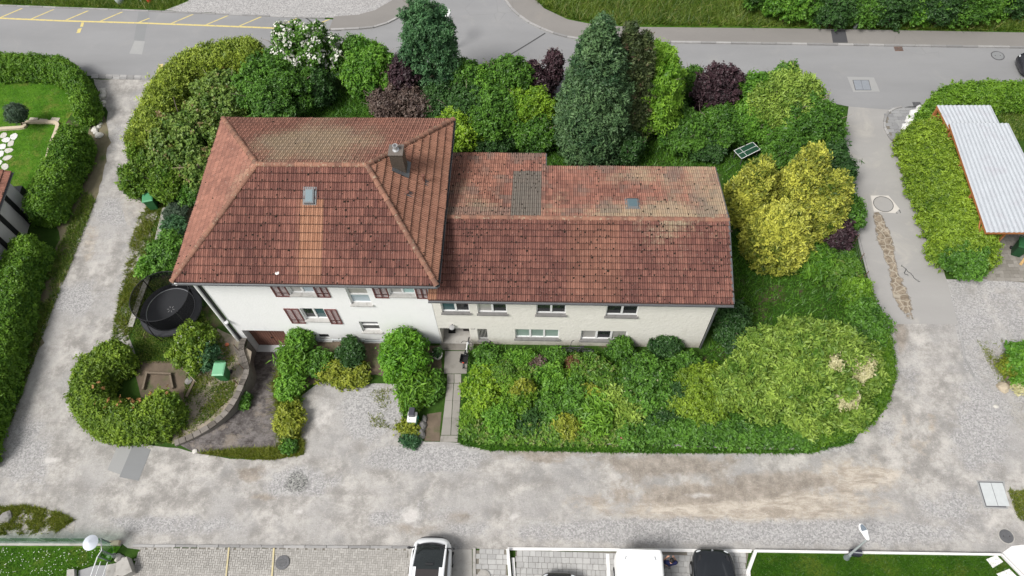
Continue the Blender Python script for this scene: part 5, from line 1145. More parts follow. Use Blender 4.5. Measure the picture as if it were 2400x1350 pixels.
# ---- table tennis table
t = thing('table_tennis_table', 'green table tennis table with white lines standing in the rear garden', 'table', (*G(1751, 362)[:2], 0), 0)
q = [G(u, v, .74)-Vector((*t.location[:2], 0)) for u, v in ((1720, 353), (1764, 333), (1782, 350), (1738, 372))]
tm = MB(); tm.prism([(p.x, p.y) for p in q], .71, .74).build('tabletop', mat_plain('table_green', (.018, .060, .035), .4, .1, 3), t)
def ln(a, b, wd, nm='line'):
    d = (b-a).normalized(); s = Vector((-d.y, d.x, 0))*wd/2; MB().poly([(*(a+s)[:2], .745), (*(a-s)[:2], .745), (*(b-s)[:2], .745), (*(b+s)[:2], .745)]).build(nm, M_frame, t)
for i in range(4): ln(q[i], q[(i+1) % 4], .032)
ln((q[0]+q[3])/2, (q[1]+q[2])/2, .02); ln((q[0]*.7+q[1]*.3), (q[3]*.7+q[2]*.3), .022)
for p in q: c = p*.85; MB().tube([(c.x, c.y, 0), (c.x, c.y, .71)], .03, 6).build('leg', M_iron, t)
# ---- slatted wooden fence panel behind the thuja
a, b = G(413, 441), G(492, 436); t = thing('fence_panel', 'wooden slatted fence panel half hidden by the climber left of the roof', 'fence', tuple(a)); d = b-a
for i in range(9): MB().obox((d/2)+Vector((0, 0, .25+.19*i)), (d.length, .03, .15), rz=math.atan2(d.y, d.x)).build('slat', M_oldwood if i % 2 else mat_plain('pale_old_wood', (.26, .21, .14), .9, .25, 4), t)
for k in (0, .5, 1): MB().tube([d*k+Vector((0, .05, 0)), d*k+Vector((0, .05, 1.95))], .045, 6).build('post', M_oldwood, t)
# ---- carport
M_sheet = mat_plain('corrugated_metal', (.45, .475, .50), .5, .10, 1.6, metal=.15, dirt=((.40, .39, .42), 1.3, .5))
def carport(label, corners, z, ribs, thick=.14):
    P = [G(u, v, z) for u, v in corners]; b = P[0].copy(); b.z = 0; t = thing('carport', label, 'carport', tuple(b)); A, B, C_, D_ = [p-b for p in P]     # far-left, far-right, near-right, near-left
    mb = MB(); n = ribs*4; top = []; 
    for e0, e1 in ((A, B), (D_, C_)):
        row = []
        for i in range(n+1): row.append(e0.lerp(e1, i/n)+Vector((0, 0, (.035 if i % 4 in (1, 2) else 0))))
        top.append(row)
    i0 = mb.vs(top[0]+top[1]); mb.f += [(i0+i, i0+i+1, i0+n+2+i, i0+n+1+i) for i in range(n)]
    rf = mb.build('roof_sheet', M_sheet, t)
    mb = MB(); dn = Vector((0, 0, -.012)); mb.loft([[p+dn, p+dn-Vector((0, 0, thick))] for p in (A, B, C_, D_, A)], cap=False) if False else None
    for p, q in ((A, B), (B, C_), (C_, D_), (D_, A)):
        dd = (q-p); s = Vector((-dd.y, dd.x, 0)).normalized()*.05; s = s if (s.dot((A+C_)/2-p)) > 0 else -s
        m2 = MB(); m2.loft([[p+dn, p+s+dn, p+s+dn-Vector((0, 0, thick)), p+dn-Vector((0, 0, thick))], [q+dn, q+s+dn, q+s+dn-Vector((0, 0, thick)), q+dn-Vector((0, 0, thick))]]); m2.build('edge_beam', M_wood, t)
    for e0, e1 in ((A, D_), (B, C_)):
        for k in (.04, .35, .66, .96):
            c = e0.lerp(e1, k); c = c.lerp((A+B+C_+D_)/4, .05); MB().box(c.x-.07, c.x+.07, c.y-.07, c.y+.07, 0, z-.15).build('post', M_wood, t)
            d2 = (e1-e0).normalized(); MB().tube([c+Vector((0, 0, -.8)), c+d2*.55*(1 if k < .9 else -1)+Vector((0, 0, -.17))], .05, 4).build('brace', M_wood, t)
    return t, (A, B, C_, D_)
carport('rear smaller carport with white corrugated metal roof', [(2196, 247), (2322, 247), (2352, 308), (2224, 302)], 2.35, 13)
ct, (A, B, C_, D_) = carport('long front carport with white corrugated metal roof and orange timber frame', [(2225, 289), (2364, 289), (2492, 545), (2312, 545)], 2.6, 15)
m2 = MB(); e = (D_.lerp(A, .03)); e2 = C_.lerp(B, .03); a = e.lerp(e2, .33); b = e.lerp(e2, .95); bk = (A-D_).normalized()*2.8
m2.loft([[Vector((a.x, a.y, 0)), Vector((a.x+.06, a.y, 0)), Vector((a.x+.06, a.y, 2.3)), Vector((a.x, a.y, 2.3))], [Vector((a.x+bk.x, a.y+bk.y, 0)), Vector((a.x+bk.x+.06, a.y+bk.y, 0)), Vector((a.x+bk.x+.06, a.y+bk.y, 2.3)), Vector((a.x+bk.x, a.y+bk.y, 2.3))]]); m2.build('timber_wall', M_wood, ct)
p, q = G(2390, 622), G(2412, 585); bt = MB().tube([(0, 0, .05), tuple(q-p+Vector((0, 0, .9)))], .07, 4).build('timber_beam', mat_plain('fresh_timber', (.55, .36, .16), .7, .15, 3), None); bt.location = p; tag(bt, 'fresh pale timber beam leaning at the carport front', 'timber')
lg = MB().obox((0, 0, .12), (.26, .95, .24)).build('log_edge', M_oldwood, None, bevel=.05); lg.location = G(2358, 885); lg.rotation_euler = (0, 0, .08); tag(lg, 'weathered wooden log edging beside the buff boulder', 'log')
# ---- neighbour at the left edge
nh = thing('neighbour_house', 'half-timbered neighbouring house with clay tiled roof cut by the left edge', 'house', tuple(G(22, 520)))
o_ = nh.location.copy(); E1, E2 = G(27, 403, 3.0)-o_, G(-1, 482, 3.0)-o_; E2 = E1+(E2-E1)*2.6; dv = (E2-E1).normalized(); sd = Vector((dv.y, -dv.x, 0)); sd = sd if sd.x < 0 else -sd
MB().loft([[E1, E1+sd*4+Vector((0, 0, 2.0)), E1+sd*4+Vector((0, 0, 1.85)), E1+Vector((0, 0, -.15))], [E2, E2+sd*4+Vector((0, 0, 2.0)), E2+sd*4+Vector((0, 0, 1.85)), E2+Vector((0, 0, -.15))]]).build('roof', M_tile, nh)
rfo = nh.children[0]; stn = dict(v=[], f=[], a=[], m=[]); tile_slope(rfo, stn, E2, E1, E2+sd*4+Vector((0, 0, 2.0)), E1+sd*4+Vector((0, 0, 2.0)), 12, .21, lambda p, w, u: (.5+RD.uniform(-.2, .3), .15, .15, 0), moss=.2); stuff_build(stn, rfo)
gutter(nh, E2+Vector((.06, 0, 0)), E1+Vector((.06, 0, 0)))
w0, w1 = E1+sd*.35+dv*.3, E2+sd*.35; w0.z = w1.z = 0
MB().loft([[w0, w0+sd*4, w0+sd*4+Vector((0, 0, 3)), w0+Vector((0, 0, 2.9))], [w1, w1+sd*4, w1+sd*4+Vector((0, 0, 3)), w1+Vector((0, 0, 2.9))]]).build('wall', mat_plain('neighbour_render', (.52, .51, .50), .9, .1), nh)
for k in (.18, .40, .6, .8): c = w0.lerp(w1, k); MB().obox(c-sd*.04+Vector((0, 0, 1.4)), (.09, .28, 2.8), rz=math.atan2(dv.y, dv.x)-PI/2).build('timber', M_black, nh)
bx = MB().box(-.35, .35, -.3, .3, 0, .7).build('storage_box', mat_plain('anthracite_storage', (.035, .036, .04), .5, .1), None, bevel=.02); bx.location = G(52, 462); bx.rotation_euler = (0, 0, .1); tag(bx, 'black storage box beside the neighbouring house wall', 'box')
pc = MB().obox((0, 0, .03), (1.6, .5, .06)).build('stone_kerb', M_conc, None); pc.location = G(20, 588); tag(pc, 'pale stone kerb piece by the neighbouring house', 'kerb')
sheet('lawn', GP([(-400, 178), (158, 182), (172, 260), (128, 330), (104, 420), (70, 460), (40, 560), (-400, 600)]), 0.006, M_lawn, .8, label='neighbour lawn behind the left hedges')
lw = catmull(GP([(-60, 312), (10, 304), (58, 300), (62, 289), (110, 288), (133, 291), (136, 302), (120, 345), (112, 380)]), 4)
wl_ = wall_path('garden_wall', 'low beige stone border curving through the neighbour lawn', lw, .16, .22, 'wall', mat_plain('beige_stone', (.50, .42, .31), .85, .15, 3))
for i, (u, v) in enumerate([(15, 329), (26, 337), (6, 344), (20, 353), (2, 362), (18, 370), (-4, 383), (12, 391), (33, 320), (-14, 355), (-10, 372), (8, 318)]):
    p = G(u, v); o = MB().prism([(.28*math.cos(a)*r_.uniform(.8, 1.2), .22*math.sin(a)*r_.uniform(.8, 1.2)) for a in [2*PI*k/8 for k in range(8)]], -.02, .03).build('stepping_stone', M_rockp if i % 2 else mat_plain('white_rock', (.62, .61, .60)), None, bevel=.01); o.location = p; o.rotation_euler = (0, 0, r_.uniform(0, 3)); tag(o, 'flat white stepping stone on the neighbour lawn', 'stepping stone', 'white stepping stones on the neighbour lawn')
for i, (u, v) in enumerate([(78, 281), (100, 284), (129, 281)]):
    o = MB().prism([(-.3, -.16), (.28, -.2), (.3, .16), (-.26, .2)], -.02, .03).build('stepping_stone', M_rockb if 0 else mat_plain('beige_slab', (.46, .41, .34), .9, .15), None, bevel=.01); o.location = G(u, v); tag(o, ['leftmost beige slab behind the low beige border','middle beige slab behind the low beige border','rightmost beige slab behind the low beige border, next to the hedge'][i], 'stepping stone', 'beige slabs behind the low border')
# ---- bottom left: balustrade, handrail, lamp, steps
sheet('lawn', GP([(-400, 1279), (285, 1281), (262, 1312), (226, 1318), (186, 1338), (160, 1460), (-400, 1460)]), 0.05, M_lawn, .6, label='bright lawn with daisies at the lower left corner')
wallbox('low_wall', 'pale concrete base wall of the glass balustrade', [(-300, 1270), (268, 1271), (287, 1270), (284, 1280), (-300, 1279)], 0, .12, M_conc, cat='wall')
gl = bpy.data.materials.new('balustrade_glass'); n_ = NT(gl); gb = n_.n('ShaderNodeBsdfGlossy'); gb.inputs['Roughness'].default_value = .06; gb.inputs[0].default_value = (.75, .85, .82, 1); tp = n_.n('ShaderNodeBsdfTransparent'); tp.inputs[0].default_value = (.74, .85, .80, 1); mx = n_.n('ShaderNodeMixShader'); mx.inputs[0].default_value = .22
n_.t.links.new(tp.outputs[0], mx.inputs[1]); n_.t.links.new(gb.outputs[0], mx.inputs[2]); n_.t.links.new(mx.outputs[0], n_.out.inputs[0])
M_steel = mat_plain('galvanised_steel', (.42, .44, .45), .4, .1, 4, metal=.5); M_rail = mat_plain('white_rail', (.68, .69, .69), .4, .05)
bl0, bl1 = G(-300, 1273), G(266, 1275); t = thing('glass_balustrade', 'clear glass balustrade on the low wall at lower left', 'balustrade', tuple(bl1)); d = bl0-bl1; k = int(d.length/1.4)
for i in range(k): a, b = d*(i/k+.004), d*((i+1)/k-.004); MB().loft([[a+Vector((0, -.006, .12)), a+Vector((0, .006, .12)), a+Vector((0, .006, 1.2)), a+Vector((0, -.006, 1.2))], [b+Vector((0, -.006, .12)), b+Vector((0, .006, .12)), b+Vector((0, .006, 1.2)), b+Vector((0, -.006, 1.2))]]).build('glass_pane', gl, t)
hr = thing('handrail', 'steel stair handrail with glass infill at lower left', 'handrail', tuple(G(262, 1300)))
o_ = hr.location.copy(); f1, f2, f3 = G(266, 1275)-o_, G(268, 1302)-o_, G(259, 1316)-o_
tp1, tp2, tp3 = (f+Vector((0, 0, 1.15)) for f in (f1, f2, f3))
for a, b in ((f1, tp1), (f2, tp2), (f3, tp3)): MB().tube([a, b], .032, 8).build('post', mat_plain('green_grey_steel', (.23, .27, .27), .4, .1, 4, metal=.3), hr, True)
MB().tube([tp1, tp2, tp2.lerp(tp3, .9)], .022, 8).build('rail', M_rail, hr, True); MB().tube([tp3, tp3+Vector((-.1, -2.2, -.0))], .026, 8).build('rail', M_rail, hr, True)
for dx in (.55, 1.0): MB().tube([f3+Vector((dx*.6-.3, -.15, .95-.2*dx)), f3+Vector((dx*.6-.4, -2.2, .95-.2*dx))], .018, 8).build('rail', M_rail, hr, True)
for a, b in ((f1, f2), (f2, f3)):
    a, b = a.lerp(b, .06), b.lerp(a, .06); s = Vector((.006, 0, 0)); MB().loft([[a-s+Vector((0, 0, .1)), a+s+Vector((0, 0, .1)), a+s+Vector((0, 0, 1.05)), a-s+Vector((0, 0, 1.05))], [b-s+Vector((0, 0, .1)), b+s+Vector((0, 0, .1)), b+s+Vector((0, 0, 1.05)), b-s+Vector((0, 0, 1.05))]]).build('glass_pane', gl, hr)
dp = G(212, 1272, 1.5); t = thing('satellite_dish', 'round pale grey conical dish on a short arm beside the handrail', 'dish', tuple(dp))
MB().lathe([(.33, -.03), (.34, .0), (.20, .085), (.015, .17), (.01, .16), (.2, .06), (.33, -.02)], n=32).build('dish', mat_plain('dish_grey', (.50, .53, .58), .5, .04, 3), t, True)
a = (tp1+o_)-dp; MB().tube([(0, 0, .0), (.1, .02, -.2), tuple(a.lerp(tp2+o_-dp, .15))], .02, 6).build('arm', M_steel, t, True)
for z, px, lab in ((.35, [(258, 1327), (281, 1323), (283, 1352), (280, 1460), (248, 1460)], 'left concrete block of the steps below the handrail'), (.5, [(284, 1324), (309, 1309), (322, 1344), (300, 1355), (284, 1352)], 'angled concrete block of the steps below the stone heap')): wallbox('concrete_block', lab, px, 0, z, M_conc, cat='concrete block')
wallbox('concrete_block', 'small concrete post stub at the lower left lawn edge', [(165, 1338), (182, 1336), (184, 1380), (163, 1380)], 0, .3, M_conc, cat='concrete block')
sheet('landing', GP([(186, 1338), (226, 1326), (257, 1326), (247, 1460), (180, 1460)]), .08, mat_plain('grey_slab', (.27, .27, .275), .85, .15, 2), 0, label='grey slab landing under the handrail')
wallbox('concrete_block', 'short pale stone block where the glass balustrade ends', [(263, 1270), (287, 1269), (284, 1280), (266, 1280)], 0, .3, mat_plain('beige_stone', (.50, .42, .31)), cat='stone block')
# ---- street lamps
def lamp_head(par, mat_top, R):
    ring = lambda s, z: [Vector((s*.17*math.sin(2*PI*i/16)*(1 if math.cos(2*PI*i/16) > 0 else .75), .36*s*math.cos(2*PI*i/16), z)) for i in range(16)]
    h = MB().loft([ring(.85, -.05), ring(1, -.02), ring(1, .02), ring(.75, .07)]).build('lamp_head', M_frame, par, True); h.matrix_local = R; return h
b0 = G(1982, 1308); tp_ = G(2030, 1266, 2.3); t = thing('street_lamp', 'small street lamp with pale oval head and black panel box at the lawn edge', 'street lamp', tuple(b0)); d = tp_-b0
MB().tube([(0, 0, .1), d*.35, d*.98], [.06, .05, .04], 10).build('pole', mat_plain('grey_pole', (.33, .36, .36), .5, .1), t, True)
MB().lathe([(.14, .0), (.14, .1), (.08, .3), (.055, .5)], (.0, 0, .05), 12).build('base', mat_plain('green_grey_steel', (.23, .27, .27)), t, True)
R = Matrix.Translation(d+Vector((-.02, .33, .03))) @ Matrix.Rotation(math.radians(18), 4, 'Z'); h = lamp_head(t, None, R)
MB().loft([[Vector((.12*math.sin(PI*i/8-PI/2)*s, .04+.27*math.cos(PI*i/8-PI/2)*s, z)) for i in range(9)] for s, z in ((1, .068), (.96, .078))]).build('solar_panel', mat_plain('panel_grey', (.16, .19, .22), .25, .1), h)
c = G(2005, 1296, .45)-b0; bx = MB().obox(c, (.46, .26, .34), rz=-.05).build('panel_box', mat_plain('black_panel', (.03, .03, .042), .35, .1), t, bevel=.01); MB().obox(c+Vector((0, -.02, .175)), (.47, .05, .012), rz=-.05).build('band', M_steel, t)
b0 = G(1058, 118); tp_ = G(1052, 52, 0); top = None
for hh in np.linspace(2, 8, 61):
    q = to_px(np.array([[b0.x, b0.y, hh]])); 
    if q[1][0] < 46: top = hh; break
t = thing('street_lamp', 'street lamp with white oval head rising behind the blue-green tree', 'street lamp', tuple(b0)); hh = top or 5
MB().tube([(0, 0, 0), (0, 0, hh*.6), (0, .02, hh)], [.07, .055, .04], 10).build('pole', M_rail, t, True)
lamp_head(t, None, Matrix.Translation((0, .42, hh+.05)) @ Matrix.Scale(1.3, 4))
b0 = G(2003, 66); t = thing('street_lamp', 'grey street lamp pole leaning over the far verge at the top edge', 'street lamp', tuple(b0)); MB().tube([(0, 0, 0), (.0, .0, 5.6)], [.075, .05], 10).build('pole', M_steel, t, True); lamp_head(t, None, Matrix.Translation((0, -.5, 5.6)) @ Matrix.Scale(1.3, 4)); MB().lathe([(.12, 0), (.12, .5), (.08, .55)], n=10).build('base', M_steel, t, True)
# ---- things at the upper edge
b = MB().lathe([(.26, 0), (.30, .4), (.30, .8), (.27, .85), (.01, .85)], n=16).build('barrel', mat_plain('grey_barrel', (.42, .46, .46), .5, .1), None, True); b.location = G(283, 6); tag(b, 'pale grey barrel on the grass at the upper left edge', 'barrel')
b = MB().lathe([(.16, 0), (.18, .3), (.16, .75), (.05, .8)], n=14).build('marker_post', mat_plain('red_marker', (.60, .06, .04), .45, .05), None, True); b.location = G(352, 5); tag(b, 'short bright red marker on the grass at the upper edge', 'marker')
b = MB().tube([(0, 0, 0), (-.12, .35, .5)], .03, 6).build('stake', M_rail, None); b.location = G(331, 5); tag(b, 'thin white stake between grey barrel and red marker', 'stake')

# ------------------------------------------------------------------ vehicles
def paint(name, c, rough=.25): return mat_plain(name, c, rough, .03, 2, spec=.5, Coat_Weight=.35)
M_cg = mat_plain('car_glass', (.018, .022, .022), .06, .1, 2, spec=.7); M_tyre = mat_plain('tyre', (.02, .02, .02), .9); M_rim = mat_plain('alloy', (.35, .36, .37), .35, .1, metal=.7)
def ring_(y, w, zl, zs, zt, wt):
    h = [(wt*.5, zt+.015), (wt, zt), (w*.97, zs), (w, zs-.16), (w, zl+.2), (w*.9, zl)]
    return [Vector((-x, y, z)) for x, z in h[::-1]]+[Vector((x, y, z)) for x, z in h]
def car(label, p, rz, col, secs, cabin, L, style, group):
    t = thing('parked_car', label, 'car', tuple(p), rz, group); pm = paint('paint_%s' % str(col), col)
    MB().loft([ring_(*s) for s in secs]).build('body', pm, t, True, sub=2)
    cr = lambda y, wb, zb, wt, zt: [Vector((-wb, y[0], zb)), Vector((-wt, y[1], zt)), Vector((-wt*.5, y[1], zt+.02)), Vector((wt*.5, y[1], zt+.02)), Vector((wt, y[1], zt)), Vector((wb, y[0], zb))]
    g = MB(); g.loft([cr(*c) for c in cabin]); g.build('cabin_glass', M_cg, t, True)
    c0, c1, c2, c3 = cabin
    for s in (-1, 1):
        MB().tube([(s*c0[1], c0[0][0], c0[2]), (s*c1[3], c1[0][1], c1[4]+.01), (s*c2[3], c2[0][1], c2[4]+.01), (s*c3[1], c3[0][0], c3[2])], [.05, .055, .055, .05], 8).build('pillar', pm, t, True)
        m = MB().obox((s*(c0[1]+.30), c0[0][0]-.18, c0[2]+.10), (.24, .14, .17)).build('mirror', M_black, t, sub=1); MB().tube([(s*(c0[1]+.05), c0[0][0]-.15, c0[2]+.05), (s*(c0[1]+.22), c0[0][0]-.17, c0[2]+.08)], .03, 6).build('mirror_arm', M_black, m)
        for y in (L/2-.85, -L/2+.8):
            w_ = MB().tube([(s*.70, y, .33), (s*.925, y, .33)], .33, 24).build('wheel', M_tyre, t); MB().tube([(s*.92, y, .33), (s*.935, y, .33)], .21, 16).build('rim', M_rim, w_)
        MB().obox((s*(secs[1][1]*.80), L/2-.16, .68), (.30, .16, .12), rz=-s*.35).build('headlight', mat_plain('lamp_lens', (.5, .52, .53), .15, .05), t, sub=1)
    return t
SUV = [(2.18, .40, .38, .55, .60, .30), (2.13, .62, .25, .70, .78, .45), (1.98, .78, .2, .84, .93, .60), (1.75, .87, .2, .92, 1.02, .70), (1.3, .91, .2, .98, 1.06, .76), (.6, .92, .2, 1.0, 1.06, .80), (-1.6, .92, .2, 1.0, 1.05, .80), (-2.1, .86, .25, .95, 1.0, .72), (-2.16, .7, .4, .8, .9, .6)]
cw = G(1016, 1262, .6); wc = car('white family car with open dark glass roof parked on the concrete strip', (cw.x, cw.y-2.15, .03), 0, (.78, .79, .80), SUV, [((1.80, 1.80), .66, 1.01, .62, 1.03), ((1.5, .70), .80, 1.04, .68, 1.60), ((-1.5, -1.5), .80, 1.04, .66, 1.66), ((-2.1, -2.0), .76, 1.0, .62, 1.35)], 4.34, 0, 'cars parked along the bottom edge')
pw_ = paint('paint_%s' % str((.78, .79, .80)), (.78, .79, .80))
for s in (-1, 1): MB().loft([[Vector((s*.50, y, z+.03)), Vector((s*.70, y, z-.01)), Vector((s*.70, y, z+.03)), Vector((s*.50, y, z+.055))] for y, z in ((.75, 1.585), (.0, 1.65), (-1.6, 1.66))]).build('roof_rail', pw_, wc, True)
MB().loft([[Vector((-.52, .66, 1.60)), Vector((.52, .66, 1.60)), Vector((.52, .66, 1.63)), Vector((-.52, .66, 1.63))], [Vector((-.52, -.1, 1.64)), Vector((.52, -.1, 1.64)), Vector((.52, -.1, 1.675)), Vector((-.52, -.1, 1.675))]]).build('roof_opening', mat_plain('dark_cloth', (.035, .03, .03), .8), wc); MB().box(-.5, .5, -.14, -.10, 1.64, 1.70).build('crossbar', mat_plain('grey_cloth', (.12, .11, .11), .8), wc)
MB().box(-.5, .5, -1.6, -.16, 1.645, 1.70).build('roof_panel', pw_, wc, bevel=.02); MB().box(-.36, .36, -1.5, -.30, 1.70, 1.715).build('roof_window', mat_plain('teal_roof_glass', (.22, .36, .36), .1, .1), wc); MB().box(-.41, .41, -1.55, -.25, 1.69, 1.706).build('window_seal', M_black, wc)
MB().tube(catmull([(-.70, 1.62, 1.09), (-.45, 1.78, 1.07), (0, 1.84, 1.065), (.45, 1.78, 1.07), (.70, 1.62, 1.09)], 4), .035, 6).build('wiper_cowl', M_black, wc)
for x_ in (-.3, .25): MB().tube([(x_, 1.72, 1.11), (x_+.45, 1.60, 1.17)], .012, 4).build('wiper', M_black, wc)
MB().obox((.05, .88, 1.56), (.34, .06, .05)).build('mirror', M_black, wc); MB().tube(catmull([(-.80, 1.90, .62), (-.5, 2.14, .62), (0, 2.19, .62), (.5, 2.14, .62), (.80, 1.90, .62)], 4), .04, 6).build('bumper_trim', M_black, wc)
for s in (-1, 1):
    for y_ in (.55, -.75): MB().obox((s*.93, y_-.35, .86), (.02, .16, .03)).build('door_handle', M_black, wc)
    MB().tube([(s*.921, .95, 1.0), (s*.93, .95, .4)], .006, 4).build('door_seam', M_black, wc); MB().tube([(s*.93, -.25, 1.0), (s*.93, -.25, .3)], .006, 4).build('door_seam', M_black, wc)
CPE = [(2.2, .5, .35, .50, .55, .4), (2.12, .74, .22, .64, .70, .5), (1.8, .88, .18, .78, .84, .62), (1.2, .92, .18, .88, .93, .72), (.5, .92, .18, .92, .97, .76), (-1.5, .92, .2, .94, 1.0, .76), (-2.1, .84, .25, .85, .95, .66), (-2.18, .65, .4, .75, .85, .5)]
CAB = [((.85, .85), .74, .95, .70, .97), ((.4, -.15), .78, .95, .58, 1.36), ((-1.2, -1.2), .78, .97, .58, 1.36), ((-2.0, -1.9), .72, .98, .55, 1.10)]
cb = G(1666, 1287, .5); bc = car('black sports coupe with ridged bonnet parked left of the trimmed lawn', (cb.x, cb.y-2.18, .03), 0, (.012, .014, .017), CPE, CAB, 4.36, 1, 'cars parked along the bottom edge')
for s in (-1, 1): MB().loft([[Vector((s*(x-.07), y, z)), Vector((s*x, y, z+.035)), Vector((s*(x+.07), y, z))] for x, y, z in ((.25, 2.0, .735), (.38, 1.4, .895), (.50, .85, .955))]).build('bonnet_ridge', paint('paint_%s' % str((.012, .014, .017)), (.012, .014, .017)), bc, True)
MB().lathe([(.045, .0), (.04, .012)], (0, 2.08, .745), 10).build('badge', M_rim, bc)
MB().tube(catmull([(-.70, 1.86, .80), (-.78, 1.3, .885), (-.74, .92, .95), (0, .98, .985), (.74, .92, .95), (.78, 1.3, .885), (.70, 1.86, .80)], 4), .010, 4).build('bonnet_seam', M_black, bc)
for s in (-1, 1): MB().obox((s*.60, 1.72, .845), (.10, .30, .015), rz=s*.2).build('bonnet_vent', M_black, bc)
cb = G(1311, 1343, .5); car('dark car with only its nose in view between white wall and white van', (cb.x, cb.y-2.18, .03), 0, (.02, .02, .022), CPE, CAB, 4.36, 1, 'cars parked along the bottom edge')
cb = G(2388, 152, .5); car('dark car on the street at the right edge of the view', (cb.x+2.18, cb.y, .012), PI/2, (.025, .025, .03), CPE, CAB, 4.36, 1, None)
# van
pv = G(1499, 1283, 1.9); t = thing('parked_van', 'white delivery van parked left of the person', 'van', (pv.x, pv.y-2.5, .03)); vp = paint('van_white', (.84, .84, .83), .4)
vr = lambda y, w, z0, z1, r: [Vector((-w, y, z0)), Vector((-w, y, z1-r)), Vector((-w+r*.35, y, z1-r*.3)), Vector((-w+r, y, z1)), Vector((w-r, y, z1)), Vector((w-r*.35, y, z1-r*.3)), Vector((w, y, z1-r)), Vector((w, y, z0))]
MB().loft([vr(2.48, .82, .6, 1.78, .16), vr(2.40, .93, .45, 1.93, .14), vr(2.2, .97, .35, 1.97, .14), vr(-2.0, .98, .35, 1.99, .14), vr(-2.45, .94, .4, 1.9, .14)]).build('body', vp, t, True)
for s in (-1, 1):
    MB().obox((s*.42, 2.487, 1.35), (.66, .03, .5)).build('rear_window', M_cg, t)
    MB().box(s*.78-.08, s*.78+.08, 2.44, 2.49, .8, 1.2).build('tail_light', mat_plain('red_lens', (.4, .02, .02), .2), t)
    for y in (1.6, -1.6):
        w_ = MB().tube([(s*.78, y, .34), (s*1.0, y, .34)], .34, 24).build('wheel', M_tyre, t); MB().tube([(s*.995, y, .34), (s*1.01, y, .34)], .2, 16).build('rim', M_rim, w_)
    MB().obox((s*.62, 2.05, 1.985), (.04, .16, .02), rz=s*.3).build('roof_fixing', M_steel, t)
MB().box(-.5, .5, 2.49, 2.53, .5, .62).build('bumper', M_black, t)
# ------------------------------------------------------------------ person
hp = G(1574, 1313, 1.66); ps = thing('person', 'person with short dark hair in a navy T-shirt standing between van and black car', 'person', (hp.x, hp.y-.03, .03))
def skin(name, V, E, R, mat, par, sub=2, root=0):
    me = bpy.data.meshes.new(name); me.from_pydata(V, E, []); me.materials.append(mat); o = add(name, me, par)
    md = o.modifiers.new('skin', 'SKIN'); md.use_smooth_shade = True; sv = me.skin_vertices[0].data
    for i, r in enumerate(R): sv[i].radius = (r, r) if not isinstance(r, tuple) else r
    sv[root].use_root = True; m2 = o.modifiers.new('sub', 'SUBSURF'); m2.levels = m2.render_levels = sub; return o
M_skin = mat_plain('skin', (.55, .31, .22), .55, .05); M_navy = mat_plain('navy_cotton', (.007, .010, .045), .9, .2, 12); M_grey = mat_plain('grey_trousers', (.16, .16, .17), .9, .15, 8); M_hair = mat_plain('dark_hair', (.012, .009, .008), .6, .3, 20)
V = [(0, 0, .95), (0, -.01, 1.18), (0, -.02, 1.38), (0, 0, 1.47), (0, .03, 1.55), (0, .035, 1.66)]; E = [(i, i+1) for i in range(5)]; Rr = [(.13, .085), (.12, .08), (.11, .07), .052, .082, .080]
for s in (-1, 1):
    k = len(V); V += [(s*.19, -.02, 1.40), (s*.29, .06, 1.17), (s*.15, .19, 1.40), (s*.11, .22, 1.47)]; E += [(2, k), (k, k+1), (k+1, k+2), (k+2, k+3)]; Rr += [.05, .042, .033, .035]
    for j in range(4): q = len(V); V += [(s*(.13-.022*j), .235, 1.53), (s*(.125-.022*j), .215, 1.575-.004*abs(j-1))]; E += [(k+3, q), (q, q+1)]; Rr += [.010, .008]
    q = len(V); V += [(s*.07, .20, 1.49), (s*.055, .19, 1.52)]; E += [(k+3, q), (q, q+1)]; Rr += [.011, .009]
    k = len(V); V += [(s*.10, 0, .86), (s*.11, .01, .48), (s*.12, -.02, .08), (s*.13, .13, .04)]; E += [(0, k), (k, k+1), (k+1, k+2), (k+2, k+3)]; Rr += [.085, .058, .042, .035]
bd = skin('body', V, E, Rr, M_skin, ps)
V = [(0, 0, .92), (0, -.01, 1.18), (0, -.02, 1.42)]; E = [(0, 1), (1, 2)]; Rr = [(.175, .125), (.175, .13), (.18, .125)]
for s in (-1, 1): k = len(V); V += [(s*.20, -.02, 1.42), (s*.27, .03, 1.24)]; E += [(2, k), (k, k+1)]; Rr += [.092, .08]
skin('shirt', V, E, Rr, M_navy, ps)
V = [(0, 0, .95)]; E = []; Rr = [(.165, .12)]
for s in (-1, 1): k = len(V); V += [(s*.10, 0, .84), (s*.11, .01, .48), (s*.12, -.02, .10)]; E += [(0, k), (k, k+1), (k+1, k+2)]; Rr += [.10, .078, .065]
skin('trousers', V, E, Rr, M_grey, ps)
for s in (-1, 1): skin('shoe', [(s*.12, -.06, .045), (s*.13, .16, .04)], [(0, 1)], [.055, .05], M_black, ps, 1)
hb = bmesh.new(); bmesh.ops.create_icosphere(hb, subdivisions=3, radius=.108)
for q in hb.verts: q.co = Vector((q.co.x*.92, q.co.y*1.08, q.co.z*1.05))*(1+.05*noise.noise(q.co*40))
bmesh.ops.delete(hb, geom=[q for q in hb.verts if q.co.z < -.045 or (q.co.y > .05 and q.co.z < .035)], context='VERTS'); me = bpy.data.meshes.new('hair'); hb.to_mesh(me); hb.free(); me.materials.append(M_hair); o = add('hair', me, ps); o.location = (0, .02, 1.665)
for s in (-1, 1): MB().lathe([(.004, -.03), (.018, 0), (.004, .03)], (s*.086, .03, 1.63), 6).build('ear', M_skin, ps)
MB().lathe([(.008, .03), (.016, -.01), (.004, -.02)], (0, .125, 1.62), 6).build('nose', M_skin, ps)
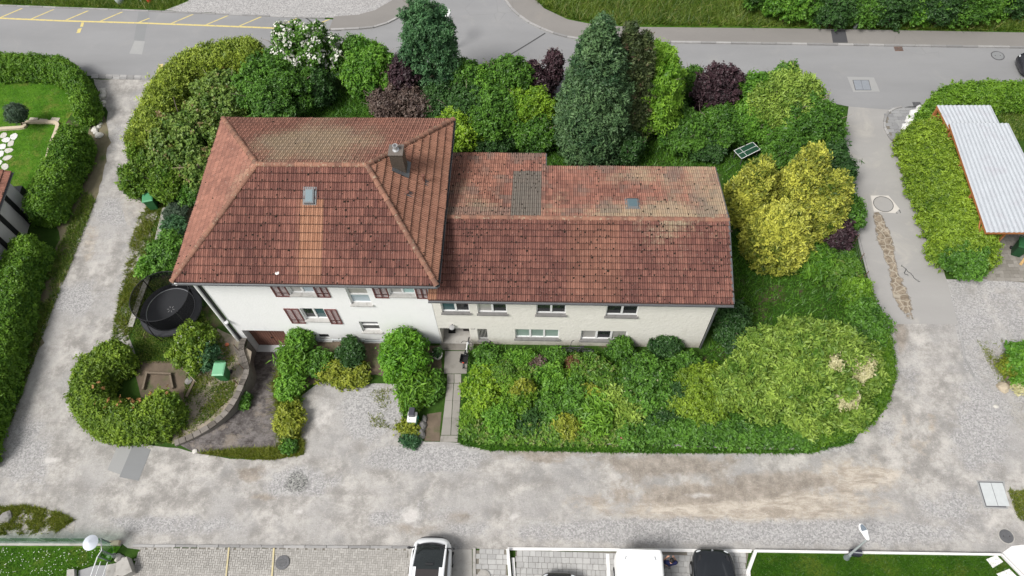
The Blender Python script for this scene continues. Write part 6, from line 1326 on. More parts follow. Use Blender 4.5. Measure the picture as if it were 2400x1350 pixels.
# ------------------------------------------------------------------ vegetation
def leafmat(n, a, b, c=None, t=.3): return mat_leaf(n, a, b, c, t)
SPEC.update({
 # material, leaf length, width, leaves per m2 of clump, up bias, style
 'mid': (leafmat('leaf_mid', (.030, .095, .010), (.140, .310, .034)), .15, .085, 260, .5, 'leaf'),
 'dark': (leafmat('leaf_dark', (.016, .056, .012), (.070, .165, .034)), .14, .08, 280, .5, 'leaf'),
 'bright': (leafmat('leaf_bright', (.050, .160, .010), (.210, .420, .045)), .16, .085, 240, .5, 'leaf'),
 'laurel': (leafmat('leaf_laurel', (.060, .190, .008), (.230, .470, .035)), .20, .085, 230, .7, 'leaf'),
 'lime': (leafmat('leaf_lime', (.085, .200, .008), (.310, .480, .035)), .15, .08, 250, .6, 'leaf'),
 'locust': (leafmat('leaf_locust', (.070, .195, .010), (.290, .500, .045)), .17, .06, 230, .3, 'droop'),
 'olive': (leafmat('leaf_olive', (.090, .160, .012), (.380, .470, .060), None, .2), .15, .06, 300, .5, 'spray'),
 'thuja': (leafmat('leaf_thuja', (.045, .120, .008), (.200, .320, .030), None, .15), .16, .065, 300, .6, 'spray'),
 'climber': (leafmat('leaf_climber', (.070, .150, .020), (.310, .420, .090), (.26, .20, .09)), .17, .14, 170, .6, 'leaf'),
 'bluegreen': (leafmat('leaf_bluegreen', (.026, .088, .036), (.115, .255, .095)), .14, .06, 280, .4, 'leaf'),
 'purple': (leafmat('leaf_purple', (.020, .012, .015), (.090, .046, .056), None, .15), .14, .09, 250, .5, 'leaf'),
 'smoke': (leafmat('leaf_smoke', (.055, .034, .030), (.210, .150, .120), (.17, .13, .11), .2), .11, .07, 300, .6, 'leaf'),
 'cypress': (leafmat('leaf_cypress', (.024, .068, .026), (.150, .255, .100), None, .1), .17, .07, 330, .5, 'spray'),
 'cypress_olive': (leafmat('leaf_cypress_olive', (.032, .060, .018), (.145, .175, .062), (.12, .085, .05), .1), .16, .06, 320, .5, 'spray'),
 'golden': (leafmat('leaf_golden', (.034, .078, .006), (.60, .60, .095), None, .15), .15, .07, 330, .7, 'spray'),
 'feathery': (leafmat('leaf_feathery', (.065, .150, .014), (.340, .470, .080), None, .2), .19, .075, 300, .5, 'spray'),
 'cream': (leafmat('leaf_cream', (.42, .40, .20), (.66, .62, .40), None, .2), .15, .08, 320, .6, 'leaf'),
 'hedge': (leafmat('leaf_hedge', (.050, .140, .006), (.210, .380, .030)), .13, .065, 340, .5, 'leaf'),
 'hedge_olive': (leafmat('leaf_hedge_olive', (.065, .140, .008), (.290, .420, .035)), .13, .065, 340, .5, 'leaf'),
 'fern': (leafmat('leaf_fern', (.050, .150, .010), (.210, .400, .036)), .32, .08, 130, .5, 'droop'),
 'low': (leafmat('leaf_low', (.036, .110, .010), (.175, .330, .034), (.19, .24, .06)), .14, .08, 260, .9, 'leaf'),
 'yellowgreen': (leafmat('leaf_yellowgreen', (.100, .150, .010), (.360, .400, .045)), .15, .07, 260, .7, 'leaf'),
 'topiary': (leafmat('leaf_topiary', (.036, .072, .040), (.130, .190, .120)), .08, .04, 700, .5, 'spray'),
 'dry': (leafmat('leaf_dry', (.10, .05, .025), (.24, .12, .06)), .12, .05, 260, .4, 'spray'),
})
M_petal = mat_leaf('petal_white', (.62, .62, .55), (.85, .85, .80), None, .2); M_petal2 = mat_leaf('petal_cream', (.45, .48, .25), (.70, .70, .48), None, .2); M_pink = mat_leaf('petal_pink', (.55, .08, .16), (.7, .2, .3), None, .2); M_tip = mat_leaf('young_leaf_orange', (.30, .16, .06), (.50, .26, .11), None, .2)
SD = [100]
def dep(p): return math.atan2(CAM[2], math.hypot(p[0]-CAM[0], p[1]-CAM[1]))
def base_of(u, v, h): return G(u, v, h*.52)
def flowers(par, lumps, mat, n, size, seed, top=.2, name='flowers'):
    r = np.random.default_rng(seed); C = []; Dn = []
    L = np.asarray(lumps, float); wts = L[:, 3]**2; wts = wts/wts.sum()
    for k in r.choice(len(L), n, p=wts):
        d = r.normal(size=3); d[2] = abs(d[2])+top; d /= np.linalg.norm(d); c = L[k, :3]+d*L[k, 3]*1.06
        if (((L[:, :3]-c)**2).sum(1) < (L[:, 3]*.92)**2).any(): continue
        for j in range(5):
            C.append(c+r.normal(0, size*.35, 3)); Dn.append(d+r.normal(0, .3, 3))
    C = np.array(C); Dn = unit(np.array(Dn)); T = unit(r.normal(size=C.shape))
    return tag(add(name, leaf_mesh(name, C, Dn, T, size, size*.8, r.uniform(0, 1, len(C)), mat), par), kind='stuff')
def shrub(label, u, v, hw, hh, h, sp, k=16, f=.40, name='shrub', cat='shrub', grp=None, dens=1.0, trunk=True, flow=None, jit=.10, shape='ell', core=.66, stemmat=None, power=.8, shoots=1.0):
    SD[0] += 1; s = SD[0]; b = base_of(u, v, h); pm = ppm(b, h*.5); rx = hw/pm*.95; rz = h*.5; dp = dep(b)
    ry = math.sqrt(max((hh/pm)**2-(rz*math.cos(dp))**2, (rx*.55)**2*math.sin(dp)**2))/math.sin(dp); ry = min(ry, rx*1.6)
    t = thing(name, label, cat, (b.x, b.y, 0), 0, grp)
    if trunk: stems('trunk' if h > 2.5 else 'stem', h*.62, .03+.018*h, stemmat or M_bark, t, s, 4 if h > 1.2 else 2, .30)
    L = L_ell(rx, ry, rz, h*.52, k, f, s, shoots=shoots) if shape == 'ell' else L_cone(rx, h, k, f, s, power=power)
    crown('crown' if h > 2.5 else 'foliage', L, sp, t, s, dens=dens, jit=jit, core=core)
    if flow: flowers(t, L, flow[0], flow[1], flow[2], s, name=flow[3] if len(flow) > 3 else 'flowers')
    if trunk and h > 1.7 and jit > .08:
        q = random.Random(s); tw = MB()
        for i in range(9):
            a = q.uniform(0, 6.28); e = q.uniform(.55, 1.12); z_ = h*q.uniform(.55, 1.04); p = Vector((math.cos(a)*rx*e, math.sin(a)*ry*e, z_)); d = Vector((math.cos(a)*q.uniform(.1, .5), math.sin(a)*q.uniform(.1, .5), q.uniform(.15, .45)))
            tw.tube([p*.55, p-d*.4, p+d*.5], [.03, .02, .007], 4)
        tag(tw.build('twigs', M_twig, t), kind='stuff')
    return t
def hedge(label, pts, wd, h, sp, name='hedge', grp=None, rl=.5, dens=1.0, z=None, jit=.06, flow=None, taper=.75):
    SD[0] += 1; s = SD[0]; r = np.random.default_rng(s); P = [Vector((p[0], p[1], 0)) for p in pts]; b = P[len(P)//2].copy(); t = thing(name, label, 'hedge', tuple(b), 0, grp)
    L = []; dist = 0; samples = []
    for a, c in zip(P, P[1:]):
        n = max(1, int((c-a).length/(rl*.8)))
        for i in range(n): samples.append((a.lerp(c, i/n), (c-a).normalized()))
    samples.append((P[-1], (P[-1]-P[-2]).normalized()))
    nz_ = max(2, int(h/(rl*.95))); nw = max(2, int(wd/(rl*.95))+1)
    for p, d in samples:
        nr = Vector((-d.y, d.x, 0))
        for iz in range(nz_):
            z_ = rl*.7+(h-rl*1.65)*iz/(nz_-1); wz = wd*(1-(1-taper)*iz/(nz_-1))
            for iw in range(nw):
                o = -wz/2+rl*.9+(wz-rl*1.8)*iw/max(1, nw-1) if wz > rl*1.8 else 0
                if 0 < iz < nz_-1 and 0 < iw < nw-1: continue
                q = p-b+nr*o+Vector(r.uniform(-.12, .12, 3)*rl)
                L.append((q.x, q.y, z_+r.uniform(-.1, .1)*rl, rl*r.uniform(.85, 1.15)))
    crown('foliage', L, sp, t, s, dens=dens, jit=jit, cut=.80, core=.76)
    for i in range(0, len(samples), max(1, int(1.2/(rl*.8)))):
        q = samples[i][0]-b; MB().tube([q, q+Vector((0, 0, h*.6))], .03, 5).build('stem', M_bark, t)
    if flow: flowers(t, L, *flow[:3], s)
    return t
# -- neighbour hedges, left
hedge('clipped bright green hedge along the far edge of the neighbour lawn', GP([(-160, 172), (0, 178), (100, 178), (160, 186)]), 1.5, 1.6, 'hedge', dens=.9)
hedge('stepped clipped hedge bending down beside the mouth of the left track', catmull(GP([(160, 186), (190, 205), (212, 250), (219, 284)]), 3), 1.45, 1.8, 'hedge')
hedge('long clipped hedge between neighbour lawn and the left track', catmull(GP([(194, 352), (170, 420), (138, 490), (126, 520)]), 3), 2.0, 2.0, 'hedge')
hedge('lower clipped hedge with pale blossoms running down the left edge of the track', catmull(GP([(92, 608), (74, 660), (48, 760), (22, 880), (-16, 1000), (-40, 1080)]), 3), 1.9, 1.9, 'hedge', flow=(M_petal, 90, .06))
t = thing('topiary_tree', 'grey-green clipped ball tree on a short stem in the neighbour lawn', 'tree', tuple(G(52, 294))); b_ = G(38, 266, 1.3)-t.location
MB().tube([(0, 0, 0), tuple(b_)], .06, 7).build('trunk', M_bark, t, True); SD[0] += 1; crown('crown', [(b_.x, b_.y, 1.3, .72)], 'topiary', t, SD[0], jit=.03, core=.88)
rp = lambda p, r, h, sp, s: crown('foliage', [(0, 0, h, r), (r*.5, .1*r, h+.05, r*.6), (-r*.4, r*.3, h, r*.6)], sp, p, s)
for q, (p, r, h) in enumerate(SPEC_POT): rp(p, r*.75, h, 'dark' if q == 0 else 'topiary', 900+q)
# -- garden, upper left
hedge('rounded olive-green thuja hedge curving round the upper left garden corner', catmull(GP([(612, 178), (560, 182), (500, 195), (452, 222), (418, 268), (392, 322), (372, 372)]), 3), 2.6, 2.5, 'olive', dens=.95, rl=.6, jit=.12)
for i, (u, v, hw, hh, h, lab) in enumerate([(338, 352, 36, 44, 1.9, 'upper of the small dark thujas beside the left track'), (330, 415, 44, 44, 1.9, 'rounded dark thuja beside the green bin and left track'), (395, 425, 40, 44, 1.8, 'dark thuja between the green bin and the fence panel'), (352, 300, 36, 36, 1.9, 'dark thuja below the olive hedge beside the left track')]):
    t = shrub(lab, u, v, hw, hh, h, 'thuja', 14, .42, 'thuja', 'thuja', 'dark thujas beside the left track')
t = shrub('small dead brown conifer in the gap of the olive hedge', 540, 172, 28, 32, 1.8, 'dry', 8, .4, 'dead_conifer', 'shrub', dens=.8)
shrub('large pale climber with light green leaves and brown tips left of the hipped roof', 432, 330, 92, 74, 2.3, 'climber', 26, .34, 'climber', 'climber')
shrub('upper pale climber mound behind the hipped roof corner', 520, 238, 66, 56, 2.4, 'climber', 18, .36, 'climber', 'climber')
shrub('climber spilling over the fence panel beside the roof edge', 470, 400, 42, 44, 1.8, 'climber', 12, .4, 'climber', 'climber')
shrub('broad dense dark green shrub behind the rear eave of the hipped roof', 655, 205, 92, 82, 3.0, 'mid', 30, .30)
shrub('dark shrub between the white-flowering tree and the rear lawn', 740, 205, 42, 46, 2.2, 'dark', 14, .38)
shrub('tree covered in white blossom above the rear garden', 722, 128, 84, 50, 4.2, 'mid', 26, .34, 'flowering_tree', 'tree', flow=(M_petal, 1700, .15, 'blossom'))
shrub('bright green upright shrub beside the white-flowering tree', 868, 168, 60, 62, 3.2, 'bright', 22, .34)
shrub('narrow green shrub standing behind the white blossom', 830, 140, 22, 46, 3.0, 'mid', 10, .45)
t = shrub('tall blue-green broadleaf tree near the street junction', 1012, 120, 66, 98, 7.2, 'bluegreen', 46, .27, 'broadleaf_tree', 'tree', core=.6, jit=.2)
shrub('dark purple-leaved shrub below the blue-green tree', 952, 188, 36, 52, 3.0, 'purple', 16, .38, jit=.16)
shrub('brownish purple smoke bush behind the hipped roof', 940, 248, 82, 36, 2.2, 'smoke', 24, .34, jit=.16)
shrub('mid green shrub right of the blue-green tree', 1098, 190, 46, 46, 2.8, 'mid', 18, .38)
shrub('dark leafy shrub filling the gap right of the smoke bush', 1030, 245, 40, 44, 2.2, 'dark', 14, .4)
shrub('loose green shrub with upright shoots against the street', 1190, 188, 56, 48, 3.0, 'mid', 20, .36, jit=.2)
shrub('small green shrub with pale tips on the street side', 1135, 200, 32, 42, 2.4, 'bright', 12, .42, jit=.2)
shrub('left of the two slender purple shrubs against the street', 1250, 182, 18, 36, 2.6, 'purple', 9, .5, jit=.2, grp=None)
shrub('right and taller of the two slender purple shrubs against the street', 1297, 166, 20, 44, 3.2, 'purple', 11, .46, jit=.2)
shrub('low purple shrub between the slender purple pair', 1272, 210, 26, 22, 1.6, 'purple', 8, .45)
shrub('dark feathery shrub in the middle of the rear garden', 1092, 262, 56, 54, 2.6, 'dark', 20, .36, jit=.22)
shrub('wispy dark green shrub behind the wing roof', 1152, 272, 58, 62, 2.6, 'mid', 20, .36, jit=.24)
shrub('lime green shrub left of the big cypress', 1238, 262, 62, 50, 2.4, 'lime', 22, .34)
shrub('green shrub with bare stems below the lime shrub', 1262, 318, 52, 42, 1.9, 'mid', 16, .38, core=.5)
shrub('yellow-green leafy shrub touching the hipped roof corner', 1072, 308, 44, 54, 2.4, 'lime', 18, .36, jit=.2)
shrub('low dark shrub in the shade behind the wing eave', 1150, 338, 56, 26, 1.1, 'dark', 12, .4)
# -- the big cypress group
def cypress(label, u, vb, R_px, h, sp, k, f, power=.75, dens=1.0):
    SD[0] += 1; s = SD[0]; b = G(u, vb); R = R_px/ppm(b, 1.5); t = thing('cypress', label, 'conifer', tuple(b)); stems('trunk', h*.8, .16, M_bark, t, s, 5, .1)
    L = L_cone(R, h, k, f, s, z0=.35, power=power); crown('crown', L, sp, t, s, dens=dens, jit=.12, core=.70); return t
cypress('big dense grey-green cypress standing behind the wing roof', 1386, 348, 98, 9.4, 'cypress', 330, .20, .52)
cypress('second slimmer cypress right of the big one', 1446, 330, 58, 8.6, 'cypress_olive', 170, .24, .6)
cypress('narrow olive-brown cypress spire at the right of the conifer group', 1478, 320, 52, 7.7, 'cypress_olive', 150, .26, .6)
shrub('low dark juniper at the right foot of the cypress group', 1468, 352, 36, 36, 2.2, 'dark', 14, .4)
# -- right part of the rear garden
shrub('bright green locust tree with feathery leaves right of the cypresses', 1540, 215, 52, 96, 5.8, 'locust', 40, .28, 'locust_tree', 'tree', core=.62, jit=.2)
shrub('reddish-tipped green shrub left of the purple tree', 1622, 200, 30, 40, 2.6, 'mid', 12, .42)
shrub('dark purple-leaved round tree near the street', 1682, 216, 54, 46, 3.6, 'purple', 22, .34, 'purple_tree', 'tree', jit=.18)
shrub('bright leafy shrub right of the purple tree', 1765, 222, 46, 40, 2.8, 'bright', 16, .38)
shrub('thin airy green shrub reaching out over the street', 1835, 195, 24, 38, 3.4, 'mid', 10, .42, core=.3, jit=.3)
shrub('light green leafy tree at the lane corner of the rear garden', 1838, 252, 82, 70, 3.6, 'feathery', 30, .32, 'broadleaf_tree', 'tree', jit=.18)
shrub('mid green small-leaved tree overhanging the right lane', 1888, 296, 82, 74, 3.2, 'mid', 30, .32, 'broadleaf_tree', 'tree', jit=.14)
shrub('light green shrub at the left foot of the lane corner tree', 1772, 280, 50, 52, 2.2, 'bright', 18, .38)
shrub('dark shrub below the purple tree', 1680, 300, 62, 50, 1.9, 'mid', 20, .36)
shrub('broad dark green shrub beside the rear lawn', 1598, 305, 62, 56, 2.0, 'mid', 20, .36)
shrub('low dark shrub between rear lawn and table tennis table', 1650, 345, 56, 30, 1.1, 'dark', 14, .4)
shrub('green shrub behind the table tennis table', 1842, 352, 56, 36, 1.8, 'mid', 16, .38)
shrub('dark green shrub leaning over the lane beside the golden conifer', 1952, 395, 42, 58, 2.2, 'dark', 18, .38, jit=.2)
shrub('fresh green shrub by the lane below the dark leaning shrub', 1982, 498, 38, 44, 1.7, 'mid', 14, .4, jit=.2)
shrub('dark purple barberry beside the lane fence', 1966, 548, 34, 38, 1.5, 'purple', 14, .4)
# golden conifers
for (u, vb, R, h, k, lab) in [(1742, 505, 62, 4.6, 80, 'leftmost golden conifer beside the wing gable'), (1846, 502, 68, 5.4, 90, 'tallest golden conifer in the middle of the golden group'), (1905, 535, 58, 4.6, 70, 'right golden conifer nearest the lane'), (1804, 588, 88, 3.4, 90, 'front golden conifer with darker green flank')]:
    SD[0] += 1; b = G(u, vb); t = thing('golden_conifer', lab, 'conifer', tuple(b), 0, 'golden conifers beside the wing gable'); stems('trunk', h*.7, .12, M_bark, t, SD[0], 4, .15)
    crown('crown', L_cone(R/ppm(b, 1), h, int(k*1.9), .27, SD[0], z0=.3, power=.48), 'golden', t, SD[0], jit=.17, core=.64)
# right side garden
shrub('low fern clump below the golden conifers', 1902, 612, 42, 40, .9, 'fern', 12, .4, 'fern', 'fern')
shrub('low rough green growth beside the lane fence', 1960, 622, 50, 44, .7, 'low', 14, .36, 'low_plants', 'plants')
shrub('small bright shrub at the lane fence above the feathery conifer', 2008, 690, 34, 36, 1.3, 'hedge', 12, .42)
shrub('green shrub beside the fence reaching into the lane', 2030, 762, 44, 50, 1.6, 'mid', 14, .4, jit=.25)
shrub('dark shrub behind the gable corner of the wing', 1712, 760, 38, 52, 1.9, 'dark', 14, .4)
shrub('dark evergreen against the cream wall near the gable corner', 1556, 812, 34, 26, 1.3, 'dark', 10, .45)
shrub('glossy green shrub against the cream wall below the triple window', 1455, 820, 30, 26, 1.2, 'mid', 10, .45)
SD[0] += 1; b = G(1846, 905); t = thing('feathery_conifer', 'big spreading light green feathery conifer at the lower right garden corner', 'conifer', tuple(b)); stems('trunk', 3.2, .2, M_bark, t, SD[0], 8, .5)
r_ = np.random.default_rng(77); L = []
lobes = [(0, .2, 2.9, 1.35), (-1.4, .5, 2.2, 1.25), (1.35, .55, 2.4, 1.25), (-.6, -.9, 1.9, 1.2), (.9, -.9, 2.1, 1.2), (-2.5, -.2, 1.4, 1.1), (2.45, -.25, 1.6, 1.15), (-1.8, -1.4, 1.0, 1.0), (.2, -1.9, 1.0, 1.05), (2.0, -1.6, 1.1, 1.05), (0, 1.5, 1.7, 1.1), (-3.3, -.7, .9, .8), (3.1, .6, 1.2, .8)]
for lx, ly, lz, lr in lobes:
    lz += .45
    n_ = int(24*lr)
    for i in range(n_):
        z = 1-1.5*(i+.5)/n_; q = math.sqrt(max(0, 1-z*z)); a = i*2.39996+r_.uniform(-.3, .3); e = lr*r_.uniform(.62, 1.02)
        L.append((lx+math.cos(a)*q*e, ly+math.sin(a)*q*e, max(.3, lz+z*e), r_.uniform(.17, .34)))
    L.append((lx, ly, lz, lr*.58))
crown('crown', L, 'feathery', t, SD[0], jit=.16)
for i, (x, y, z, n) in enumerate([(2.25, -.35, 3.2, 14), (1.75, -1.55, 2.6, 14), (1.2, -.2, 3.8, 5)]):
    crown('cream_branch', [(x+r_.uniform(-.55, .55), y+r_.uniform(-.5, .5), z+r_.uniform(-.25, .25), r_.uniform(.12, .24)) for _ in range(n)], 'cream', t, 600+i, core=0)
mb = MB()
for i in range(14): a = r_.uniform(0, 6.28); p = Vector((1.1+r_.uniform(-.8, .8), .6+r_.uniform(-.5, .5), 3.0)); mb.tube([p, p+Vector((math.cos(a)*.6, math.sin(a)*.6, .45)), p+Vector((math.cos(a)*1.0, math.sin(a)*1.0, .65))], [.028, .02, .008], 4)
mb.build('bare_branch', M_twig, t)
shrub('loose small-leaved shrub left of the feathery conifer', 1645, 930, 78, 66, 1.5, 'hedge_olive', 26, .30, jit=.2, dens=1.1)
shrub('pale blossoming shrub in the middle of the front garden', 1520, 905, 74, 56, 1.5, 'mid', 22, .34, flow=(M_petal2, 120, .06), jit=.2)
hedge('low clipped hedge round the lower right garden corner', catmull(GP([(1880, 1024), (1965, 1004), (2026, 960), (2056, 896), (2056, 845), (2048, 800)]), 4), 1.2, .95, 'hedge', rl=.42)
hedge('low overgrown hedge along the gravel below the feathery conifer', catmull(GP([(1470, 1020), (1600, 1016), (1760, 1020), (1880, 1022)]), 4), 1.3, .9, 'mid', rl=.42, jit=.14)
hedge('low wild greenery along the gravel at the front garden edge', catmull(GP([(1105, 1012), (1200, 1018), (1330, 1020), (1470, 1018)]), 4), .8, .38, 'low', rl=.30, jit=.2)
stone_row('edging', GP([(1225, 1037), (1400, 1040), (1560, 1044), (1720, 1050), (1880, 1054)]), 1.0, .09, .10, 0.0, 'thin pale edging boards along the front garden', M_conc, 'edging_board')
# -- front garden
for row in [(1128, 915, 50, 72, 1.0, 'lime', 'round light green hydrangea beside the concrete path'), (1108, 985, 34, 40, .7, 'hedge', 'low green mound at the lower path edge'), (1215, 925, 46, 56, 1.1, 'hedge', 'bushy green perennial clump right of the hydrangea'), (1225, 915, 30, 26, 1.25, 'yellowgreen', 'pinkish-tipped pale clump in the front garden'),
            (1288, 890, 40, 40, .95, 'bright', 'bright spiky green clump below the green triple window'), (1290, 960, 46, 44, .9, 'mid', 'leafy green mound in the middle of the front garden'), (1172, 985, 44, 40, .8, 'bright', 'green leafy mound left of the pale stone'),
            (1355, 935, 46, 56, 1.2, 'mid', 'upright green shrub in the front garden'), (1400, 975, 42, 50, 1.1, 'fern', 'fern-like clump near the front garden edge'), (1420, 900, 50, 50, 1.0, 'low', 'dense green growth below the grey triple window'), (1330, 1000, 46, 32, .7, 'yellowgreen', 'yellowish low clump near the gravel edge'),
            (1240, 990, 40, 34, .8, 'dark', 'darker round clump near the front garden edge'), (1470, 965, 50, 52, 1.2, 'feathery', 'loose pale shrub left of the blossoming shrub'), (1545, 985, 50, 42, 1.1, 'dark', 'dense dark shrub before the blossoming shrub'), (1140, 840, 40, 30, .8, 'mid', 'leafy plants at the entrance corner of the cream wall'),
            (1220, 845, 46, 26, .65, 'bright', 'bright plants under the left end of the green triple window'), (1300, 838, 40, 22, .7, 'mid', 'plants under the right end of the green triple window'), (1380, 862, 60, 30, .55, 'low', 'low plants behind the dark bicycle'), (1500, 862, 54, 34, .75, 'mid', 'green plants between the two wall shrubs'),
            (1600, 862, 60, 36, .9, 'mid', 'green plants before the dark evergreen at the wall'), (1180, 880, 36, 30, .7, 'low', 'low plants behind the hydrangea'), (1250, 875, 36, 26, .6, 'low', 'low plants beside the bright spiky clump'), (1340, 890, 36, 26, .6, 'hedge', 'small green clump right of the bright spiky clump'), (1700, 1000, 70, 44, 1.0, 'mid', 'green shrub at the left foot of the feathery conifer')]:
    u, v, hw, hh, h, sp, lab = row; hw *= .80; hh *= .85; h *= RD.uniform(.65, 1.2); shrub(lab, u, v, hw, hh, h, sp, 14, .38, 'garden_plant', 'plant', 'plants of the wild front garden', trunk=False, jit=.24)
for u, v, hw, hh, h, sp, lab in [(1262, 858, 20, 18, .7, 'smoke', 'small brownish clump behind the bright spiky clump'), (1345, 855, 18, 16, .6, 'dry', 'dry brown clump left of the dark bicycle'), (1385, 925, 24, 24, .9, 'yellowgreen', 'pale yellow-green clump in the middle of the front garden'),
                                 (1445, 935, 20, 22, 1.2, 'feathery', 'tall pale sprig clump left of the blossoming shrub'), (1275, 1012, 26, 16, .4, 'bluegreen', 'bluish low rosette near the front garden edge'), (1160, 1010, 22, 16, .4, 'dark', 'dark low leaves beside the pale stone'), (1580, 930, 30, 30, 1.3, 'dark', 'dark upright clump right of the blossoming shrub'), (1410, 1015, 26, 14, .4, 'bright', 'small bright clump at the garden edge')]:
    shrub(lab, u, v, hw, hh, h, sp, 10, .42, 'garden_plant', 'plant', 'plants of the wild front garden', trunk=False, jit=.3)
SD[0] += 1; t = thing('rose', 'single pink rose bush at the front garden edge', 'plant', tuple(G(1459, 1030))); crown('foliage', [(0, 0, .35, .22), (.1, .05, .5, .15)], 'mid', t, SD[0]); flowers(t, [(0, 0, .5, .2)], M_pink, 6, .10, 5)
# -- front of the larger house
shrub('big round bright green laurel in front of the larger house', 945, 832, 54, 56, 2.2, 'laurel', 50, .26, 'laurel', 'shrub', jit=.05, dens=1.15, shoots=0, core=.8)
shrub('small round dark green laurel in front of the larger house', 822, 828, 30, 32, 1.25, 'dark', 20, .4, 'laurel', 'shrub', shoots=0, jit=.06)
shrub('round bright shrub right of the garage door', 704, 796, 31, 30, 1.4, 'bright', 18, .38, shoots=.3)
shrub('fern clump beside the garage ramp', 686, 846, 28, 30, 1.0, 'fern', 12, .42, 'fern', 'fern', trunk=False)
shrub('bushy greenery right of the fern by the ramp', 742, 848, 36, 28, .6, 'mid', 14, .4, 'garden_plant', 'plant', trunk=False, jit=.2)
shrub('tall grassy greenery along the right ramp wall', 682, 905, 26, 40, .9, 'bright', 12, .42, 'garden_plant', 'plant', trunk=False, jit=.25)
shrub('yellowish tall grass clump at the right of the ramp', 680, 985, 28, 52, .75, 'yellowgreen', 14, .38, 'garden_plant', 'plant', trunk=False, jit=.3)
shrub('small green plant at the lower end of the ramp bank', 676, 1042, 16, 16, .5, 'mid', 6, .5, 'garden_plant', 'plant', trunk=False)
shrub('yellow-green grass mound between path and gravel bay', 812, 875, 60, 18, .5, 'yellowgreen', 12, .4, 'garden_plant', 'plant', trunk=False, jit=.25)
t = shrub('green plants at the ramp wall foot', 562, 930, 15, 15, .4, 'mid', 6, .45, 'garden_plant', 'plant', trunk=False); t.location.z = ramp_z(t.location.x, t.location.y)
shrub('fern tuft above the letterbox', 975, 905, 36, 32, .95, 'fern', 12, .42, 'fern', 'fern', trunk=False)
shrub('green climber strip along the left side of the path', 1018, 905, 22, 62, .6, 'mid', 12, .42, 'garden_plant', 'plant', trunk=False, jit=.2)
shrub('leafy plants around the letterbox', 962, 950, 22, 20, .6, 'hedge', 8, .45, 'garden_plant', 'plant', trunk=False, jit=.2)
shrub('spiky plant before the letterbox foot', 960, 1003, 24, 16, .5, 'yellowgreen', 8, .45, 'garden_plant', 'plant', trunk=False, jit=.3)
shrub('bluish rosette plants at the end of the planted strip', 964, 1030, 24, 16, .4, 'bluegreen', 8, .45, 'garden_plant', 'plant', trunk=False)
# -- lower left garden
hedge('clipped hedge curling like a horseshoe round the dark soil bed', catmull(GP([(298, 850), (262, 872), (236, 905), (232, 948), (262, 988), (320, 1004), (382, 994), (410, 966)]), 4), 1.85, 1.7, 'hedge_olive', rl=.5, jit=.07, flow=None)
t = bpy.data.objects.get('hedge'); 
hs = [o for o in COL.objects if o.name.startswith('hedge') and 'horseshoe' in str(o.get('label', ''))][0]
o_ = hs.location; flowers(hs, [(*(G(u, v, 1.5)-o_)[:2], 1.35, .45) for u, v in ((240, 935), (265, 950), (300, 955), (350, 940), (385, 925), (330, 955), (225, 905))], M_tip, 46, .13, 8, name='young_shoots')
shrub('round shrub dotted with white blossom beside the trampoline', 452, 814, 46, 50, 1.6, 'hedge_olive', 26, .32, flow=(M_petal, 150, .055), jit=.14)
shrub('blue-green shrub half hidden behind the white-dotted shrub', 488, 832, 22, 38, 1.2, 'bluegreen', 12, .42)
shrub('leafy green shrub in the bed left of the roof edge', 396, 590, 42, 42, 1.3, 'mid', 16, .38, jit=.2)
shrub('blue-green shrub above it in the bed left of the roof edge', 408, 540, 30, 30, 1.1, 'bluegreen', 10, .42)
shrub('low grey-green herbs in the upper bed left of the roof edge', 412, 500, 28, 22, .6, 'topiary', 8, .42, 'garden_plant', 'plant', trunk=False)
shrub('dark leafy plants beside the fence panel foot', 440, 455, 26, 24, .9, 'mid', 8, .45, 'garden_plant', 'plant', trunk=False)
shrub('spiky grass tuft above the trampoline', 345, 630, 22, 20, .6, 'bright', 8, .45, 'garden_plant', 'plant', trunk=False, jit=.3)
# -- right: carport hedge
hedge('tall grassy clipped hedge behind the carports', catmull(GP([(2172, 300), (2198, 264), (2240, 250), (2420, 248), (2600, 262)]), 3), 1.6, 1.6, 'hedge', jit=.14)
hedge('broad loose green hedge between the right lane and the carport', catmull(GP([(2158, 350), (2174, 400), (2196, 470), (2226, 545), (2248, 612)]), 4), 3.2, 2.0, 'hedge_olive', rl=.6, jit=.18)
shrub('dense dark green shrub at the lower end of the carport hedge', 2262, 605, 50, 44, 1.7, 'mid', 16, .38, jit=.2)
shrub('bright green shrub cut by the right edge of the view', 2398, 855, 34, 44, 1.2, 'bright', 14, .4)
shrub('yellow-green tuft on the log beside the bright shrub', 2362, 862, 18, 18, .7, 'yellowgreen', 8, .45, 'garden_plant', 'plant', trunk=False)
shrub('variegated hosta below the bright shrub', 2392, 905, 18, 14, .35, 'cream', 6, .45, 'garden_plant', 'plant', trunk=False)
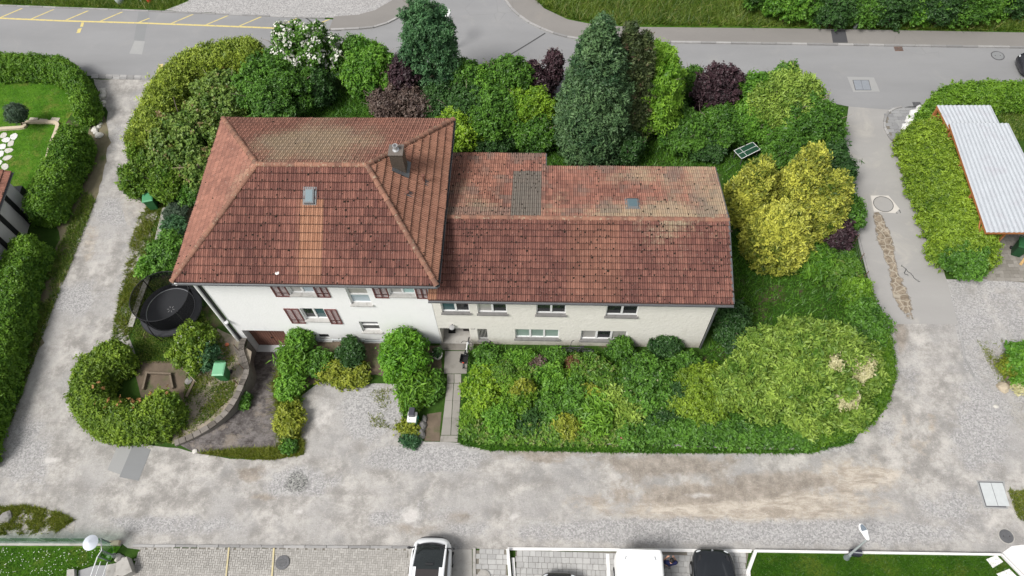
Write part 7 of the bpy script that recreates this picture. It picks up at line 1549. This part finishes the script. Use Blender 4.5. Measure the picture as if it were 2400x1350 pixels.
# -- woodland edge, top right
for i, (u, v, hw, hh, h, sp) in enumerate([(1850, 8, 50, 40, 3.0, 'bright'), (1905, 14, 42, 34, 2.6, 'mid'), (1960, 20, 46, 36, 3.0, 'dark'), (2030, 24, 44, 36, 2.6, 'mid'), (2095, 8, 48, 42, 3.6, 'dark'), (2160, 22, 46, 34, 2.4, 'bright'), (2215, 12, 46, 38, 3.4, 'dark'), (2280, 10, 52, 38, 3.4, 'mid'), (2345, -6, 46, 40, 3.2, 'bright'), (1800, -14, 50, 36, 3.0, 'mid'), (2000, -25, 70, 40, 4.5, 'mid'), (2130, -30, 70, 40, 5.0, 'dark'), (2260, -30, 70, 40, 5.0, 'mid'), (2400, -20, 60, 40, 4.0, 'dark'), (1880, -40, 70, 40, 4.0, 'dark')]):
    labs = ['leftmost bright bush of the woodland edge at the top', 'second mid green bush of the woodland edge', 'dark bush left of the leaning lamp pole', 'mid green bush just right of the leaning lamp pole', 'dark bush behind the pole, further right', 'low bright bush in the middle of the woodland edge', 'dark bush right of the low bright bush', 'broad mid green bush near the top right', 'bright bush at the top right corner', 'mid green bush at the left end of the woodland edge', 'tall green bush on the top edge above the lamp pole', 'tall dark bush on the top edge right of the pole', 'tall mid green bush on the top edge near the corner', 'dark bush in the top right corner', 'dark bush on the top edge above the second bush']
    shrub(labs[i], u, v, hw, hh, h, sp, 16, .36, 'woodland_bush', 'bush', 'bushes of the woodland edge above the meadow', jit=.18)
# -- grass and ground cover: one object each
M_blade = mat_leaf('grass_blade', (.060, .130, .012), (.220, .300, .040), (.36, .34, .12), .3); M_blade2 = mat_leaf('garden_grass', (.034, .120, .010), (.140, .310, .028), None, .3); M_bladey = mat_leaf('verge_grass', (.100, .150, .012), (.30, .32, .045), (.30, .27, .12), .3)
def grass(label, px, n, h, wd, mat, seed, clump=None, z=0.0, name='grass', lean=1.3):
    P = GP(px); o = blades(name, scatter([(p.x, p.y) for p in P], n, seed, z, clump), h, wd, mat, seed, lean); return tag(o, label, 'grass', None, 'stuff')
grass('long meadow grass on the bank at the top right', [(1244, -8), (1276, 20), (1331, 44), (1401, 58), (1900, 65), (2450, 76), (2450, -60), (1238, -60)], 32000, .45, .05, M_blade, 1, z=.01)
grass('long grass on the strip at the top left', [(-60, 10), (0, 10), (250, 19), (385, 23), (440, 2), (460, -40), (-80, -40)], 9000, .35, .045, M_blade, 2)
GARD = [(600, 190), (1000, 240), (1300, 230), (1900, 240), (1985, 300), (1975, 440), (2000, 570), (2070, 800), (2080, 900), (2040, 990), (1900, 1040), (1100, 1040), (1070, 1030), (1098, 850), (1098, 815), (1650, 830), (1730, 700), (1690, 400), (1290, 390), (1280, 355), (1070, 355), (1060, 280), (530, 270), (450, 480), (400, 430), (440, 250)]
grass('rough garden grass round the houses', GARD, 110000, .20, .055, M_blade2, 3, lean=1.4)
grass('grass round the trampoline', [(310, 790), (345, 650), (400, 650), (480, 740), (530, 800), (480, 850), (330, 850)], 9000, .12, .035, M_blade, 4)
grass('grass at the edges of the left track by the garden', [(300, 620), (345, 480), (385, 480), (372, 560), (350, 650), (322, 740), (296, 790), (278, 770)], 6000, .18, .04, M_bladey, 25, clump=(.6, -.02))
grass('grassy strip along the middle of the left track', [(308, 560), (330, 500), (365, 480), (372, 500), (330, 590), (300, 720), (268, 770), (280, 690)], 5000, .16, .04, M_bladey, 5, clump=(.9, -.1))
grass('ragged weeds along the right side of the left track', [(300, 640), (335, 520), (350, 470), (392, 478), (372, 560), (352, 650), (326, 740), (300, 800), (262, 800), (270, 740)], 9000, .13, .045, M_blade, 26, clump=(1.0, -.05))
grass('moss and grass on the worn yard', [(440, 850), (500, 790), (560, 850), (545, 930), (480, 990), (420, 1020), (430, 940)], 9000, .07, .05, M_blade, 27, clump=(.7, -.1))
grass('grass tufts at the foot of the hedge on the left track', [(225, 470), (170, 610), (118, 740), (76, 860), (24, 1000), (-10, 1060), (-10, 1000), (110, 640), (200, 450)], 9000, .2, .04, M_blade, 6, clump=(.5, -.15))
grass('weeds on the worn yard beside the ramp wall', [(500, 790), (560, 810), (560, 900), (500, 990), (400, 1040), (350, 1030), (430, 950), (460, 880)], 6000, .14, .035, M_bladey, 7, clump=(.8, 0.0))
grass('mossy grass strip along the top of the ramp', [(462, 1062), (560, 1052), (655, 1050), (715, 1030), (712, 1066), (640, 1078), (590, 1076)], 6500, .16, .04, M_bladey, 8)
grass('grass on the bank right of the ramp', [(640, 900), (655, 860), (700, 900), (705, 1050), (660, 1055), (650, 980)], 5000, .3, .045, M_bladey, 9)
grass('weeds at the lower left verge', [(-20, 1190), (60, 1185), (130, 1198), (175, 1218), (130, 1250), (-20, 1254)], 9000, .15, .04, M_bladey, 10, clump=(1.1, -.12))
grass('sparse weeds in the gravel bay', [(850, 920), (940, 905), (945, 1010), (870, 1000)], 1600, .1, .035, M_bladey, 11, clump=(1.2, .25))
grass('grass fringe along the front garden edge', [(1080, 1036), (1150, 1046), (1560, 1052), (1900, 1052), (2000, 1026), (2000, 1036), (1900, 1062), (1560, 1062), (1150, 1056), (1080, 1042)], 22000, .16, .045, M_blade2, 12)
grass('weeds on the right gravel forecourt', [(2290, 800), (2420, 790), (2420, 900), (2340, 900)], 2600, .12, .035, M_bladey, 13, clump=(.9, .1))
grass('weeds beside the cover at the right edge', [(2362, 1150), (2420, 1150), (2420, 1230), (2385, 1215)], 1500, .14, .035, M_bladey, 14)
grass('short grass of the neighbour lawn', [(0, 188), (155, 190), (168, 260), (120, 330), (60, 470), (0, 500)], 12000, .05, .03, mat_leaf('lawn_blade', (.050, .145, .012), (.115, .25, .022), None, .3), 15)
grass('short grass of the daisy lawn', [(-10, 1283), (280, 1285), (225, 1318), (186, 1338), (180, 1400), (-10, 1400)], 9000, .05, .03, MATS['lawn_blade'], 16, z=.05)
grass('short grass of the trimmed lawn', [(1774, 1298), (2338, 1306), (2460, 1420), (1765, 1420), (1757, 1341)], 16000, .05, .028, mat_leaf('trimmed_blade', (.030, .090, .006), (.075, .165, .014), None, .3), 17, z=.10)
grass('tufts of grass beside the carport', [(2330, 260), (2420, 262), (2420, 330), (2370, 330)], 3000, .1, .035, M_blade, 18)
P = scatter([(p.x, p.y) for p in GP([(-10, 1285), (240, 1288), (200, 1330), (120, 1350), (-10, 1350)])], 90, 19, .11); r_ = np.random.default_rng(3); N_ = np.tile([0, 0, 1.0], (len(P), 1))
tag(add('daisies', leaf_mesh('daisies', P, N_, unit(r_.normal(size=P.shape)),   .04, .04, r_.uniform(0, 1, len(P)), M_petal)), 'white daisies scattered in the lower left lawn', 'flowers', None, 'stuff')
